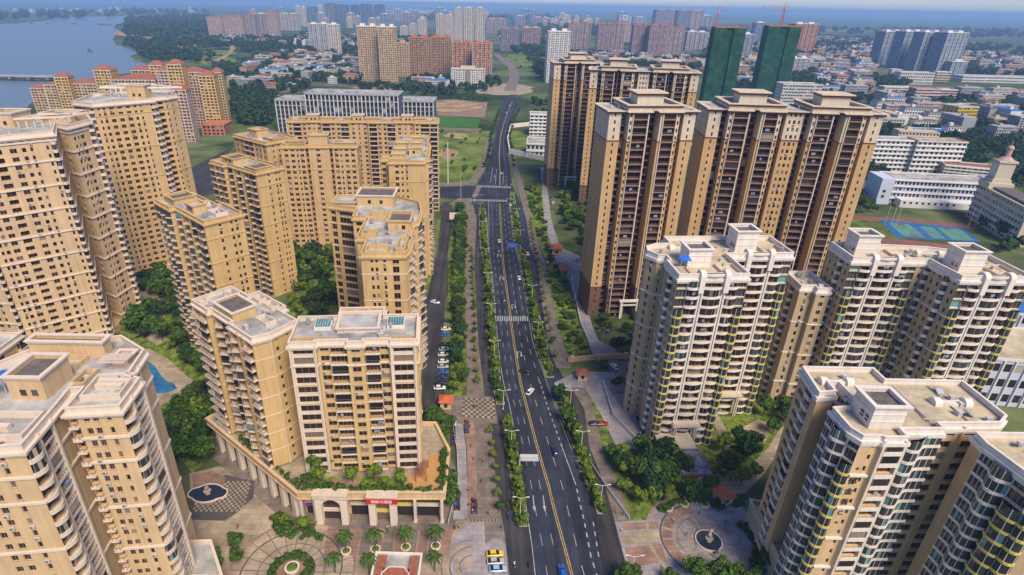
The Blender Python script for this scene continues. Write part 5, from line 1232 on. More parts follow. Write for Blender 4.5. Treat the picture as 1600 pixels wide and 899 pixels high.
def palm(r=2.6, h=6.5, seed=0, n=13):
    rd = random.Random(seed); c = MB()
    for i in range(n):
        a = 2*math.pi*i/n+rd.uniform(-.2,.2); L_ = r*rd.uniform(.85,1.1); up_ = rd.uniform(.25,.9); pts = []
        for k in range(6):
            t = k/5; pts.append((math.cos(a)*L_*t, math.sin(a)*L_*t, h+up_*math.sin(t*2.2)*1.1-t*t*1.5))
        w_ = [.12,.42,.5,.42,.28,.05]
        for k in range(5):
            (x0,y0,z0),(x1,y1,z1) = pts[k], pts[k+1]; nx, ny = -math.sin(a), math.cos(a)
            for s in (-1,1):
                c.poly([(x0,y0,z0),(x1,y1,z1),(x1+nx*w_[k+1]*s,y1+ny*w_[k+1]*s,z1-.22),(x0+nx*w_[k]*s,y0+ny*w_[k]*s,z0-.22)])
    t = MB(); t.bar((0,0,-.1),(.15,.1,h), .2, 7, 0, .13)
    return c, t
# footprints to keep plants off
FOOT = []
for o in bpy.data.objects:
    if o.name.split('.')[0] in ('wall',) and o.parent and o.parent.parent is None and o.parent.name.startswith(('apartment',)):
        r_ = o.parent; mwx = Matrix.Translation(r_.location) @ Matrix.Rotation(r_.rotation_euler.z, 4, 'Z')
        bb = [mwx @ Vector(c) for c in ((o.bound_box[0]),(o.bound_box[4]),(o.bound_box[7]),(o.bound_box[3]))]
        FOOT.append([(q.x,q.y) for q in bb])
FOOT.append([P0, P1, P2, (-74,163), (-48,146), (-9,140)])
# road strips
row([(816,815),(808,756),(797,698),(790,660)], 3.0, 'street', 'yellow green tree in the left planted strip', 'trees in the left planted strip near the plaza', seed=2, sc=(.7,1.1))
row([(782,628),(775,598),(769,536),(764,474),(760,411),(756,386),(754,342),(752,328)], 4.6, 'street', 'small street tree in the left planted strip beyond the checkered crossing', 'trees in the far left planted strip', seed=3, sc=(.75,1.1))
row([(936,795),(922,756),(901,698),(886,660),(874,632)], 4.6, 'street', 'street tree in the right planted strip', 'trees in the near right planted strip', seed=4, sc=(.7,1.1), skip=.1)
row([(900,690),(890,660),(882,640),(872,615)], 3.2, 'garden', 'leafy tree crowding the right kerb by the forecourt gate', 'trees by the forecourt gate', seed=5, sc=(.7,.9))
row([(858,580),(850,560),(846,536),(831,474),(820,411),(811,386),(805,342),(800,310)], 5.2, 'street', 'street tree in the right planted strip beyond the forecourt gate', 'trees in the far right planted strip', seed=6, sc=(.7,1.1))
row([(781,800),(776,756),(769,698),(762,660)], 5.2, 'street', 'round street tree on the left pavement', 'trees on the near left pavement', seed=7, jit=.1, sc=(.6,.8))
row([(746,600),(742,536),(741,474),(738,411),(736,386)], 6.5, 'street', 'small street tree on the left pavement beyond the gatehouse', 'trees on the far left pavement', seed=8, jit=.2, sc=(.6,.8))
row([(868,560),(860,520),(850,474),(842,420),(834,386),(828,342)], 7, 'street', 'small street tree on the right pavement', 'trees on the right pavement', seed=9, jit=.2, sc=(.5,.8))
row([(712,612),(716,560),(716,536),(714,474),(714,440),(716,411),(717,386),(719,342),(720,325)], 4.6, 'garden', 'dense dark tree in the hedge row between side road and pavement', 'trees between side road and pavement', seed=10, sc=(.75,1.05), jit=1.0)
row([(722,600),(724,536),(722,474),(722,411),(724,345)], 6.5, 'garden', 'dense dark tree in the hedge row between side road and pavement', 'trees between side road and pavement', seed=11, sc=(.6,.85), jit=.8)
for pts, sd in (([(820,818),(812,756),(801,698),(793,660)],31),([(813,815),(804,756),(793,698),(788,660)],32),([(784,628),(778,598),(773,536),(768,474),(762,411),(758,386),(755,342)],33),([(772,600),(766,536),(760,474),(757,411)],34),
        ([(940,798),(926,756),(905,698),(891,660),(878,632)],35),([(931,786),(919,756),(897,698),(884,660)],36),([(862,588),(855,560),(850,536),(835,474),(824,411),(813,386),(809,342)],37),([(848,570),(840,536),(829,474),(817,411)],38)):
    row(pts, 2.0, 'bush', 'low hedge shrub in a planted strip of the main road', 'hedge shrubs in the planted strips', seed=sd, sc=(.6,1.15), jit=.5)
GR = rows([(560,890,919),(536,882,918),(505,874,904),(474,867,895),(430,854,878),(400,852,864),(360,838,853),(320,828,846),(290,822,843)])
scatter(GR, 4.2, 'bush', 'low shrub in the green strip right of the road', 'shrubs in the green strip right of the road', seed=12, sc=(.8,1.8), prob=.75)
scatter([(941,700),(962,745),(984,808),(1030,812),(1062,792),(1110,768),(1140,742),(1060,705),(1010,718),(965,708)], 5.0, 'garden', 'garden tree between the round court and the first white block', 'trees of the garden by the round court', seed=13, sc=(.75,1.15), prob=.95)
scatter([(1120,645),(1240,600),(1260,620),(1230,700),(1190,760),(1150,790),(1150,760),(1130,720)], 6.0, 'garden', 'garden tree in the lawn court between the white blocks', 'trees of the lawn court', seed=14, sc=(.7,1.15), prob=.8)
scatter([(190,440),(275,425),(300,520),(330,600),(342,700),(320,735),(272,710),(262,660),(318,622),(300,580),(250,535),(200,525)], 5.6, 'garden', 'dark courtyard tree between the tall left towers and the zigzag blocks', 'trees of the left courtyard', seed=15, sc=(.7,1.15), prob=.9)
scatter([(248,668),(290,640),(342,672),(340,735),(300,740),(262,740)], 4.8, 'garden', 'full green tree beside the pool terrace', 'trees beside the pool terrace', seed=16, sc=(.9,1.35), prob=.9)
scatter([(452,392),(525,385),(535,495),(455,505)], 5.6, 'garden', 'dark tree in the court behind the plaza block', 'trees behind the plaza block', seed=17, sc=(.8,1.2), prob=.75)
scatter([(0,535),(60,530),(100,560),(60,590),(0,600)], 6, 'garden', 'dark tree at the foot of the tallest pink tower', 'trees under the pink tower', seed=18, sc=(.8,1.2))
scatter([(868,300),(925,285),(930,395),(905,400),(880,360)], 6, 'garden', 'tree on the lawn at the foot of the brown towers', 'trees under the brown towers', seed=19, sc=(.7,1.1), prob=.6)
scatter([(930,505),(1000,500),(990,560),(945,555)], 6, 'garden', 'tree at the foot of the nearest yellow tower', 'trees under the nearest yellow tower', seed=20, sc=(.6,1), prob=.7)
scatter([(660,640),(705,660),(710,800),(690,800),(668,700)], 4.2, 'garden', 'tree squeezed between the plaza block and the blue grey cycle track', 'trees right of the plaza block', seed=21, sc=(.7,1.0))
scatter([(1062,300),(1100,195),(1112,200),(1090,330)], 7, 'garden', 'tree between the two groups of brown towers', 'trees between the brown towers', seed=22, prob=.7)
scatter([(950,600),(990,590),(1010,700),(1000,720),(975,650)], 5, 'garden', 'tree lining the grey forecourt of the first white block', 'trees along the grey forecourt', seed=23, sc=(.6,.9))
for (x, y, s) in ((985,915,.8),(1050,918,.9),(1083,905,.9),(1125,914,1.0),(1150,920,1.0),(968,916,.7),(1178,912,.9),(1200,885,.9)):
    X, Y = G(x, y); put_tree('garden', X, Y, s, 'tree at the bottom edge of the photo beside the round court', 'trees at the bottom edge by the round court')
row([(760,262),(764,240),(768,215),(775,190),(782,172)], 13, 'far', 'distant tree on the left verge beyond the far junction', 'trees on the left verge beyond the junction', seed=41, sc=(.35,.6))
row([(804,262),(800,240),(796,215),(802,190),(812,172)], 14, 'far', 'distant tree on the right verge beyond the far junction', 'trees on the right verge beyond the junction', seed=42, sc=(.35,.6))
scatter([(362,150),(436,152),(432,200),(372,205)], 24, 'far', 'scattered bushy tree on the bright meadow left of the dark glazed building', 'trees on the bright meadow', seed=43, sc=(.25,.7), prob=.6)
scatter([(688,208),(756,208),(748,262),(730,282),(690,286)], 15, 'far', 'scattered tree on the meadow by the far junction', 'trees on the junction meadow', seed=44, sc=(.2,.5), prob=.5)
scatter([(796,85),(848,90),(846,118),(812,116)], 34, 'far', 'scattered tree on the green slope beside the distant road', 'trees on the distant green slope', seed=45, sc=(.4,.9), prob=.6)
scatter([(684,152),(770,152),(765,160),(684,157)], 18, 'far', 'tree along the car park behind the bright pitch', 'trees along the distant car park', seed=46, sc=(.4,.7), prob=.8)
scatter([(1312,330),(1330,300),(1372,330),(1330,345)], 9, 'garden', 'tree beside the blue sports court', 'trees beside the blue sports court', seed=47, sc=(.8,1.2))
scatter([(1500,330),(1540,348),(1600,395),(1570,405)], 8, 'garden', 'tree between the sports court and the clock tower wing', 'trees by the clock tower wing', seed=48, sc=(.8,1.2), prob=.5)
scatter([(326,832),(352,824),(382,862),(380,899),(338,905)], 4.2, 'garden', 'tree in the plaza bed beside the lower left block', 'trees in the plaza bed by the lower left block', seed=51, sc=(.6,.9))
scatter([(430,806),(470,820),(506,836),(500,846),(440,848),(428,830)], 2.0, 'bush', 'low shrub in the bed left of the left stone portal', 'shrubs left of the stone portal', seed=52, sc=(.8,1.2))
for (x, y, s, l) in ((446,822,.8,'left'),(474,832,1.0,'right')): put_tree('street', *G(x,y), s*1.2, 'full small tree, %s of the two before the podium corner' % l, 'trees before the podium corner')
# ring hedges of the round court
hr = random.Random(5)
for i in range(16):
    a = R(55+i*5.2); put_tree('bush', c4[0]+14.2*math.cos(a), c4[1]+14.2*math.sin(a), hr.uniform(.8,1.1), 'clipped shrub in the curved bed behind the round court', 'shrubs in the curved bed')
for i in range(15):
    a = R(-52+i*5.4); put_tree('bush', c4[0]+12.4*math.cos(a), c4[1]+12.4*math.sin(a), hr.uniform(.9,1.3), 'clipped shrub in the curved bed right of the round court', 'shrubs in the curved bed on the right')
# podium roof planting
for i, (x, y, s) in enumerate(((-44,121,1.0),(-42,126,.7),(-46,124,.9),(-35,121.3,.9),(-29,121.5,1.0),(-26,119.5,.6),(-31,118.9,.5),(-21,120,.7),(-22,123,.6),(-47,119.5,.6))):
    put_tree('street', x, y, s*1.35, 'small tree in the podium roof garden', 'trees of the podium roof garden', PT-.45)
for i in range(30):
    x = -10.2 if i > 18 else -47+i*2.0; y = 118.1 if i <= 18 else 118.5+(i-18)*1.3
    put_tree('bush', x+hr.uniform(-.3,.3), y, hr.uniform(.8,1.2), 'hedge shrub along the podium parapet', 'hedge shrubs along the podium parapet', PT-.45)
for i in range(12): put_tree('bush', -49-i*2.1, 118.8+i*1.72, hr.uniform(.7,1.1), 'hedge shrub along the podium parapet', 'hedge shrubs along the podium parapet', PT-.45)
# palms on the plaza
pc, pt_ = palm(); pcm = pc.mesh('crown', M['leaf']); ptm = pt_.mesh('trunk', M['bark'])
potm = MB(); potm.cone(0,0,0,.55,1.25,1.35,16); potm.cone(0,0,.552,.6,1.0,1.0,16,1); potm = potm.mesh('planter', [M['trim'],M['verge']])
for i, (x, y, s, lab) in enumerate(((541,863,1,'palm before the left stone portal, in a round planter'),(587,860,1,'second palm from the left in the planter row before the shops'),(634,857,1,'third palm from the left in the planter row before the shops'),(681,855,1,'rightmost palm in the planter row before the shops'),
        (524,895,.9,'palm beside the round plaza bed at the bottom edge'),(577,897,.9,'palm left of the red roofed kiosk'),(679,893,.9,'palm right of the red roofed kiosk'))):
    X, Y = G(x, y); o = empty('palm_tree', (X,Y,0), i*1.1, label=lab, cat='palm', group='palms on the plaza'); o.scale = (s,s,s)
    inst('crown', pcm, o, rz=i); inst('trunk', ptm, o)
    if s == 1: q = inst('round_planter', potm, None, (X,Y,.03)); tag(q, 'pale round stone planter ring around a palm before the shops', 'planter', 'round planters before the shops')
pc, pt_ = palm(4.4, 7.5, 5, 22)
for i, (x, y) in enumerate(((290,722),(462,858))):
    X, Y = G(x, y)
    if i == 0:
        o = empty('palm_tree', (X,Y,0), 0, label='large spreading palm above the little fountain court', cat='palm'); pc.build('crown', M['leafd'], o); pt_.build('trunk', M['bark'], o)
# big planting disc on the plaza
for i in range(26):
    a = 2*math.pi*i/26; put_tree('bush', c1[0]+4.4*math.cos(a), c1[1]+4.4*math.sin(a), .9, 'shrub in the round plaza bed at the bottom edge', 'shrubs of the round plaza bed')
# far woods: joined canopies, beyond counting
def canopy(name, polys, step, seed, kind='far', sc=(.7,1.2), label=None, prob=1.0):
    rd = random.Random(seed); b = MB(); src = [crown(seed+i, r, 5, 4, 13, 1.7, .75) for i, r in enumerate((5,6,7))]
    for px in polys:
        poly = [G(*p) for p in px]; xs = [p[0] for p in poly]; ys = [p[1] for p in poly]; y = min(ys)
        ymid = (min(ys)+max(ys))/2; st_ = step*max(1, ymid/700)
        while y < max(ys):
            x = min(xs)
            while x < max(xs):
                a, c = x+rd.uniform(-.5,.5)*st_, y+rd.uniform(-.5,.5)*st_
                if inside((a,c), poly) and rd.random() < (prob if math.sin(a*.011+seed)+math.sin(c*.009) < .35 else prob*.25+.0) and not near_block(a,c,6): b.add(src[rd.randrange(3)], a, c, 0, rd.uniform(0,6), rd.uniform(*sc)*(st_/step)**.8)
                x += st_
            y += st_
    return b.build(name, [M['leafd']], label=label, cat='wood', kind='stuff')
canopy('woodland', [[(205,30),(330,28),(340,60),(250,66),(190,58)],[(190,64),(240,70),(330,92),(330,100),(240,98),(210,88)],[(240,66),(360,62),(350,76),(260,74)],[(330,105),(480,100),(560,105),(560,115),(420,120),(360,130)],[(370,70),(480,80),(560,95),(500,98),(390,92)]], 9, 1, label='dark hazy woods on the far lake shore', prob=.85)
canopy('woodland', [[(360,140),(432,146),(430,196),(380,200),(366,180)],[(640,125),(780,128),(790,145),(700,150),(640,150)],[(560,135),(660,140),(650,150),(560,146)],[(820,62),(848,60),(848,130),(830,115)],[(785,70),(815,70),(825,85),(800,85)],[(830,160),(860,165),(862,182),(828,178)]], 9, 2, label='rough trees around the far junction')
canopy('woodland', [[(1240,120),(1420,128),(1420,138),(1240,135)],[(1355,155),(1420,158),(1412,180),(1360,185)],[(1490,195),(1590,200),(1600,245),(1570,240),(1500,228)],[(1540,165),(1600,160),(1600,180),(1545,190)],[(1495,225),(1545,232),(1530,262),(1492,258)],[(1560,240),(1640,250),(1640,300),(1580,290)],[(1430,262),(1530,268),(1530,275),(1430,272)],[(1340,268),(1380,270),(1378,290),(1335,285)],[(1300,300),(1345,300),(1340,335),(1312,335)],[(1555,355),(1600,362),(1600,372)],[(1590,385),(1600,400),(1560,400)],[(1440,180),(1500,185),(1490,200),(1440,200)]], 9, 3, label='dark trees among the low houses on the right')
canopy('woodland', [[(1240,60),(1365,64),(1365,100),(1240,92)],[(1505,70),(1600,76),(1600,112),(1505,108)],[(870,45),(1600,50),(1600,62),(870,56)],[(600,24),(900,30),(900,38),(600,34)],[(0,24),(330,18),(330,23),(0,36)]], 22, 4, label='hazy woods toward the horizon')
for kind, lst in REST.items():
    b = MB()
    for (v, x, y, z, sc, a) in lst:
        me = v[1]; src = MB(); src.v = [tuple(q.co) for q in me.vertices][::1]; src.f = [tuple(p.vertices) for p in me.polygons]; src.m = [0]*len(src.f)
        b.add(src, x, y, z, a, sc)
    b.build('tree_canopy' if kind != 'bush' else 'shrubbery', M['leaf'], label='tree crowns crowding the gardens between the blocks' if kind != 'bush' else 'low green shrubs massed along the planted strips', cat='trees' if kind != 'bush' else 'shrubs', kind='stuff')
# ------------------------------------------------------------------ the city beyond
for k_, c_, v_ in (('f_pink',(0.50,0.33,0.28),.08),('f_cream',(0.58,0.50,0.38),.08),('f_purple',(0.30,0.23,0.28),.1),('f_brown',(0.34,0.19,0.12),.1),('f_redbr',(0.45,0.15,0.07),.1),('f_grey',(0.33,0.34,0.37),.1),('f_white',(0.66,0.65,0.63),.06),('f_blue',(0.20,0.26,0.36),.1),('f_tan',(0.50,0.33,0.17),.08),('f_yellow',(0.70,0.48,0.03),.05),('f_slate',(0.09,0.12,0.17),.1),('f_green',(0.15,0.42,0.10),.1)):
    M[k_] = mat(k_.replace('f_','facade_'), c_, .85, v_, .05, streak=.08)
def far_tower(label, x0, x1, yb, yt, m, fin='f_white', cap='f_white', ang=0, depth=.7, nc=None, crown_h=4, group=None, lift=2, side=None, slabs=True, fpx=3.0, name='tower_block'):
    xb = (x0+x1)/2; X, Y = G(xb, yb); h = top_z(X, Y, yt); Xa, _ = G(x0, yb); Xb, _ = G(x1, yb); w = abs(Xb-Xa); d = w*depth
    o = empty(name, (X, Y, 0), R(ang), label=label, cat='tower block', group=group)
    nc = nc or max(3, int(w/3.6)); n = max(3, int(h/fpx))
    b = MB(); b.box(-w/2, 0, 0, w/2, d, h); b.build('wall', M[m], o)
    b = MB(); s = w/nc; fh = h/n; sp = max(1, int(round(d/ (s*1.2)))); ss = d/sp
    for f in range(n):
        z = f*fh+fh*.3
        for c in range(nc): b.quad((-w/2+s*(c+.2),-.06,z),(-w/2+s*(c+.8),-.06,z),(-w/2+s*(c+.8),-.06,z+fh*.52),(-w/2+s*(c+.2),-.06,z+fh*.52))
        for c in range(sp):
            for sx, q in ((w/2+.06, 1), (-w/2-.06, -1)):
                y0, y1 = ss*(c+.35), ss*(c+.65)
                if q < 0: y0, y1 = y1, y0
                b.quad((sx,y0,z),(sx,y1,z),(sx,y1,z+fh*.5),(sx,y0,z+fh*.5))
    b.build('window', M['glass'], o, kind='stuff')
    b = MB()
    for c in range(nc+1):
        if c % 2 == 0 or c == nc: b.box(-w/2+s*c-.35,-.9,0,-w/2+s*c+.35,-.001,h+.5)
    b.build('pilaster', M[fin], o, kind='stuff')
    if slabs:
        b = MB()
        for f in range(1, n+1):
            for c in range(0, nc, 2):
                b.box(-w/2+s*c+.36,-.75,f*fh-.35,-w/2+s*(c+1)-.05,-.002,f*fh+.3)
        b.build('balcony', M[fin], o, kind='stuff')
    b = MB(); b.box(-w/2-.5,-.6,h+.002,w/2+.5,d+.5,h+1.2); b.build('parapet', M[cap], o)
    b = MB()
    for i in range(lift):
        x = -w/2+w*(i+.5)/lift; b2 = MB(); b2.box(x-w/lift*.22,d*.25,h+1.203,x+w/lift*.22,d*.75,h+1.2+crown_h); b2.build('lift_tower', M[cap], o)
    return o, h, w, d
T = [
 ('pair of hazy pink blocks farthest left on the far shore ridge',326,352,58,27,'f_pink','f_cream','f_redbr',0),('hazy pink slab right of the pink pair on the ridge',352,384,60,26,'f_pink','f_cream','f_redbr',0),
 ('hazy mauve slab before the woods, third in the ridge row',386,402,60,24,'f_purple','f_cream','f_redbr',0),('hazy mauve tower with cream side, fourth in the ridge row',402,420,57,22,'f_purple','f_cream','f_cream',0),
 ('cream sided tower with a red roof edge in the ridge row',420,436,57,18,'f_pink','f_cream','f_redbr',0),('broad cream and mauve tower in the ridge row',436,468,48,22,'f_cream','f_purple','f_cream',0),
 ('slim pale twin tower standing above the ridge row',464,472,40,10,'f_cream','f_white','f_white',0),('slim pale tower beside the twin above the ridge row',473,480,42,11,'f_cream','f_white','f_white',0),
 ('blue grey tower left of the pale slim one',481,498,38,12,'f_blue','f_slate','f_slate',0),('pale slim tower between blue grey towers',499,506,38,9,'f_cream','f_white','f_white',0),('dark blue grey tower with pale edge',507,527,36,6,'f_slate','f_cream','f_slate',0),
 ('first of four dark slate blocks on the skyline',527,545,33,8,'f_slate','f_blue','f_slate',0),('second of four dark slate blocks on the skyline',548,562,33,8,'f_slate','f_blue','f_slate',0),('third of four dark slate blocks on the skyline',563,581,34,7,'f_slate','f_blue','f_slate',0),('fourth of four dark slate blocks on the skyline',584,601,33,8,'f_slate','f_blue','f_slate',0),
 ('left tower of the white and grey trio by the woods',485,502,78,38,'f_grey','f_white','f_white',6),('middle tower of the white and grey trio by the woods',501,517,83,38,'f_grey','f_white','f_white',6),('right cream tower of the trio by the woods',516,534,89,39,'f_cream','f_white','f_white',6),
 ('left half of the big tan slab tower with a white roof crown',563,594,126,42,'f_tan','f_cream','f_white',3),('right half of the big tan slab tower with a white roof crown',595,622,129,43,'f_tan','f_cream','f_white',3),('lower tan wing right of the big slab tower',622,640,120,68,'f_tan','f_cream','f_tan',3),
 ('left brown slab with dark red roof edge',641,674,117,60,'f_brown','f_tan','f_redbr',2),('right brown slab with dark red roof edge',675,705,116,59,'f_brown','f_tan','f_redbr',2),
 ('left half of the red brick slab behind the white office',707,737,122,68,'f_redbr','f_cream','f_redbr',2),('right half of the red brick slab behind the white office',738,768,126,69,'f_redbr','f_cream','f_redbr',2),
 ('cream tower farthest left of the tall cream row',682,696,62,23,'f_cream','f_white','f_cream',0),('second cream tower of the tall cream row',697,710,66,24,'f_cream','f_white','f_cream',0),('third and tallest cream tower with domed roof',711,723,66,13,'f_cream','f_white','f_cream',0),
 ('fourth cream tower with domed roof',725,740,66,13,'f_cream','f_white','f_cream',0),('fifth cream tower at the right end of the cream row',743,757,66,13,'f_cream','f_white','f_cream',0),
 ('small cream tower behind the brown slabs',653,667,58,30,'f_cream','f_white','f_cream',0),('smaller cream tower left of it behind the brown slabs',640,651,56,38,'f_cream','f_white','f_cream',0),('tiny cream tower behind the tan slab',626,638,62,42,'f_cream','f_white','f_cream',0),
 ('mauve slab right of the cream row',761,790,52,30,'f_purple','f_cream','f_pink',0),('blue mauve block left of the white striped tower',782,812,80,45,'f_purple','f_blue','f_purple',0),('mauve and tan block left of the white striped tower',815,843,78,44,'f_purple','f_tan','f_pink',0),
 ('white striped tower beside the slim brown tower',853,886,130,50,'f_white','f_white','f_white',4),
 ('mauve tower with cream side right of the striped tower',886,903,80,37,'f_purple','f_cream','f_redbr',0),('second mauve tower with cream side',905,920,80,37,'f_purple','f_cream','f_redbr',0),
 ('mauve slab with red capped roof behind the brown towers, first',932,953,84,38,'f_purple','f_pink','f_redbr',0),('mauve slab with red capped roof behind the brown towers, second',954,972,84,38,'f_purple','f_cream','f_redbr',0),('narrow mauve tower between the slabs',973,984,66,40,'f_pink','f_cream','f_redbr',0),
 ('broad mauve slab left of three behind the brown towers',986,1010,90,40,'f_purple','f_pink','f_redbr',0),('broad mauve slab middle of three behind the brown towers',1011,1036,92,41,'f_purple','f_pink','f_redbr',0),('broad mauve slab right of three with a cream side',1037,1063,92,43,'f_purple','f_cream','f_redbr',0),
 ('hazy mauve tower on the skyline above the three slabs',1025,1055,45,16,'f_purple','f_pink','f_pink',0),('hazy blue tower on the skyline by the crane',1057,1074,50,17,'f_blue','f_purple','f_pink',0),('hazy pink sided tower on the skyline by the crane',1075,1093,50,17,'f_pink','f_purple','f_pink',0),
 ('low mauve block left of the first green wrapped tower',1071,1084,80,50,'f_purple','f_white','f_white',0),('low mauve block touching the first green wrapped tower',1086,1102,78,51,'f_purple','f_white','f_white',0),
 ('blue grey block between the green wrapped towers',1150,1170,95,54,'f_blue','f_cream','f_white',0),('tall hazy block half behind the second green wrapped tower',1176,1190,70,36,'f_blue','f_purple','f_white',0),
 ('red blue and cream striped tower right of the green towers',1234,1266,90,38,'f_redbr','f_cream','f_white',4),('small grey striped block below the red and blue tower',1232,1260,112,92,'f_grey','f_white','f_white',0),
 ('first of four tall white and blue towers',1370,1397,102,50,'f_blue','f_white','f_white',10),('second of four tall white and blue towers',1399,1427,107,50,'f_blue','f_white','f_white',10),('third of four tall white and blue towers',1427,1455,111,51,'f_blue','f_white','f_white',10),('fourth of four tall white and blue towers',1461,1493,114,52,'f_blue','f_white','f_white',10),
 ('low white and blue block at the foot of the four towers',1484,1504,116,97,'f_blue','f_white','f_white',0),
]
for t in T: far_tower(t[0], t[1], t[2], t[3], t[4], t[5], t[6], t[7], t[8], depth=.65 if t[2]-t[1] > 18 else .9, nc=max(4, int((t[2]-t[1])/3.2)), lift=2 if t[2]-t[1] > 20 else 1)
rd = random.Random(9)
for i in range(15):
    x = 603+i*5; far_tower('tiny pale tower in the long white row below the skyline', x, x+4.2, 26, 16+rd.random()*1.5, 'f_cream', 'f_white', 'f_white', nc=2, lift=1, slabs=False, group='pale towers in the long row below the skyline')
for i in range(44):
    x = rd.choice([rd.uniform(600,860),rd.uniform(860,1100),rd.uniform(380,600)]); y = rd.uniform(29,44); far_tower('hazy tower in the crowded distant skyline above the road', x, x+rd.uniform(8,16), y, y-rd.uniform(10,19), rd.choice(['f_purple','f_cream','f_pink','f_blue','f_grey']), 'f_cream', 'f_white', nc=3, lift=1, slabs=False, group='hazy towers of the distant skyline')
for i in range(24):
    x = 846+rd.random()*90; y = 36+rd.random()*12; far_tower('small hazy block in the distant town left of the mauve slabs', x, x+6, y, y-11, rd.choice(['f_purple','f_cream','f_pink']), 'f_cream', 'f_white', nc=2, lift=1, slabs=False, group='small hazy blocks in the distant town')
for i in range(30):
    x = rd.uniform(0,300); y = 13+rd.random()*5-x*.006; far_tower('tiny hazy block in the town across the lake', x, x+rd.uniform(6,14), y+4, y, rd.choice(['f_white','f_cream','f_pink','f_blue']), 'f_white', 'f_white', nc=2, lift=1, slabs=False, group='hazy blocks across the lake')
# white office before the red slab, with a tall glazed door bay
o, h, w, d = far_tower('white office with columns and a dark glass centre before the red slabs', 705, 757, 135, 109, 'f_white', 'f_white', 'f_cream', 2, depth=.35, nc=15, lift=1, slabs=False, name='office_building')
b = MB(); b.box(-w*.07,-1.4,0,w*.07,-.9,h-2); b.build('entrance_glass', M['glass'], o)
# dark glazed building with pale grid
for (x0,x1,yb,yt,lab) in ((436,482,207,158,'left low wing of the dark glazed building with a pale grid'),(482,626,214,149,'long dark glazed building with a pale grid and a grey roof'),(626,678,208,160,'right low wing of the dark glazed building with a pale grid')):
    X, Y = G((x0+x1)/2, yb); hh = top_z(X, Y, yt); Xa, _ = G(x0,yb); Xb, _ = G(x1,yb); w = Xb-Xa
    o = empty('glazed_building', (X,Y,0), R(-1), label=lab, cat='office building')
    b = MB(); b.box(-w/2,0,0,w/2,34,hh); b.build('wall', M['f_slate'], o)
    b = MB(); k = int(w/4.2)
    for i in range(k+1): x = -w/2+w*i/k; b.box(x-.45,-1.1,0,x+.45,-.002,hh)
    b.build('pilaster', M['f_white'], o, kind='stuff')
    b = MB(); n = 7
    for i in range(1,n):
        if i % 3 == 0 or i == n-1: b.box(-w/2,-.9,hh*i/n-.4,w/2,-.004,hh*i/n+.4)
    b.box(-w/2-1,-1.4,hh+.002,w/2+1,35,hh+1.4); b.build('string_course', M['f_grey'], o)
    b = MB()
    for f in range(n):
        for i in range(k):
            x = -w/2+w*(i+.15)/k; b.quad((x,-.05,hh*(f+.2)/n),(x+w*.7/k,-.05,hh*(f+.2)/n),(x+w*.7/k,-.05,hh*(f+.85)/n),(x,-.05,hh*(f+.85)/n))
    b.build('window', M['glass'], o, kind='stuff')
    b = MB(); b.box(-w/2+4,6,hh+1.4,w/2-4,26,hh+2.6); b.build('roof', M['roofg'], o)
# red roofed golden complex by the lake
def hip(b, x0, y0, x1, y1, z, h, ov=.8, mi=0):
    x0-=ov;y0-=ov;x1+=ov;y1+=ov; m_ = min(x1-x0,y1-y0)/2*.75
    a=(x0,y0,z);c=(x1,y0,z);d_=(x1,y1,z);e=(x0,y1,z)
    if x1-x0 > y1-y0: p=(x0+m_,(y0+y1)/2,z+h);q=(x1-m_,(y0+y1)/2,z+h); b.poly([a,c,q,p],mi);b.poly([c,d_,q],mi);b.poly([d_,e,p,q],mi);b.poly([e,a,p],mi)
    else: p=((x0+x1)/2,y0+m_,z+h);q=((x0+x1)/2,y1-m_,z+h); b.poly([a,c,p],mi);b.poly([c,d_,q,p],mi);b.poly([d_,e,q],mi);b.poly([e,a,p,q],mi)
    b.poly([e,d_,c,a],mi)
RT = [(58,85,175,135,'f_tan','small golden tower block with a red hip roof at the lake end of the row',22,0),(85,130,190,130,'f_tan','golden block with a broad red roof, second from the lake',20,0),(105,125,192,118,'f_yell','tall golden turret rising behind the white roof frames',10,0),
      (130,165,190,128,'f_tan','golden block between two turrets in the red roofed row',18,0),(167,192,192,107,'f_yell','golden turret with a tiny red pyramid roof, middle of the row',10,0),(190,258,195,122,'f_tan','long golden block with the largest red roof of the row',22,0),
      (222,252,182,107,'f_tan','golden block with a flat red roof behind the large one',16,0),(252,270,188,99,'f_yell','slim golden turret left of the tallest one',9,0),(262,283,196,108,'f_pink','pink striped block between golden turrets',16,0),
      (282,303,206,98,'f_yell','tallest golden turret with a red cap',14,0),(300,330,200,110,'f_pink','pink striped block right of the tallest turret',22,0),(325,348,203,116,'f_yell','bright golden end block with red cap at the right end of the row',20,0),(344,358,190,110,'f_yell','thin golden end tower farthest right of the row',14,0),
      (283,306,222,138,'f_pink','pink lower wing before the tallest golden turret',20,0)]
M['f_yell'] = mat('facade_golden', (0.60,0.34,0.07), .85, .06, .05)
for (x0,x1,yb,yt,m_,lab,dp,a_) in RT:
    o, h, w, d = far_tower(lab, x0, x1, yb, yt+4, m_, 'f_cream', 'f_cream', 4, depth=.9, nc=max(3,int((x1-x0)/5)), lift=0)
    b = MB(); hip(b, -w/2, 0, w/2, d, h+1.25, 4.2); b.build('roof', M['rooft'], o)
o, h, w, d = far_tower('low red brown podium at the foot of the golden turrets', 318, 352, 212, 197, 'f_redbr', 'f_pink', 'f_redbr', 4, depth=1.2, nc=5, lift=0, slabs=False)
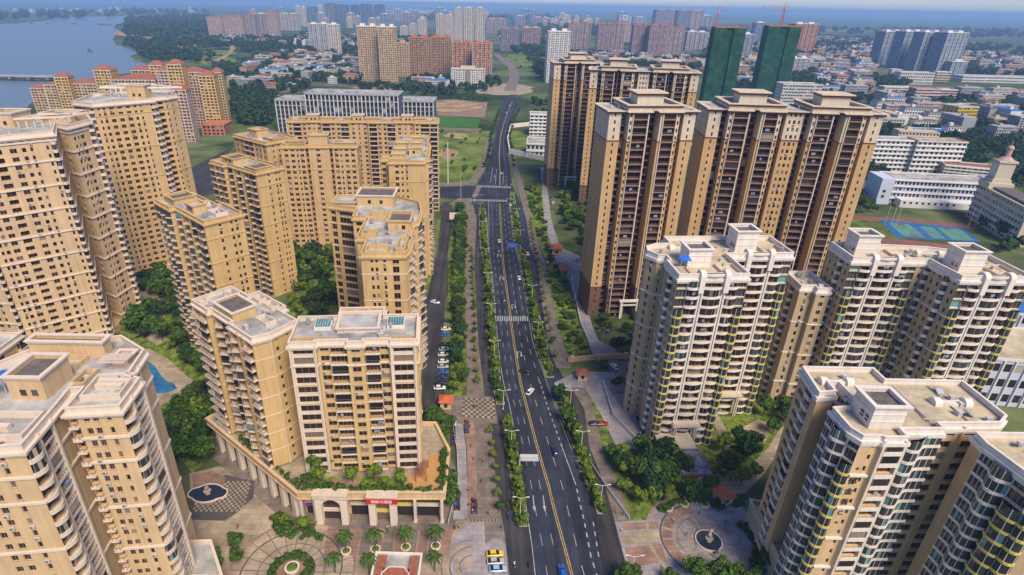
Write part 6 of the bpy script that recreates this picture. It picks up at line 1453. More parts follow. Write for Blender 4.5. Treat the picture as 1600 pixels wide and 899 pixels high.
# scaffolded towers with green nets and their cranes
for (x0,x1,yb,yt,lab) in ((1094,1148,190,44,'left construction tower wrapped in dark green netting'),(1178,1234,165,42,'right construction tower wrapped in dark green netting')):
    xb = (x0+x1)/2; X, Y = G(xb-6, yb); h = top_z(X, Y, yt); w = (G(x1,yb)[0]-G(x0,yb)[0])*.79
    o = empty('construction_tower', (X,Y,0), R(-6), label=lab, cat='construction tower')
    b = MB(); p = [(-w/2,0),(-w*.12,0),(-w*.12,2.5),(w*.12,2.5),(w*.12,0),(w/2,0),(w/2,w*.55),(-w/2,w*.55)]; b.prism(p, 0, h); b.build('netting', M['green'], o)
    rn = random.Random(3)
    b = MB()
    for i in range(int(h/5)):
        for (xa, xb, yy) in ((-w/2,-w*.12,0),(-w*.12,w*.12,2.5),(w*.12,w/2,0)):
            k = 2
            for c in range(k):
                x0_, x1_ = xa+(xb-xa)*c/k+.1, xa+(xb-xa)*(c+1)/k-.1; t_ = rn.uniform(.08,.5); b.box(x0_, yy-t_, 5*i+.25, x1_, yy-.002, 5*i+4.8)
        for c in range(3):
            y0_, y1_ = w*.55*c/3+.1, w*.55*(c+1)/3-.1; b.box(-w/2-rn.uniform(.08,.5), y0_, 5*i+.25, -w/2-.002, y1_, 5*i+4.8)
    b.build('net_panel', M['green'], o, kind='stuff')
    b = MB()
    for i in range(int(h/5)): b.ring(offset(p,.25), offset(p,-.02), 5*i+2, 5*i+2.25)
    b.build('scaffold_rail', M['leafd'], o, kind='stuff')
    b = MB()
    for i in range(len(p)): b.box(p[i][0]-.2,p[i][1]-.2,h,p[i][0]+.2,p[i][1]+.2,h+2.6)
    for i in range(10): b.box(-w/2+w*i/10,-.2,h,-w/2+w*i/10+.3,.1,h+2.2)
    b.box(-w/2,0,h+.002,w/2,w*.5,h+1.2); b.build('formwork', M['f_redbr'], o)
def crane(px, base_y, top_y, jib0, jib1, lab, hy):
    X, Y = G(px, base_y); h = top_z(X, Y, top_y); sc = (G(px+10,base_y)[0]-X)/10*((CAMH-h*0+0)/CAMH)
    o = empty('tower_crane', (X,Y,0), 0, label=lab, cat='tower crane'); b = MB(); s = 1.1
    for (a,c) in ((-s,-s),(s,-s),(s,s),(-s,s)): b.bar((a,c,0),(a,c,h),.28,4)
    for i in range(int(h/5)):
        z = i*5; b.bar((-s,-s,z),(s,-s,z+5),.15,3); b.bar((s,-s,z),(-s,-s,z+5),.15,3); b.bar((s,-s,z),(s,s,z+5),.15,3)
    b.build('mast', M['orang'], o)
    b = MB(); L0, L1 = jib0, jib1
    for (y,z) in ((-.8,0),(.8,0),(0,1.6)): b.bar((-L0,y,h+z),(L1,y,h+z+hy),.22,4)
    k = int((L0+L1)/3)
    for i in range(k):
        x = -L0+(L0+L1)*i/k; x2 = x+(L0+L1)/k; zz = h+hy*(x+L0)/(L0+L1); b.bar((x,-.8,zz),((x+x2)/2,0,zz+1.6),.14,3); b.bar(((x+x2)/2,0,zz+1.6),(x2,.8,zz),.14,3)
    b.build('jib', M['orang'], o); b = MB(); b.bar((0,0,h),(0,0,h+8),.35,4,0,.15); b.bar((0,0,h+8),(L1*.7,0,h+1.6+hy*.7),.12,3); b.bar((0,0,h+8),(-L0*.8,0,h+1.6),.12,3); b.build('tower_peak', M['orang'], o)
    b = MB(); b.box(-L0,-1.2,h-2.4,-L0+3,1.2,h+.2); b.build('counterweight', M['f_grey'], o); b = MB(); b.box(.9,-1.2,h-2.6,2.6,.6,h-.3); b.build('cab', M['f_white'], o)
crane(1101,140,18,6,16,'orange tower crane left of the first green wrapped tower',0)
crane(1196,150,12,34,10,'orange tower crane with a long jib above the second green wrapped tower',0)
b = None
# ---- individually known buildings on the right
def block(name, label, x0, x1, yb, yt, m, depth, ang=0, floors=5, style='band', cap='f_white', roof='roofg', cat='building', band='f_white', nc=None, off=.62):
    X, Y = G((x0+x1)/2, yb); h = top_z(X, Y, yt); w = abs(G(x1,yb)[0]-G(x0,yb)[0]); 
    o = empty(name, (X,Y,0), R(ang), label=label, cat=cat)
    b = MB(); b.box(-w/2,0,0,w/2,depth,h); b.build('wall', M[m], o)
    nc = nc or max(3,int(w/4)); fh = h/floors; b = MB()
    for f in range(floors):
        z = f*fh+fh*.3
        for c in range(nc): x=-w/2+w*(c+.2)/nc; b.quad((x,-.06,z),(x+w*.6/nc,-.06,z),(x+w*.6/nc,-.06,z+fh*.5),(x,-.06,z+fh*.5))
        for c in range(max(2,int(depth/5))):
            k=max(2,int(depth/5)); y=depth*(c+.3)/k
            b.quad((-w/2-.06,y+depth*.35/k,z),(-w/2-.06,y,z),(-w/2-.06,y,z+fh*.5),(-w/2-.06,y+depth*.35/k,z+fh*.5)); b.quad((w/2+.06,y,z),(w/2+.06,y+depth*.35/k,z),(w/2+.06,y+depth*.35/k,z+fh*.5),(w/2+.06,y,z+fh*.5))
    b.build('window', M['glass'], o, kind='stuff')
    b = MB()
    if style == 'band':
        for f in range(1,floors+1): b.box(-w/2-.3,-1.0,f*fh-.5,w/2+.3,-.002,f*fh+.25)
        b.build('gallery', M[band], o, kind='stuff')
    elif style == 'grid':
        for c in range(nc+1): x=-w/2+w*c/nc; b.box(x-.25,-.5,0,x+.25,-.002,h)
        b.build('pilaster', M[band], o, kind='stuff')
    b = MB(); q=[(-w/2,0),(w/2,0),(w/2,depth),(-w/2,depth)]; b.ring(offset(q,.3), offset(q,-.3), h+.002, h+1.0); b.build('parapet', M[cap], o); b = MB(); b.prism(offset(q,-.31), h+.01, h+.2); b.build('roof', M[roof], o)
    return o, h, w
block('slab_block','long white slab block with open galleries above the school',1352,1418,268,220,'f_white',16,-3,7)
block('slab_block','right half of the white gallery slab above the school, tan end wall',1421,1490,272,222,'f_white',16,-3,7,cap='f_tan')
block('white_building','white building with black window strips before the second green tower',1217,1272,176,133,'f_white',26,-4,9,'grid',band='f_grey')
o, h, w = block('yellow_building','bright yellow building with a row of small windows on its end wall',1487,1519,198,168,'f_yellow',24,8,6,'grid',band='f_yellow',cap='f_white')
block('flat_block','cream and yellow block with dark red side among the trees',1380,1423,153,137,'f_cream',18,-3,5)
block('flat_block','mauve brown block of flats behind the yellow building',1427,1462,162,140,'f_pink',20,-3,5,cap='f_redbr'); block('flat_block','reddish block of flats attached to the mauve brown one',1462,1488,160,141,'f_redbr',20,-3,5)
block('flat_block','pastel striped low block behind the yellow building',1462,1566,176,165,'f_white',20,-3,3,cap='f_pink')
block('flat_block','cream school like block with a small gable left of the four towers',1328,1353,124,110,'f_cream',16,-3,3)
block('flat_block','narrow white block with a grid of windows',1391,1404,123,109,'f_white',12,-3,5,'grid'); block('flat_block','white stepped block at the foot of the four towers',1406,1452,132,114,'f_white',22,-3,4,'grid')
block('flat_block','tan twin block under the third and fourth white towers',1461,1480,128,113,'f_tan',14,-3,4)
block('shed','long white flat roofed shed at the right edge',1513,1640,130,121,'f_white',30,-2,2,cap='f_white')
block('flat_block','pale building with a red roof right of the yellow building',1555,1610,152,142,'f_cream',22,-3,3,roof='rooft',cap='f_redbr')
block('flat_block','blue and white low building with a flat blue roof below the yellow building',1415,1480,218,206,'f_white',20,-5,3,roof='bluer')
block('flat_block','grey office corner cut by the right edge of the photo',1588,1620,212,185,'f_grey',22,-8,7,'grid')
block('office_building','white and grey office with window strips by the road bend',827,866,213,180,'f_white',18,-2,6)
# white walled enclosure with a long low white hall
sheet('meadow', [(797,203),(832,205),(834,233),(800,238)], 'meadow', .06)
en = empty('boundary_wall', (*G(800,240),0), 0, label='white boundary wall bending round the small meadow by the road', cat='wall')
def wallrun(name, pts, h, t, m, parent=None, **kw):
    b = MB(); P = [Vector(G(*p)) for p in pts]
    ox, oy = (parent.location.x, parent.location.y) if parent else (0,0)
    for i in range(len(P)-1):
        d_ = (P[i+1]-P[i]).normalized(); n_ = Vector((-d_.y,d_.x))*t/2; q = [P[i]-n_-d_*t*.45, P[i+1]-n_+d_*t*.45, P[i+1]+n_+d_*t*.45, P[i]+n_-d_*t*.45]
        b.prism(ccw([(v.x-ox, v.y-oy) for v in q]), 0, h+i*.003)
    return b.build(name, M[m], parent, **kw)
wallrun('wall', [(835,196),(798,200),(793,222),(796,240),(866,255)], 4.5, 1.0, 'white', en)
block('hall','low white hall with blue window strip beside the white boundary wall',822,868,247,226,'f_white',30,-6,2,cap='white')
# school: u shaped white blue building, clock tower and wing
M['f_pale'] = mat('facade_pale_blue', (0.52,0.56,0.66), .8, .05, .1)
sc_, h, w = block('school_building','long white and blue school building facing the sports court',1392,1532,322,285,'f_pale',22,-7,4,'band',band='f_white',nc=26)
b = MB(); b.box(-w/2+5,-9,0,w*.05,-.002,5.5); b.box(w*.07,-7,0,w*.44,-.004,4.4); b.build('front_wing', M['f_white'], sc_)
b = MB()
for i in range(9): b.quad((-w/2+7+i*4.2,-9.06,3),(-w/2+8.6+i*4.2,-9.06,3),(-w/2+8.6+i*4.2,-9.06,4.6),(-w/2+7+i*4.2,-9.06,4.6))
b.build('window', M['glass'], sc_, kind='stuff')
b = MB(); b.box(-w/2-9,-3,0,-w/2-.01,19,h+1.2); b.build('end_wing', M['f_pale'], sc_); b = MB(); b.box(w/2+.01,-3,0,w/2+8,19,h+1.5); b.build('end_wing', M['f_pale'], sc_)
b = MB(); b.box(-w/2-6.5,-3.1,5,-w/2-4.5,-2.95,7); b.build('window', M['glass'], sc_); b = MB(); b.box(-w/2-6.5,-3.1,9,-w/2-4.5,-2.95,11); b.build('window', M['glass'], sc_)
X, Y = G(1509,338); X2_, Y2_ = G(1612,404); cl = empty('clock_tower_building', (X,Y,0), math.atan2(Y2_-Y, X2_-X), label='cream school wing with a square clock tower and small dome at its corner', cat='school building')
b = MB(); b.box(0,0,0,60,16,24); b.build('wall', M['f_cream'], cl)
b = MB(); 
for f in range(6):
    for i in range(16): b.quad((1.2+i*3.6,-.06,f*4+1.2),(3.4+i*3.6,-.06,f*4+1.2),(3.4+i*3.6,-.06,f*4+3.1),(1.2+i*3.6,-.06,f*4+3.1))
b.build('window', M['glass'], cl, kind='stuff')
b = MB()
for f in (1,2,3,4): b.box(0,-1.0,f*4-.3,58,-.002,f*4+.5)
b.build('gallery', M['f_white'], cl, kind='stuff')
b = MB(); b.box(14,2,24.002,58,14,25.6); b.build('roof', M['roofd'], cl)
b = MB(); b.box(-.5,-.5,24.002,13,14,27.6); b.box(1.2,1.2,27.6,11.3,12.3,30); b.box(2,2,30,10.5,11.5,41); b.box(1.3,1.3,41,11.2,12.2,42.2); b.build('clock_tower', M['f_cream'], cl)
b = MB(); b.cone(6.2,6.7,42.2,44.6,5.2,2.4,8); b.cone(6.2,6.7,44.6,49.5,1.7,1.7,8); b.build('lantern', M['f_pink'], cl); b = MB(); b.sphere(6.2,6.7,50,2.1,2.1,2.0,10,6); b.bar((6.2,6.7,51),(6.2,6.7,55),.15,4); b.build('dome', M['f_pink'], cl, smooth=True)
b = MB(); b.box(3.4,1.9,32.2,9.1,1.99,39.6); b.build('clock_face', M['f_white'], cl); b = MB(); b.box(1.89,3.4,32.2,1.99,10.1,39.6); b.build('clock_face', M['court_green'], cl)
block('school_wing','small cream school wing with a red roof ridge behind the white school',1478,1540,281,262,'f_cream',18,-22,4,roof='rooft')
for i, x in enumerate((1382,1392,1400,1512,1522,1532)):
    X, Y = G(x, 352+(i//3)*4); b = MB(); b.bar((0,0,0),(0,0,14),.12,5); q = b.build('floodlight_mast', M['metal']); q.location = (X,Y,0); tag(q, 'thin white mast at the edge of the blue sports court', 'mast', 'thin masts round the sports court')
# blocks peeping out between the near white blocks at the right edge
block('market_hall','low blue and white market hall seen at the right edge beside the white blocks',1532,1720,640,572,'f_pale',26,-8,3,'grid',nc=12,band='f_white',roof='roofc')
block('market_hall','second low hall with blue sheet roof strips at the right edge',1545,1720,548,498,'f_pale',30,-8,3,'grid',nc=10,band='f_white',roof='bluer')
# ---- low houses filling the old town: individuals, shared meshes
HM = []
hc = [('f_grey','roofg'),('f_cream','roofg'),('f_pink','rooft'),('f_grey','roofg'),('f_tan','roofd'),('f_white','bluer'),('f_white','roofc'),('f_pink','roofg'),('f_cream','roofc'),('f_grey','roofd'),('f_white','roofd')]
names_c = {'f_white':'white','f_cream':'cream','f_pink':'pink','f_grey':'grey','f_tan':'tan','f_white ':'white'}; names_r = {'roofg':'flat grey','rooft':'red tiled','roofd':'dark','bluer':'blue sheet','roofc':'cream'}
for i, (wc, rc) in enumerate(hc):
    for k, (w, d, n) in enumerate(((16,12,3),(25,14,5),(38,15,5))):
        h = n*3.1; b = MB(); b.box(-w/2,-d/2,0,w/2,d/2,h,0)
        for f in range(n):
            nw = int(w/3)
            for c in range(nw):
                x = -w/2+w*(c+.25)/nw
                for s in (-1,1): b.quad((x,s*(d/2+.05),f*3.1+.9),(x+1.4,s*(d/2+.05),f*3.1+.9),(x+1.4,s*(d/2+.05),f*3.1+2.4),(x,s*(d/2+.05),f*3.1+2.4),2)
            b.box(-w/2-.2,-d/2-.5,f*3.1+2.9,w/2+.2,-d/2-.002,f*3.1+3.2,0)
        if rc == 'rooft' : hip(b,-w/2,-d/2,w/2,d/2,h+.01,2.6,.6,1)
        else: b.box(-w/2,-d/2,h+.002,w/2,d/2,h+.8,1); b.box(-w/4,-1.5,h+.802,-w/4+4,2.5,h+3.2,0)
        HM.append((b.mesh('house', [M[wc],M[rc],M['glass']]), names_c[wc], names_r[rc], k))
def inside_px(x, y, polys): return any(inside((x,y), p) for p in polys)
TOWN = [([(1372,150),(1600,158),(1600,225),(1490,215),(1500,225),(1420,235),(1372,215)],14,'the old town on the right'),([(1100,190),(1175,190),(1150,290),(1105,300),(1095,240)],16,'the lots between the towers'),([(1240,95),(1365,75),(1365,125),(1340,160),(1280,165),(1275,120)],17,'the town behind the towers'),([(1500,85),(1600,92),(1600,120),(1510,115)],24,'the far right suburb'),
        ([(1100,92),(1180,92),(1180,170),(1160,185),(1150,150)],19,'the gap between green towers'),([(890,84),(1095,92),(1095,108),(890,100)],24,'the strip behind brown towers'),([(440,85),(560,95),(560,135),(380,118),(380,112)],26,'the village by the woods'),
        ([(640,128),(705,128),(705,142),(640,142)],20,'the brown slab site'),([(380,122),(480,130),(480,146),(360,140)],24,'the village by the lake road'),([(1190,60),(1365,64),(1365,75),(1240,92)],40,'the far edge of the town'),([(540,88),(562,90),(562,112),(545,110)],24,'the tan slab plots'),
        ([(780,50),(850,50),(850,62),(780,66)],45,'the mauve block town'),([(840,40),(1000,44),(1000,56),(840,56)],70,'the distant suburb'),([(1100,55),(1180,60),(1180,90),(1100,90)],36,'the town by the cranes'),([(600,60),(680,62),(680,72),(600,72)],40,'the cream row plots'),([(330,62),(480,62),(480,72),(330,74)],50,'the ridge row foot'),([(470,56),(560,60),(560,80),(535,85),(470,70)],40,'the skyline foot')]
hn = 0; rd = random.Random(21); MORE = []
occ = []
for o in list(bpy.data.objects):
    if o.parent is None and o.type == 'EMPTY' and o.get('category') in ('tower block','building','construction tower','office building','school building'): occ.append((o.location.x, o.location.y))
for px, step, where in TOWN:
    poly = [G(*p) for p in px]; xs=[p[0] for p in poly]; ys=[p[1] for p in poly]; y=min(ys); row_ = 0
    while y < max(ys):
        x = min(xs)+rd.uniform(0,10)
        while x < max(xs):
            me, cw, cr, k = rd.choice(HM); a, c = x, y+rd.uniform(-3,3)
            if inside((a,c), poly) and rd.random() < .70 and not any(abs(a-q[0]) < 30 and -42 < c-q[1] < 34 for q in occ):
                hn += 1
                if hn > 299: MORE.append((me,a,c,R(rd.uniform(-14,4)+(90 if rd.random() < .3 else 0)))); x += (23,34,52)[k]+step*.35; continue
                inst('house', me, None, (a,c,0.3), R(rd.uniform(-14,4)+(90 if rd.random() < .3 else 0)), (1,1,rd.uniform(.8,1.35)), label='%s %s house, %s roof, in %s' % (('small','longer','broad')[k], cw, cr, where), cat='house', group='%s houses with %s roofs in %s' % (cw, cr, where))
            x += (23,34,52)[k]+step*.35
        y += step+6
b = MB(); hm2 = []
for me, a, c, ro in MORE:
    src = MB(); src.v = [tuple(q.co) for q in me.vertices]; src.f = [tuple(p.vertices) for p in me.polygons]; src.m = []
    for p in me.polygons:
        mt_ = me.materials[p.material_index]
        if mt_ not in hm2: hm2.append(mt_)
        src.m.append(hm2.index(mt_))
    b.add(src, a, c, .3, ro)
if MORE: b.build('houses', hm2, label='far off low houses of the town running toward the horizon', cat='houses', kind='stuff')
rt_ = random.Random(4); b = MB(); src_ = [crown(40+i, r, 5, 4, 13, 1.6, .75) for i, r in enumerate((4.5,5.5,6.5))]
HP = [(o.location.x, o.location.y) for o in C.objects if o.type == 'MESH' and o.parent is None and o.get('category') == 'house']+[(q[1],q[2]) for q in MORE]
GRID = {}
for q in HP: GRID.setdefault((int(q[0]//30), int(q[1]//30)), []).append(q)
for px, step, where in TOWN:
    poly = [G(*p) for p in px]; xs=[p[0] for p in poly]; ys=[p[1] for p in poly]; s_ = step*.36+2
    for _ in range(int((max(xs)-min(xs))*(max(ys)-min(ys))/(s_*s_))):
        a, c = rt_.uniform(min(xs),max(xs)), rt_.uniform(min(ys),max(ys)); gx, gy = int(a//30), int(c//30)
        if inside((a,c), poly) and not any((a-q[0])**2/2.6+(c-q[1])**2 < 78 for i in (-1,0,1) for j in (-1,0,1) for q in GRID.get((gx+i,gy+j), ())) and not any(abs(a-q[0]) < 22 and -8 < c-q[1] < 30 for q in occ): b.add(src_[rt_.randrange(3)], a, c, 0, rt_.uniform(0,6), rt_.uniform(.7,1.3)*(1+step/60))
b.build('town_trees', M['leafd'], label='dark green trees between the low houses of the town', cat='trees', kind='stuff')
# bridge over the lake
br = empty('bridge', (*G(0,127),0), 0, label='low concrete bridge crossing the lake at the left edge', cat='bridge')
b = MB(); A, B_ = Vector(G(-60,124)), Vector(G(105,127)); dv = B_-A; n_ = Vector((-dv.y,dv.x)).normalized()*7; o2 = Vector(G(0,127))
q = [A-n_-o2, B_-n_-o2, B_+n_-o2, A+n_-o2]; b.prism(ccw([(v.x,v.y) for v in q]), 6, 8.2); b.build('deck', M['f_grey'], br)
for f_ in (.12,.3,.48,.66,.84):
    c_ = A+dv*f_-o2; b = MB(); b.box(c_.x-2,c_.y-6,-1,c_.x+2,c_.y+6,6.01); b.build('pier', M['f_grey'], br)
# boats far out
for i, (x, y) in enumerate(((27,38),(51,38),(75,38),(116,38),(118,38.5),(157,39),(161,40),(166,40),(172,40),(141,81))):
    X, Y = G(x,y); b = MB(); s = 14 if y < 60 else 7
    b.prism([(-s,-2.5),(s*.7,-2.5),(s*1.1,0),(s*.7,2.5),(-s,2.5)], 0, 2.6); b.box(-s*.7,-1.8,2.6,0,1.8,6.5); b.bar((s*.3,0,2.6),(s*.3,0,12),.3,4)
    q = b.build('barge', M['f_slate']); q.location = (X,Y,.3); tag(q, 'small dark barge far out on the lake' if y < 60 else 'lone dark boat nearest on the lake', 'boat', 'barges far out on the lake' if y < 60 else None)
# ------------------------------------------------------------------ cars, lamps, gatehouses, people
def loft(secs, mi=0, b=None):
    "closed loft through rings of equal size along x"
    b = b or MB(); k = len(secs[0]); n = len(b.v)
    for s in secs: b.v += s
    for i in range(len(secs)-1):
        for j in range(k):
            l = (j+1) % k; b.f.append((n+i*k+j, n+i*k+l, n+(i+1)*k+l, n+(i+1)*k+j)); b.m.append(mi)
    b.f.append(tuple(n+j for j in reversed(range(k)))); b.m.append(mi); b.f.append(tuple(n+(len(secs)-1)*k+j for j in range(k))); b.m.append(mi)
    return b
def sec(x, w, z0, z1, c=.12): return [(x,-w+c,z0),(x,w-c,z0),(x,w,z0+c),(x,w,z1-c),(x,w-c*1.3,z1),(x,-w+c*1.3,z1),(x,-w,z1-c),(x,-w,z0+c)]
body = loft([sec(-2.25,.70,.42,.78),sec(-2.15,.82,.30,.92),sec(-1.5,.88,.24,.98),sec(-.2,.9,.24,.98),sec(.9,.9,.24,.95),sec(1.7,.87,.26,.84),sec(2.15,.8,.30,.72),sec(2.28,.66,.40,.62)])
roof_ = loft([sec(-1.95,.70,.90,.97,.03),sec(-1.25,.64,.90,1.40),sec(-.3,.64,.90,1.46),sec(.35,.63,.90,1.42),sec(1.15,.72,.88,.96,.03)])
top_ = MB(); top_.box(-1.2,-.58,1.385,.3,.58,1.475)
wheel = MB()
for a in range(12):
    t0, t1 = 2*math.pi*a/12, 2*math.pi*(a+1)/12
    p = [(.32*math.cos(t),y,.32*math.sin(t)) for t in (t0,t1) for y in (-.11,.11)]; wheel.quad(p[0],p[2],p[3],p[1],0)
    for y in (-.11,.11): wheel.poly([(0,y,0),(.32*math.cos(t0),y,.32*math.sin(t0)),(.32*math.cos(t1),y,.32*math.sin(t1))],0)
    for y in (-.115,.115): wheel.poly([(0,y,0),(.18*math.cos(t0),y,.18*math.sin(t0)),(.18*math.cos(t1),y,.18*math.sin(t1))],1)
M['chrome'] = mat('wheel_rim', (.5,.5,.52), .3, .05, 1, metal=.7)
wheelm = wheel.mesh('wheel', [M['black'],M['chrome']]); glassm = roof_.mesh('windows', M['glass_car'] if 'glass_car' in M else mat('car_glass',(.015,.018,.02),.08,.05,1,spec=.7), True)
lampm = MB(); lampm.box(-.02,-.16,-.06,.05,.16,.08); hl = lampm.mesh('headlight', M['frame']); tlm = MB(); tlm.box(-.03,-.15,-.07,.03,.15,.07); tl = tlm.mesh('tail_light', M['redp'])
CARC = {}
for nme, c in (('white',(.72,.72,.74)),('black',(.012,.012,.016)),('dark blue',(.015,.03,.10)),('silver',(.40,.41,.43)),('yellow',(.75,.48,.03)),('red',(.30,.015,.02)),('blue',(.02,.10,.45)),('pale blue',(.30,.45,.62))):
    CARC[nme] = mat('car_paint_'+nme.replace(' ','_'), c, .28, .03, 1, spec=.6)
BM = {}; TM = {}
def car(px, py, head, colour, label, group=None, z=0.05, sc=1.0, world=None, van=False):
    X, Y = world or G(px, py)
    o = empty('car', (X,Y,z), R(head), label=label, cat='car', group=group)
    if colour not in BM: BM[colour] = body.mesh('body', CARC[colour], False); TM[colour] = top_.mesh('roof', CARC[colour])
    inst('body', BM[colour], o); inst('windows', glassm, o); inst('roof', TM[colour], o)
    for x in (-1.35,1.4):
        for y in (-.80,.80): inst('wheel', wheelm, o, (x,y,.32))
    for y in (-.55,.55): inst('headlight', hl, o, (2.2,y,.62)); inst('tail_light', tl, o, (-2.22,y,.72))
    if sc != 1: o.scale = (sc,sc,sc)
    return o
car(828,614,60,'white','white car driving on the right carriageway, tilted across its lane'); car(820,582,170,'black','black car near the yellow centre line behind the white car'); car(867,707,95,'dark blue','dark blue car in the lane beside the thick dashed line')
car(773,868,5,'yellow','yellow taxi, farthest of the three parked on the fan paving'); car(774,880,5,'silver','silver car parked between the taxi and the white car'); car(778,892,5,'pale blue','pale car parked nearest of the three on the fan paving')
car(680,474,-20,'white','white car turning on the left side road'); car(879,898,95,'blue','blue car cut by the bottom edge in the right carriageway')
for i, (x, y, c) in enumerate(((697,503,'dark blue'),(697,516,'white'),(695,525,'blue'),(695,540,'black'),(694,548,'pale blue'),(693,556,'white'),(693,567,'white'),(692,575,'silver'),(692,583,'blue'),(692,591,'dark blue'),(690,600,'black'),(687,608,'white'))):
    ords = ('farthest','second','third','fourth','fifth','sixth','seventh','eighth','ninth','tenth','eleventh','nearest')[i]
    car(x, y, 4, c, '%s car parked beside the left side road, %s in the row' % (c, ords), 'cars parked beside the left side road')
for (x,y,h,c,l) in ((780,378,92,'white','white car on the far left carriageway above the blue sign'),(779,393,92,'dark blue','dark car behind the white one before the blue sign'),(797,321,92,'white','small white car just past the far junction'),(783,272,92,'white','white car waiting at the far junction'),(824,398,94,'white','white car in the right service lane by the gate'),(811,436,94,'white','small white car on the right edge of the carriageway'),
    (827,413,94,'red','dark red car in the right service lane below the white one'),(796,166,85,'white','white car approaching the distant roundabout'),(791,177,85,'white','white car far down the road'),(798,290,92,'red','red car at the far junction'),(787,470,92,'dark blue','dark car on the far carriageway near the zebra crossing'),
    (862,309,80,'blue','blue car parked at the foot of the double brown tower'),(864,318,80,'white','white car parked below the blue one'),(878,350,0,'black','black car parked by the yellow tower road'),(960,575,110,'white','white car parked at the wall beside the first white block'),(985,572,70,'white','second white car parked closer to the first white block'),(944,572,100,'black','dark car parked left of the white car by the wall'),(940,664,5,'red','dark red car on the grey forecourt'),(930,664,5,'dark blue','dark blue car on the forecourt beside the red one'),(860,412,170,'white','white car stopped at the red roofed gatehouse'),
    (905,407,20,'silver','silver car on the road behind the gatehouses'),(963,535,90,'dark blue','dark blue car parked under trees by the nearest yellow tower')):
    car(x,y,h,c,l)
# street lamps
def lamp_parts():
    p = MB(); p.bar((0,0,0),(0,0,9.6),.13,7,0,.08); p.cone(0,0,0,.6,.3,.22,8)
    a = MB(); 
    for s in (-1,1): a.bar((0,0,9.3),(s*1.9,0,9.9),.07,5); 
    hd = MB(); hd.prism(ccw([(-.55,-.14),(.45,-.16),(.6,0),(.45,.16),(-.55,.14)]), -.08, .08)
    return p.mesh('pole', M['white']), a.mesh('arm', M['white']), hd.mesh('lamp_head', M['white'])
LP = lamp_parts()
def lamp(px, py, label, group, world=None, sc=.85):
    X, Y = world or G(px, py); o = empty('street_lamp', (X,Y,.15), 0, label=label, cat='street lamp', group=group); o.scale = (sc,sc,sc)
    inst('pole', LP[0], o); inst('arm', LP[1], o)
    for s in (-1,1): inst('lamp_head', LP[2], o, (s*2.2,0,9.92), 0 if s > 0 else math.pi)
for i, (x,y) in enumerate(((812,812),(798,705),(786,640),(772,560),(767,500),(762,450),(759,410),(754,366),(750,336))):
    lamp(x,y,'white two armed street lamp in the left planted strip, %s from the bottom' % ('first','second','third','fourth','fifth','sixth','seventh','eighth','ninth')[i], 'street lamps in the left planted strip')
for i, (x,y) in enumerate(((937,792),(907,706),(890,640),(840,530),(831,470),(820,420),(812,380),(806,345))):
    lamp(x,y,'white two armed street lamp in the right planted strip, %s from the bottom' % ('first','second','third','fourth','fifth','sixth','seventh','eighth')[i], 'street lamps in the right planted strip')
lamp(985,905,'white street lamp at the bottom edge by the round court',None)
lamp(940,545,'white lamp mast by the wall near the first white block',None,sc=.9)
# tall slim masts near the far junction
for (x,yb,yt,l) in ((700,287,222,'tall white mast on the meadow corner by the far junction'),(720,310,268,'slim traffic camera mast at the left of the far junction')):
    X, Y = G(x,yb); h = top_z(X,Y,yt); b = MB(); b.bar((0,0,0),(0,0,h),.45 if yt < 240 else .15,8,0,.3 if yt < 240 else .1); q = b.build('mast', M['white']); q.location = (X,Y,0); tag(q, l, 'mast')
# road signs
sg = empty('direction_sign', (*G(811,742),.15), 0, label='large pale direction sign seen from behind over the left carriageway', cat='road sign')
b = MB(); b.bar((0,0,0),(0,0,7.6),.16,7); b.bar((0,0,6.2),(4.6,0,6.2),.1,5); b.bar((0,0,7.2),(4.6,0,7.2),.1,5); b.build('post', M['metal'], sg)
b = MB(); b.box(.3,-.15,5.5,5.6,-.05,7.0); b.build('panel', M['metal'], sg); b = MB(); b.box(.1,.12,6.9,5.4,.2,7.9); b.build('panel', M['frame'], sg)
sg = empty('direction_sign', (*G(812,402),.15), 0, label='bright blue direction sign hanging over the right side of the road', cat='road sign')
b = MB(); b.bar((0,0,0),(0,0,7.8),.16,7); b.bar((0,0,7.3),(-6.5,0,7.3),.1,5); b.build('post', M['metal'], sg); b = MB(); b.box(-7.4,-.16,5.6,-1.4,-.04,8.6); b.build('panel', M['blue'], sg)
b = MB()
for (x0,z0,x1,z1) in ((-6.8,7.6,-4.9,7.9),(-4.0,7.6,-2.1,7.9),(-4.6,5.9,-4.35,7.9),(-6.4,6.5,-4.6,6.75),(-4.35,6.5,-2.4,6.75)): b.box(x0,-.2,z0,x1,-.165,z1)
b.build('sign_marking', M['paint'], sg)
sg = empty('billboard', (*G(712,350),.1), 0, label='white billboard among the hedge trees near the far junction', cat='billboard'); b = MB(); b.box(-4,-.2,3,4,.2,7.5); b.build('panel', M['white'], sg); b = MB(); b.bar((-2.5,.3,0),(-2.5,.3,3.5),.15,5); b.bar((2.5,.3,0),(2.5,.3,3.5),.15,5); b.build('post', M['metal'], sg)
for (x,y,rz,l,w_) in ((802,325,0,'traffic signal gantry on the right of the far junction',6),(741,318,0,'traffic signal gantry on the left of the far junction',7)):
    o = empty('traffic_light', (*G(x,y),.1), rz, label=l, cat='traffic light'); b = MB(); b.bar((0,0,0),(0,0,6.5),.13,6); b.bar((0,0,6.3),(w_ if x < 760 else -w_,0,6.5),.08,5); b.build('post', M['metal'], o); b = MB(); xx = (w_ if x < 760 else -w_); b.box(xx-.25,-.2,5.6,xx+.25,.2,6.9); b.build('signal_head', M['black'], o)
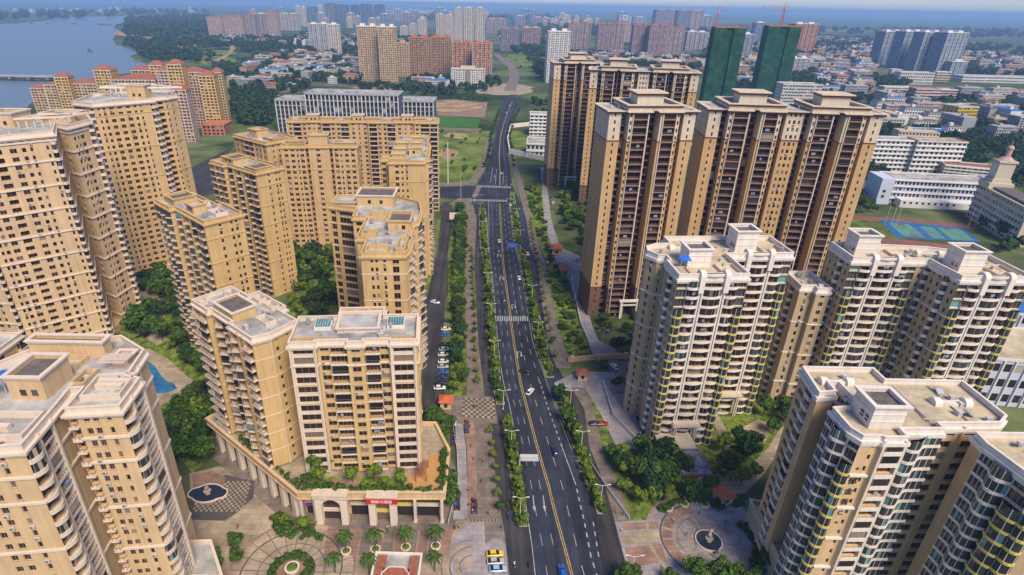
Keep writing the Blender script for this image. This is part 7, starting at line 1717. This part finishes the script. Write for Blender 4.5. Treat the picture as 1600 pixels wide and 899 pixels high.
pd = MB(); P_ = [G(296,850,6.0), G(330,849,6.0), G(348,905,6.0), G(285,905,6.0)]; pd.prism(ccw(P_), 0, 6.0); pd.ring(offset(ccw(P_), .3), offset(ccw(P_),-.4), 6.001, 7.1, 1); pd.prism(offset(ccw(P_),-.41), 6.001, 6.2, 2)
tag(pd.build('podium_building', [M['tan2'],M['trim'],M['roofg']]), 'low flat roofed annex at the foot of the lower left block', 'building')
# gatehouses
def gatehouse(px, py, w, label, h=3.4, roofm='orang', wallm='tan2', rot=0, tiers=1):
    o = empty('gatehouse', (*G(px,py),.05), R(rot), label=label, cat='gatehouse')
    b = MB(); b.box(-w/2,-w/2,0,w/2,w/2,h); b.build('wall', M[wallm], o)
    for (x0,x1) in ((-w*.18,w*.18),): b = MB(); b.box(x0,-w/2-.05,.9,x1,-w/2+.02,2.5); b.build('window', M['glass'], o); b = MB(); b.box(-w/2-.05,-w*.18,.9,-w/2+.02,w*.18,2.5); b.build('window', M['glass'], o); b = MB(); b.box(w/2-.02,-w*.18,.9,w/2+.05,w*.18,2.5); b.build('window', M['glass'], o)
    b = MB()
    for (x,y) in ((-1,-1),(1,-1),(1,1),(-1,1)): b.box(x*w/2-.2+.0,y*w/2-.2,-.01,x*w/2+.2,y*w/2+.2,h+.01)
    b.build('corner_post', M['cream'], o)
    b = MB(); r = w/2+.9; n = 7
    for i in range(4):
        c = [(-r,-r),(r,-r),(r,r),(-r,r)]; a_, b_ = c[i], c[(i+1)%4]; ap = .08
        for t in range(n):
            f0, f1 = t/n*(1-ap), (t+1)/n*(1-ap); z0, z1 = h+.02+(w*.42)*t/n+.05, h+(w*.42)*(t+1)/n
            q = [(a_[0]*(1-f0),a_[1]*(1-f0)),(b_[0]*(1-f0),b_[1]*(1-f0)),(b_[0]*(1-f1),b_[1]*(1-f1)),(a_[0]*(1-f1),a_[1]*(1-f1))]
            b.quad((q[0][0],q[0][1],z0),(q[1][0],q[1][1],z0),(q[2][0],q[2][1],z1+.05),(q[3][0],q[3][1],z1+.05))
    b.cone(0,0,h+w*.40,h+w*.40+.7,.35,.1,6); b.build('roof', M[roofm], o); b = MB(); b.box(-r+.1,-r+.1,h+.011,r-.1,r-.1,h+.06); b.build('eaves', M['cream'], o)
    return o
gatehouse(697,636,3.4,'small gatehouse with a flat orange tiled roof by the parked cars'); gatehouse(869,396,5.0,'left gatehouse with a pointed orange roof beside the green strip',3.8); gatehouse(882,428,5.0,'right gatehouse with a pointed orange roof on the service road',3.6)
gatehouse(909,592,3.2,'gatehouse with a dark red roof at the forecourt entrance',3.0,'rooft'); gatehouse(1128,783,3.6,'white gatehouse with an orange roof beside the round court',3.0,'orang','white',20); gatehouse(928,402,3.4,'small red roofed kiosk at the foot of the nearest yellow tower',3.0,'orang','cream')
# pavilion with a weathered roof
o = empty('pavilion', (*G(1070,742),0), R(2), label='square pavilion with a weathered grey blue roof before the first white block', cat='pavilion')
b = MB(); b.box(-5,-4,0,5,5,4.2); b.build('wall', M['rooft'], o); 
for x in (-3.6,.2): b = MB(); b.box(x,-4.1,.6,x+3.4,-3.98,3.4); b.build('blind', M['roofc'], o)
b = MB(); b.box(-6,-5,4.2+.002,6,6,4.7); b.build('eaves', M['rooft'], o); b = MB(); q=[(-5.8,-4.8),(5.8,-4.8),(5.8,5.8),(-5.8,5.8)]; b.ring(q, offset(q,-.4), 4.7, 5.1); b.prism(offset(q,-.41), 4.6, 4.85); b.build('roof', mat('weathered_roof',(.20,.20,.25),.9,.45,.5), o)
b = MB(); b.box(-6,6.0,0,5,14,4.6); b.build('rear_wall', M['tan2'], o); b = MB(); b.box(-6.3,6.3,4.6,5.3,14.2,4.9); b.build('rear_roof', M['roofc'], o)
# red roofed kiosk at the bottom edge
o = empty('plaza_kiosk', (*G(620,905),0), R(-1), label='kiosk with red roof panels in a white frame at the bottom edge', cat='kiosk')
b = MB(); b.box(-5.6,-6,0,5.6,4.6,3.0); b.build('wall', M['tan2'], o); b = MB(); q=[(-6,-6.2),(6,-6.2),(6,5),(-6,5)]; b.ring(q, offset(q,-.45), 3.0, 3.7); b.build('parapet', M['white'], o)
b = MB(); b.prism(offset(q,-.46), 2.9, 3.2); b.build('roof', M['roofg'], o)
for (x0,x1) in ((-5.2,-2.9),(2.9,5.2)): b = MB(); b.box(x0,-2,3.2+.002,x1,4.2,3.5); b.build('roof_panel', M['rooft'], o)
b = MB(); b.poly([(-3.4,-6,3.52),(3.4,-6,3.52),(3.4,-1.2,3.6),(1.8,.6,3.62),(-1.8,.6,3.62),(-3.4,-1.2,3.6)]); b.box(-3.3,-5.9,3.203,3.3,.2,3.5); b.build('roof_panel', M['rooft'], o)
b = MB(); b.bar((-3.4,-1.2,3.68),(-1.8,.6,3.7),.14,4); b.bar((-1.8,.6,3.7),(1.8,.6,3.7),.14,4); b.bar((1.8,.6,3.7),(3.4,-1.2,3.68),.14,4); b.bar((3.4,-1.2,3.68),(3.4,-6,3.6),.14,4); b.bar((-3.4,-1.2,3.68),(-3.4,-6,3.6),.14,4); b.build('roof_ridge', M['white'], o)
# entrance shelter by the podium
o = empty('shelter', (*G(704,668),0), 0, label='small grey canopy shelter by the scooters right of the plaza block', cat='shelter'); b = MB(); b.box(-2,-2.2,2.6,2,2.2,2.75); b.build('roof', M['metal'], o)
b = MB()
for (x,y) in ((-1.8,-2),(1.8,-2),(1.8,2),(-1.8,2)): b.bar((x,y,0),(x,y,2.6),.07,5)
b.build('post', M['metal'], o)
# walls and fences
o = empty('boundary_wall', (*G(900,566),0), 0, label='yellow boundary wall with dark framed openings by the forecourt', cat='wall')
wallrun('wall', [(888,566),(932,562),(992,560)], 2.4, .4, 'tan', o)
for f_ in (.05,.45,.85):
    A_ = Vector(G(888,566)); B_ = Vector(G(992,560)); c_ = A_+(B_-A_)*f_-Vector((o.location.x,o.location.y)); b = MB(); b.box(c_.x-.7,c_.y-.45,-.01,c_.x+.7,c_.y+.45,3.0); b.build('gate_pier', M['tan2'], o)
for (pts, hh, t, m_, lab) in (([(941,598),(957,650),(1003,700)],1.6,.15,'metal','grey fence along the left edge of the forecourt'),([(890,420),(906,505),(921,540)],1.6,.2,'white','white fence between the green strip and the tower road'),([(886,640),(905,700),(942,756),(983,813)],1.2,.12,'metal','thin railing between the right pavement and the garden'),([(700,820),(716,756),(714,706),(706,660)],1.1,.1,'metal','low rail beside the blue grey cycle track')):
    wallrun('fence', pts, hh, t, m_).name = 'fence'; tag(bpy.data.objects[-1] if False else C.objects[-1], lab, 'fence')
# teal banner fence at the lower right
bf = wallrun('banner_fence', [(1163,792),(1188,840),(1222,905)], 2.6, .25, 'teal'); tag(bf, 'long teal and red printed banner fence beside the nearest block', 'fence')
pd = MB(); P_ = [G(1172,784,8.0), G(1252,800,8.0), G(1290,905,8.0), G(1232,905,8.0)]; pd.prism(ccw(P_), 0, 8.0); q_ = offset(ccw(P_), .25); pd.ring(q_, offset(ccw(P_),-.3), 8.0, 9.0)
tag(pd.build('podium_building', M['roofc']), 'cream flat roofed podium under the nearest white block', 'building')
# fountains
def fountain(px, py, r, label, lobes=False):
    o = empty('fountain', (*G(px,py),0), 0, label=label, cat='fountain')
    c = circle(0,0,r,28) if not lobes else [( (r*(1.25 if abs(math.cos(a*math.pi/14)) > .8 else 1))*math.cos(a*math.pi/14), r*.8*math.sin(a*math.pi/14)) for a in range(28)]
    b = MB(); b.ring(c, offset(c,-.3), 0, .5); b.build('basin_rim', M['trim'], o); b = MB(); b.poly([(x,y,.3) for x,y in offset(c,-.25)]); b.build('water', mat('dark_pool',(.02,.028,.04),.1,.2,.5,spec=.6), o)
    b = MB(); b.cone(0,0,.1,.9,.9,.35,12); b.cone(0,0,.9,1.3,.35,1.1,12); b.cone(0,0,1.3,2.2,.25,.2,8); b.cone(0,0,2.2,2.5,.2,.6,10); b.sphere(0,0,2.8,.25,.25,.35,8,6); b.build('fountain_bowl', M['stone'], o); return o
fountain(325,772,4.6,'little dark fountain basin with a stone bowl beside the checkered court',True)
o = fountain(1107,846,3.6,'dark round pool with a pale statue in the middle of the round court'); b = MB(); b.bar((0,0,2.5),(0,0,4.2),.3,8,0,.18); b.sphere(0,0,4.45,.2,.2,.26,8,6); b.bar((0,0,3.8),(.7,.1,4.4),.1,5); b.bar((0,0,3.8),(-.5,-.3,3.1),.1,5); b.build('statue', M['white'], o)
for i in range(20):
    a = 2*math.pi*i/20; put_tree('bush', c4[0]+4.3*math.cos(a), c4[1]+4.3*math.sin(a), .5, 'low shrub ringing the pool of the round court', 'shrubs ringing the pool')
for i, (x,y) in enumerate(((1044,796),(1069,789),(1101,790))): q = inst('round_planter', potm, None, (*G(x,y),.04)); tag(q, 'pale round planter behind the round court, %s from the left' % ('first','second','third')[i], 'planter', 'round planters behind the round court')
q = inst('round_planter', potm, None, (*G(457,890),.04)); q.scale = (1.4,1.4,1.6); tag(q, 'raised round planter in the middle of the bottom plaza bed', 'planter')
# people and scooters
def person_mesh(pose):
    "one skinned body: vertices with radii, meshed by the skin modifier"
    s = .28*pose
    V = [(0,0,.95),(0,0,1.2),(0,0,1.42),(0,.02,1.52),(0,.03,1.66),(-.18,0,1.40),(-.24,s*.5,1.15),(-.22,s,.92),(.18,0,1.40),(.24,-s*.5,1.15),(.22,-s,.92),(-.09,0,.9),(-.1,-s*.5,.5),(-.1,-s,.08),(-.1,-s+.12,.04),(.09,0,.9),(.1,s*.6,.5),(.1,s,.08),(.1,s+.12,.04)]
    E_ = [(0,1),(1,2),(2,3),(3,4),(2,5),(5,6),(6,7),(2,8),(8,9),(9,10),(0,11),(11,12),(12,13),(13,14),(0,15),(15,16),(16,17),(17,18)]
    rr = [.15,.14,.15,.06,.11,.06,.045,.035,.06,.045,.035,.09,.065,.045,.05,.09,.065,.045,.05]
    me = bpy.data.meshes.new('person'); me.from_pydata(V, E_, []); o = bpy.data.objects.new('person', me); C.objects.link(o); m = o.modifiers.new('skin','SKIN')
    for i, v in enumerate(me.skin_vertices[0].data): v.radius = (rr[i],rr[i]); v.use_root = (i == 0)
    sb = o.modifiers.new('s','SUBSURF'); sb.levels = 1; sb.render_levels = 1
    dg = bpy.context.evaluated_depsgraph_get(); r_ = bpy.data.meshes.new_from_object(o.evaluated_get(dg)); bpy.data.objects.remove(o)
    return r_
PC = {'white':(.6,.6,.6),'red':(.4,.04,.04),'dark':(.03,.03,.04),'blue':(.05,.12,.35),'pink':(.5,.2,.25)}
skin = mat('skin', (.42,.25,.17), .7, .05, 1); hair = mat('hair', (.012,.01,.01), .7, .1, 1)
PM = []
for j, (nme, c) in enumerate(PC.items()):
    me = person_mesh(1 if j % 2 else .3); me.materials.clear(); me.materials.append(mat('shirt_'+nme, c, .9, .1, 2)); me.materials.append(mat('trousers_%d' % j, (.03,.035,.05), .9, .1, 2)); me.materials.append(skin)
    mi = []
    for p in me.polygons:
        z = p.center.z; mi.append(2 if z > 1.5 or (abs(p.center.x) > .19 and z < 1.15) else (0 if z > .92 else 1))
    me.polygons.foreach_set('material_index', mi); PM.append((nme, me))
hm = MB(); hm.sphere(0,.01,1.72,.115,.12,.09,8,5); hairm = hm.mesh('hair', hair, True)
PP = [(732,768,'left pink cycle track by the tree row'),(740,720,'left pavement near the paving joint'),(736,700,'pink track right of the plaza block'),(755,723,'left pavement under a round tree'),(752,755,'left pavement facing the road'),(738,802,'corner where the pavement meets the fan paving'),(784,827,'pavement edge beside the fan paving'),(793,793,'side lane near the end of the planted strip'),(717,826,'plaza corner by the cycle track'),(711,828,'plaza corner beside the companion'),(605,828,'podium front near the right stone portal'),(606,833,'podium front before the shops'),(712,745,'blue grey track by the hedge'),
      (962,803,'right pavement by the garden corner'),(973,806,'right pavement corner, farther right'),(970,831,'court approach by the pale panels'),(1072,838,'round court left of the pool'),(1115,872,'round court below the pool'),(1121,866,'round court beside the companion'),(1092,805,'ring path behind the pool'),(1052,816,'pink ring paving of the round court'),(922,718,'right service lane'),(372,826,'bottom plaza near the checkered court'),(412,708,'roof garden side'),(734,563,'left pavement beyond the checkered crossing'),(742,636,'checkered crossing'),(1133,818,'gate side of the round court'),(763,805,'left pavement near the end of the tree row'),(735,668,'paved crossing below the gatehouse')]
for i, (x, y, where) in enumerate(PP):
    nme, me = PM[(i*3) % 5]
    if where == 'roof garden side': continue
    o = inst('person', me, None, (*G(x,y),.16 if x < 790 and x > 728 else .05), rd.uniform(0,6.28), label='person in a %s top on the %s' % (nme, where), cat='person'); inst('hair', hairm, o)
# scooters: frame, seat, wheels
def wheel_ring(b, x, mi=0):
    for a in range(10):
        t0, t1 = 2*math.pi*a/10, 2*math.pi*(a+1)/10; p=[(x+.27*math.cos(t),y,.27+.27*math.sin(t)) for t in (t0,t1) for y in (-.06,.06)]; b.quad(p[0],p[2],p[3],p[1],mi)
        for y in (-.06,.06): b.poly([(x,y,.27),(x+.27*math.cos(t0),y,.27+.27*math.sin(t0)),(x+.27*math.cos(t1),y,.27+.27*math.sin(t1))],mi)
SCM = {}
for nme, m_ in (('red',CARC['red']),('black',CARC['black']),('blue',CARC['blue']),('white',CARC['white'])):
    b = MB(); loft([sec(-.75,.12,.55,.75,.03),sec(-.3,.17,.30,.72,.05),sec(.1,.15,.26,.36,.03),sec(.4,.14,.28,.42,.03),sec(.5,.16,.4,1.0,.05)],0,b); b.bar((.5,0,.9),(.42,0,1.12),.04,5); b.bar((.42,-.33,1.1),(.42,.33,1.1),.03,5)
    bm = b.mesh('frame', m_); b = MB(); loft([sec(-.72,.13,.74,.82,.02),sec(-.1,.14,.72,.84,.03)],0,b); sm_ = b.mesh('seat', M['black']); b = MB(); wheel_ring(b,0); wm_ = b.mesh('wheel', M['black']); SCM[nme] = (bm,sm_,wm_)
def scooter(px, py, head, col, lab, grp):
    o = empty('scooter', (*G(px,py),.05), R(head), label=lab, cat='scooter', group=grp); a, s_, w_ = SCM[col]; inst('frame',a,o); inst('seat',s_,o); inst('wheel',w_,o,(-.6,0,0)); inst('wheel',w_,o,(.62,0,0))
cl_ = ['red','black','blue','white']
for k, (x, y0, y1, n_s, lab) in enumerate(((714,768,800,15,'scooter in the long rank beside the podium hedge'),(741,782,806,10,'scooter in the rank between track and pavement'),(708,662,700,16,'scooter in the rank by the grey shelter'),(729,660,680,9,'scooter in the rank opposite the grey shelter'))):
    for i in range(n_s):
        c_ = rd.choice(cl_[:3]); scooter(x+rd.uniform(-.6,.6), y0+(y1-y0)*i/n_s, rd.uniform(-12,12), c_, '%s %s' % (c_, lab), '%s scooters %s' % (c_, lab.split(' in ')[1]))
for (x,y,h_,c_,l_) in ((826,885,90,'black','black scooter riding alone in the left carriageway near the bottom'),(804,885,95,'white','white scooter waiting near the taxis'),(794,808,95,'blue','blue scooter in the left side lane'),(742,636,30,'red','red scooter on the checkered crossing'),(735,790,10,'red','red scooter standing on the cycle track'),(786,790,90,'black','black scooter riding up the left side lane'),(922,716,95,'white','white scooter in the right service lane'),(1118,864,40,'black','black scooter parked on the round court')):
    scooter(x,y,h_,c_,l_,None)
# lamp-less clutter on the pavements: low bollards at the pavement end
bo = MB(); bo.cone(0,0,0,.8,.16,.12,8); bo.sphere(0,0,.88,.15,.15,.15,8,5); bom = bo.mesh('bollard', M['stone'])
for i in range(9): q = inst('bollard', bom, None, (*G(732+i*5.5,815.5),.05)); tag(q, 'small stone bollard where the left pavement meets the fan paving', 'bollard', 'bollards at the end of the left pavement')
# ------------------------------------------------------------------ air
hz = MB(); hz.box(-32000,-260,-1.2,32000,46000,175)
hm_ = bpy.data.materials.new('air_haze'); hm_.use_nodes = True; nt = hm_.node_tree; nt.nodes.clear()
vo = nt.nodes.new('ShaderNodeVolumePrincipled'); vo.inputs['Color'].default_value = (0.35,0.58,0.98,1); vo.inputs['Density'].default_value = 0.000125; vo.inputs['Anisotropy'].default_value = 0.0
ou = nt.nodes.new('ShaderNodeOutputMaterial'); nt.links.new(vo.outputs[0], ou.inputs['Volume'])
hz.build('haze', hm_, kind='stuff')
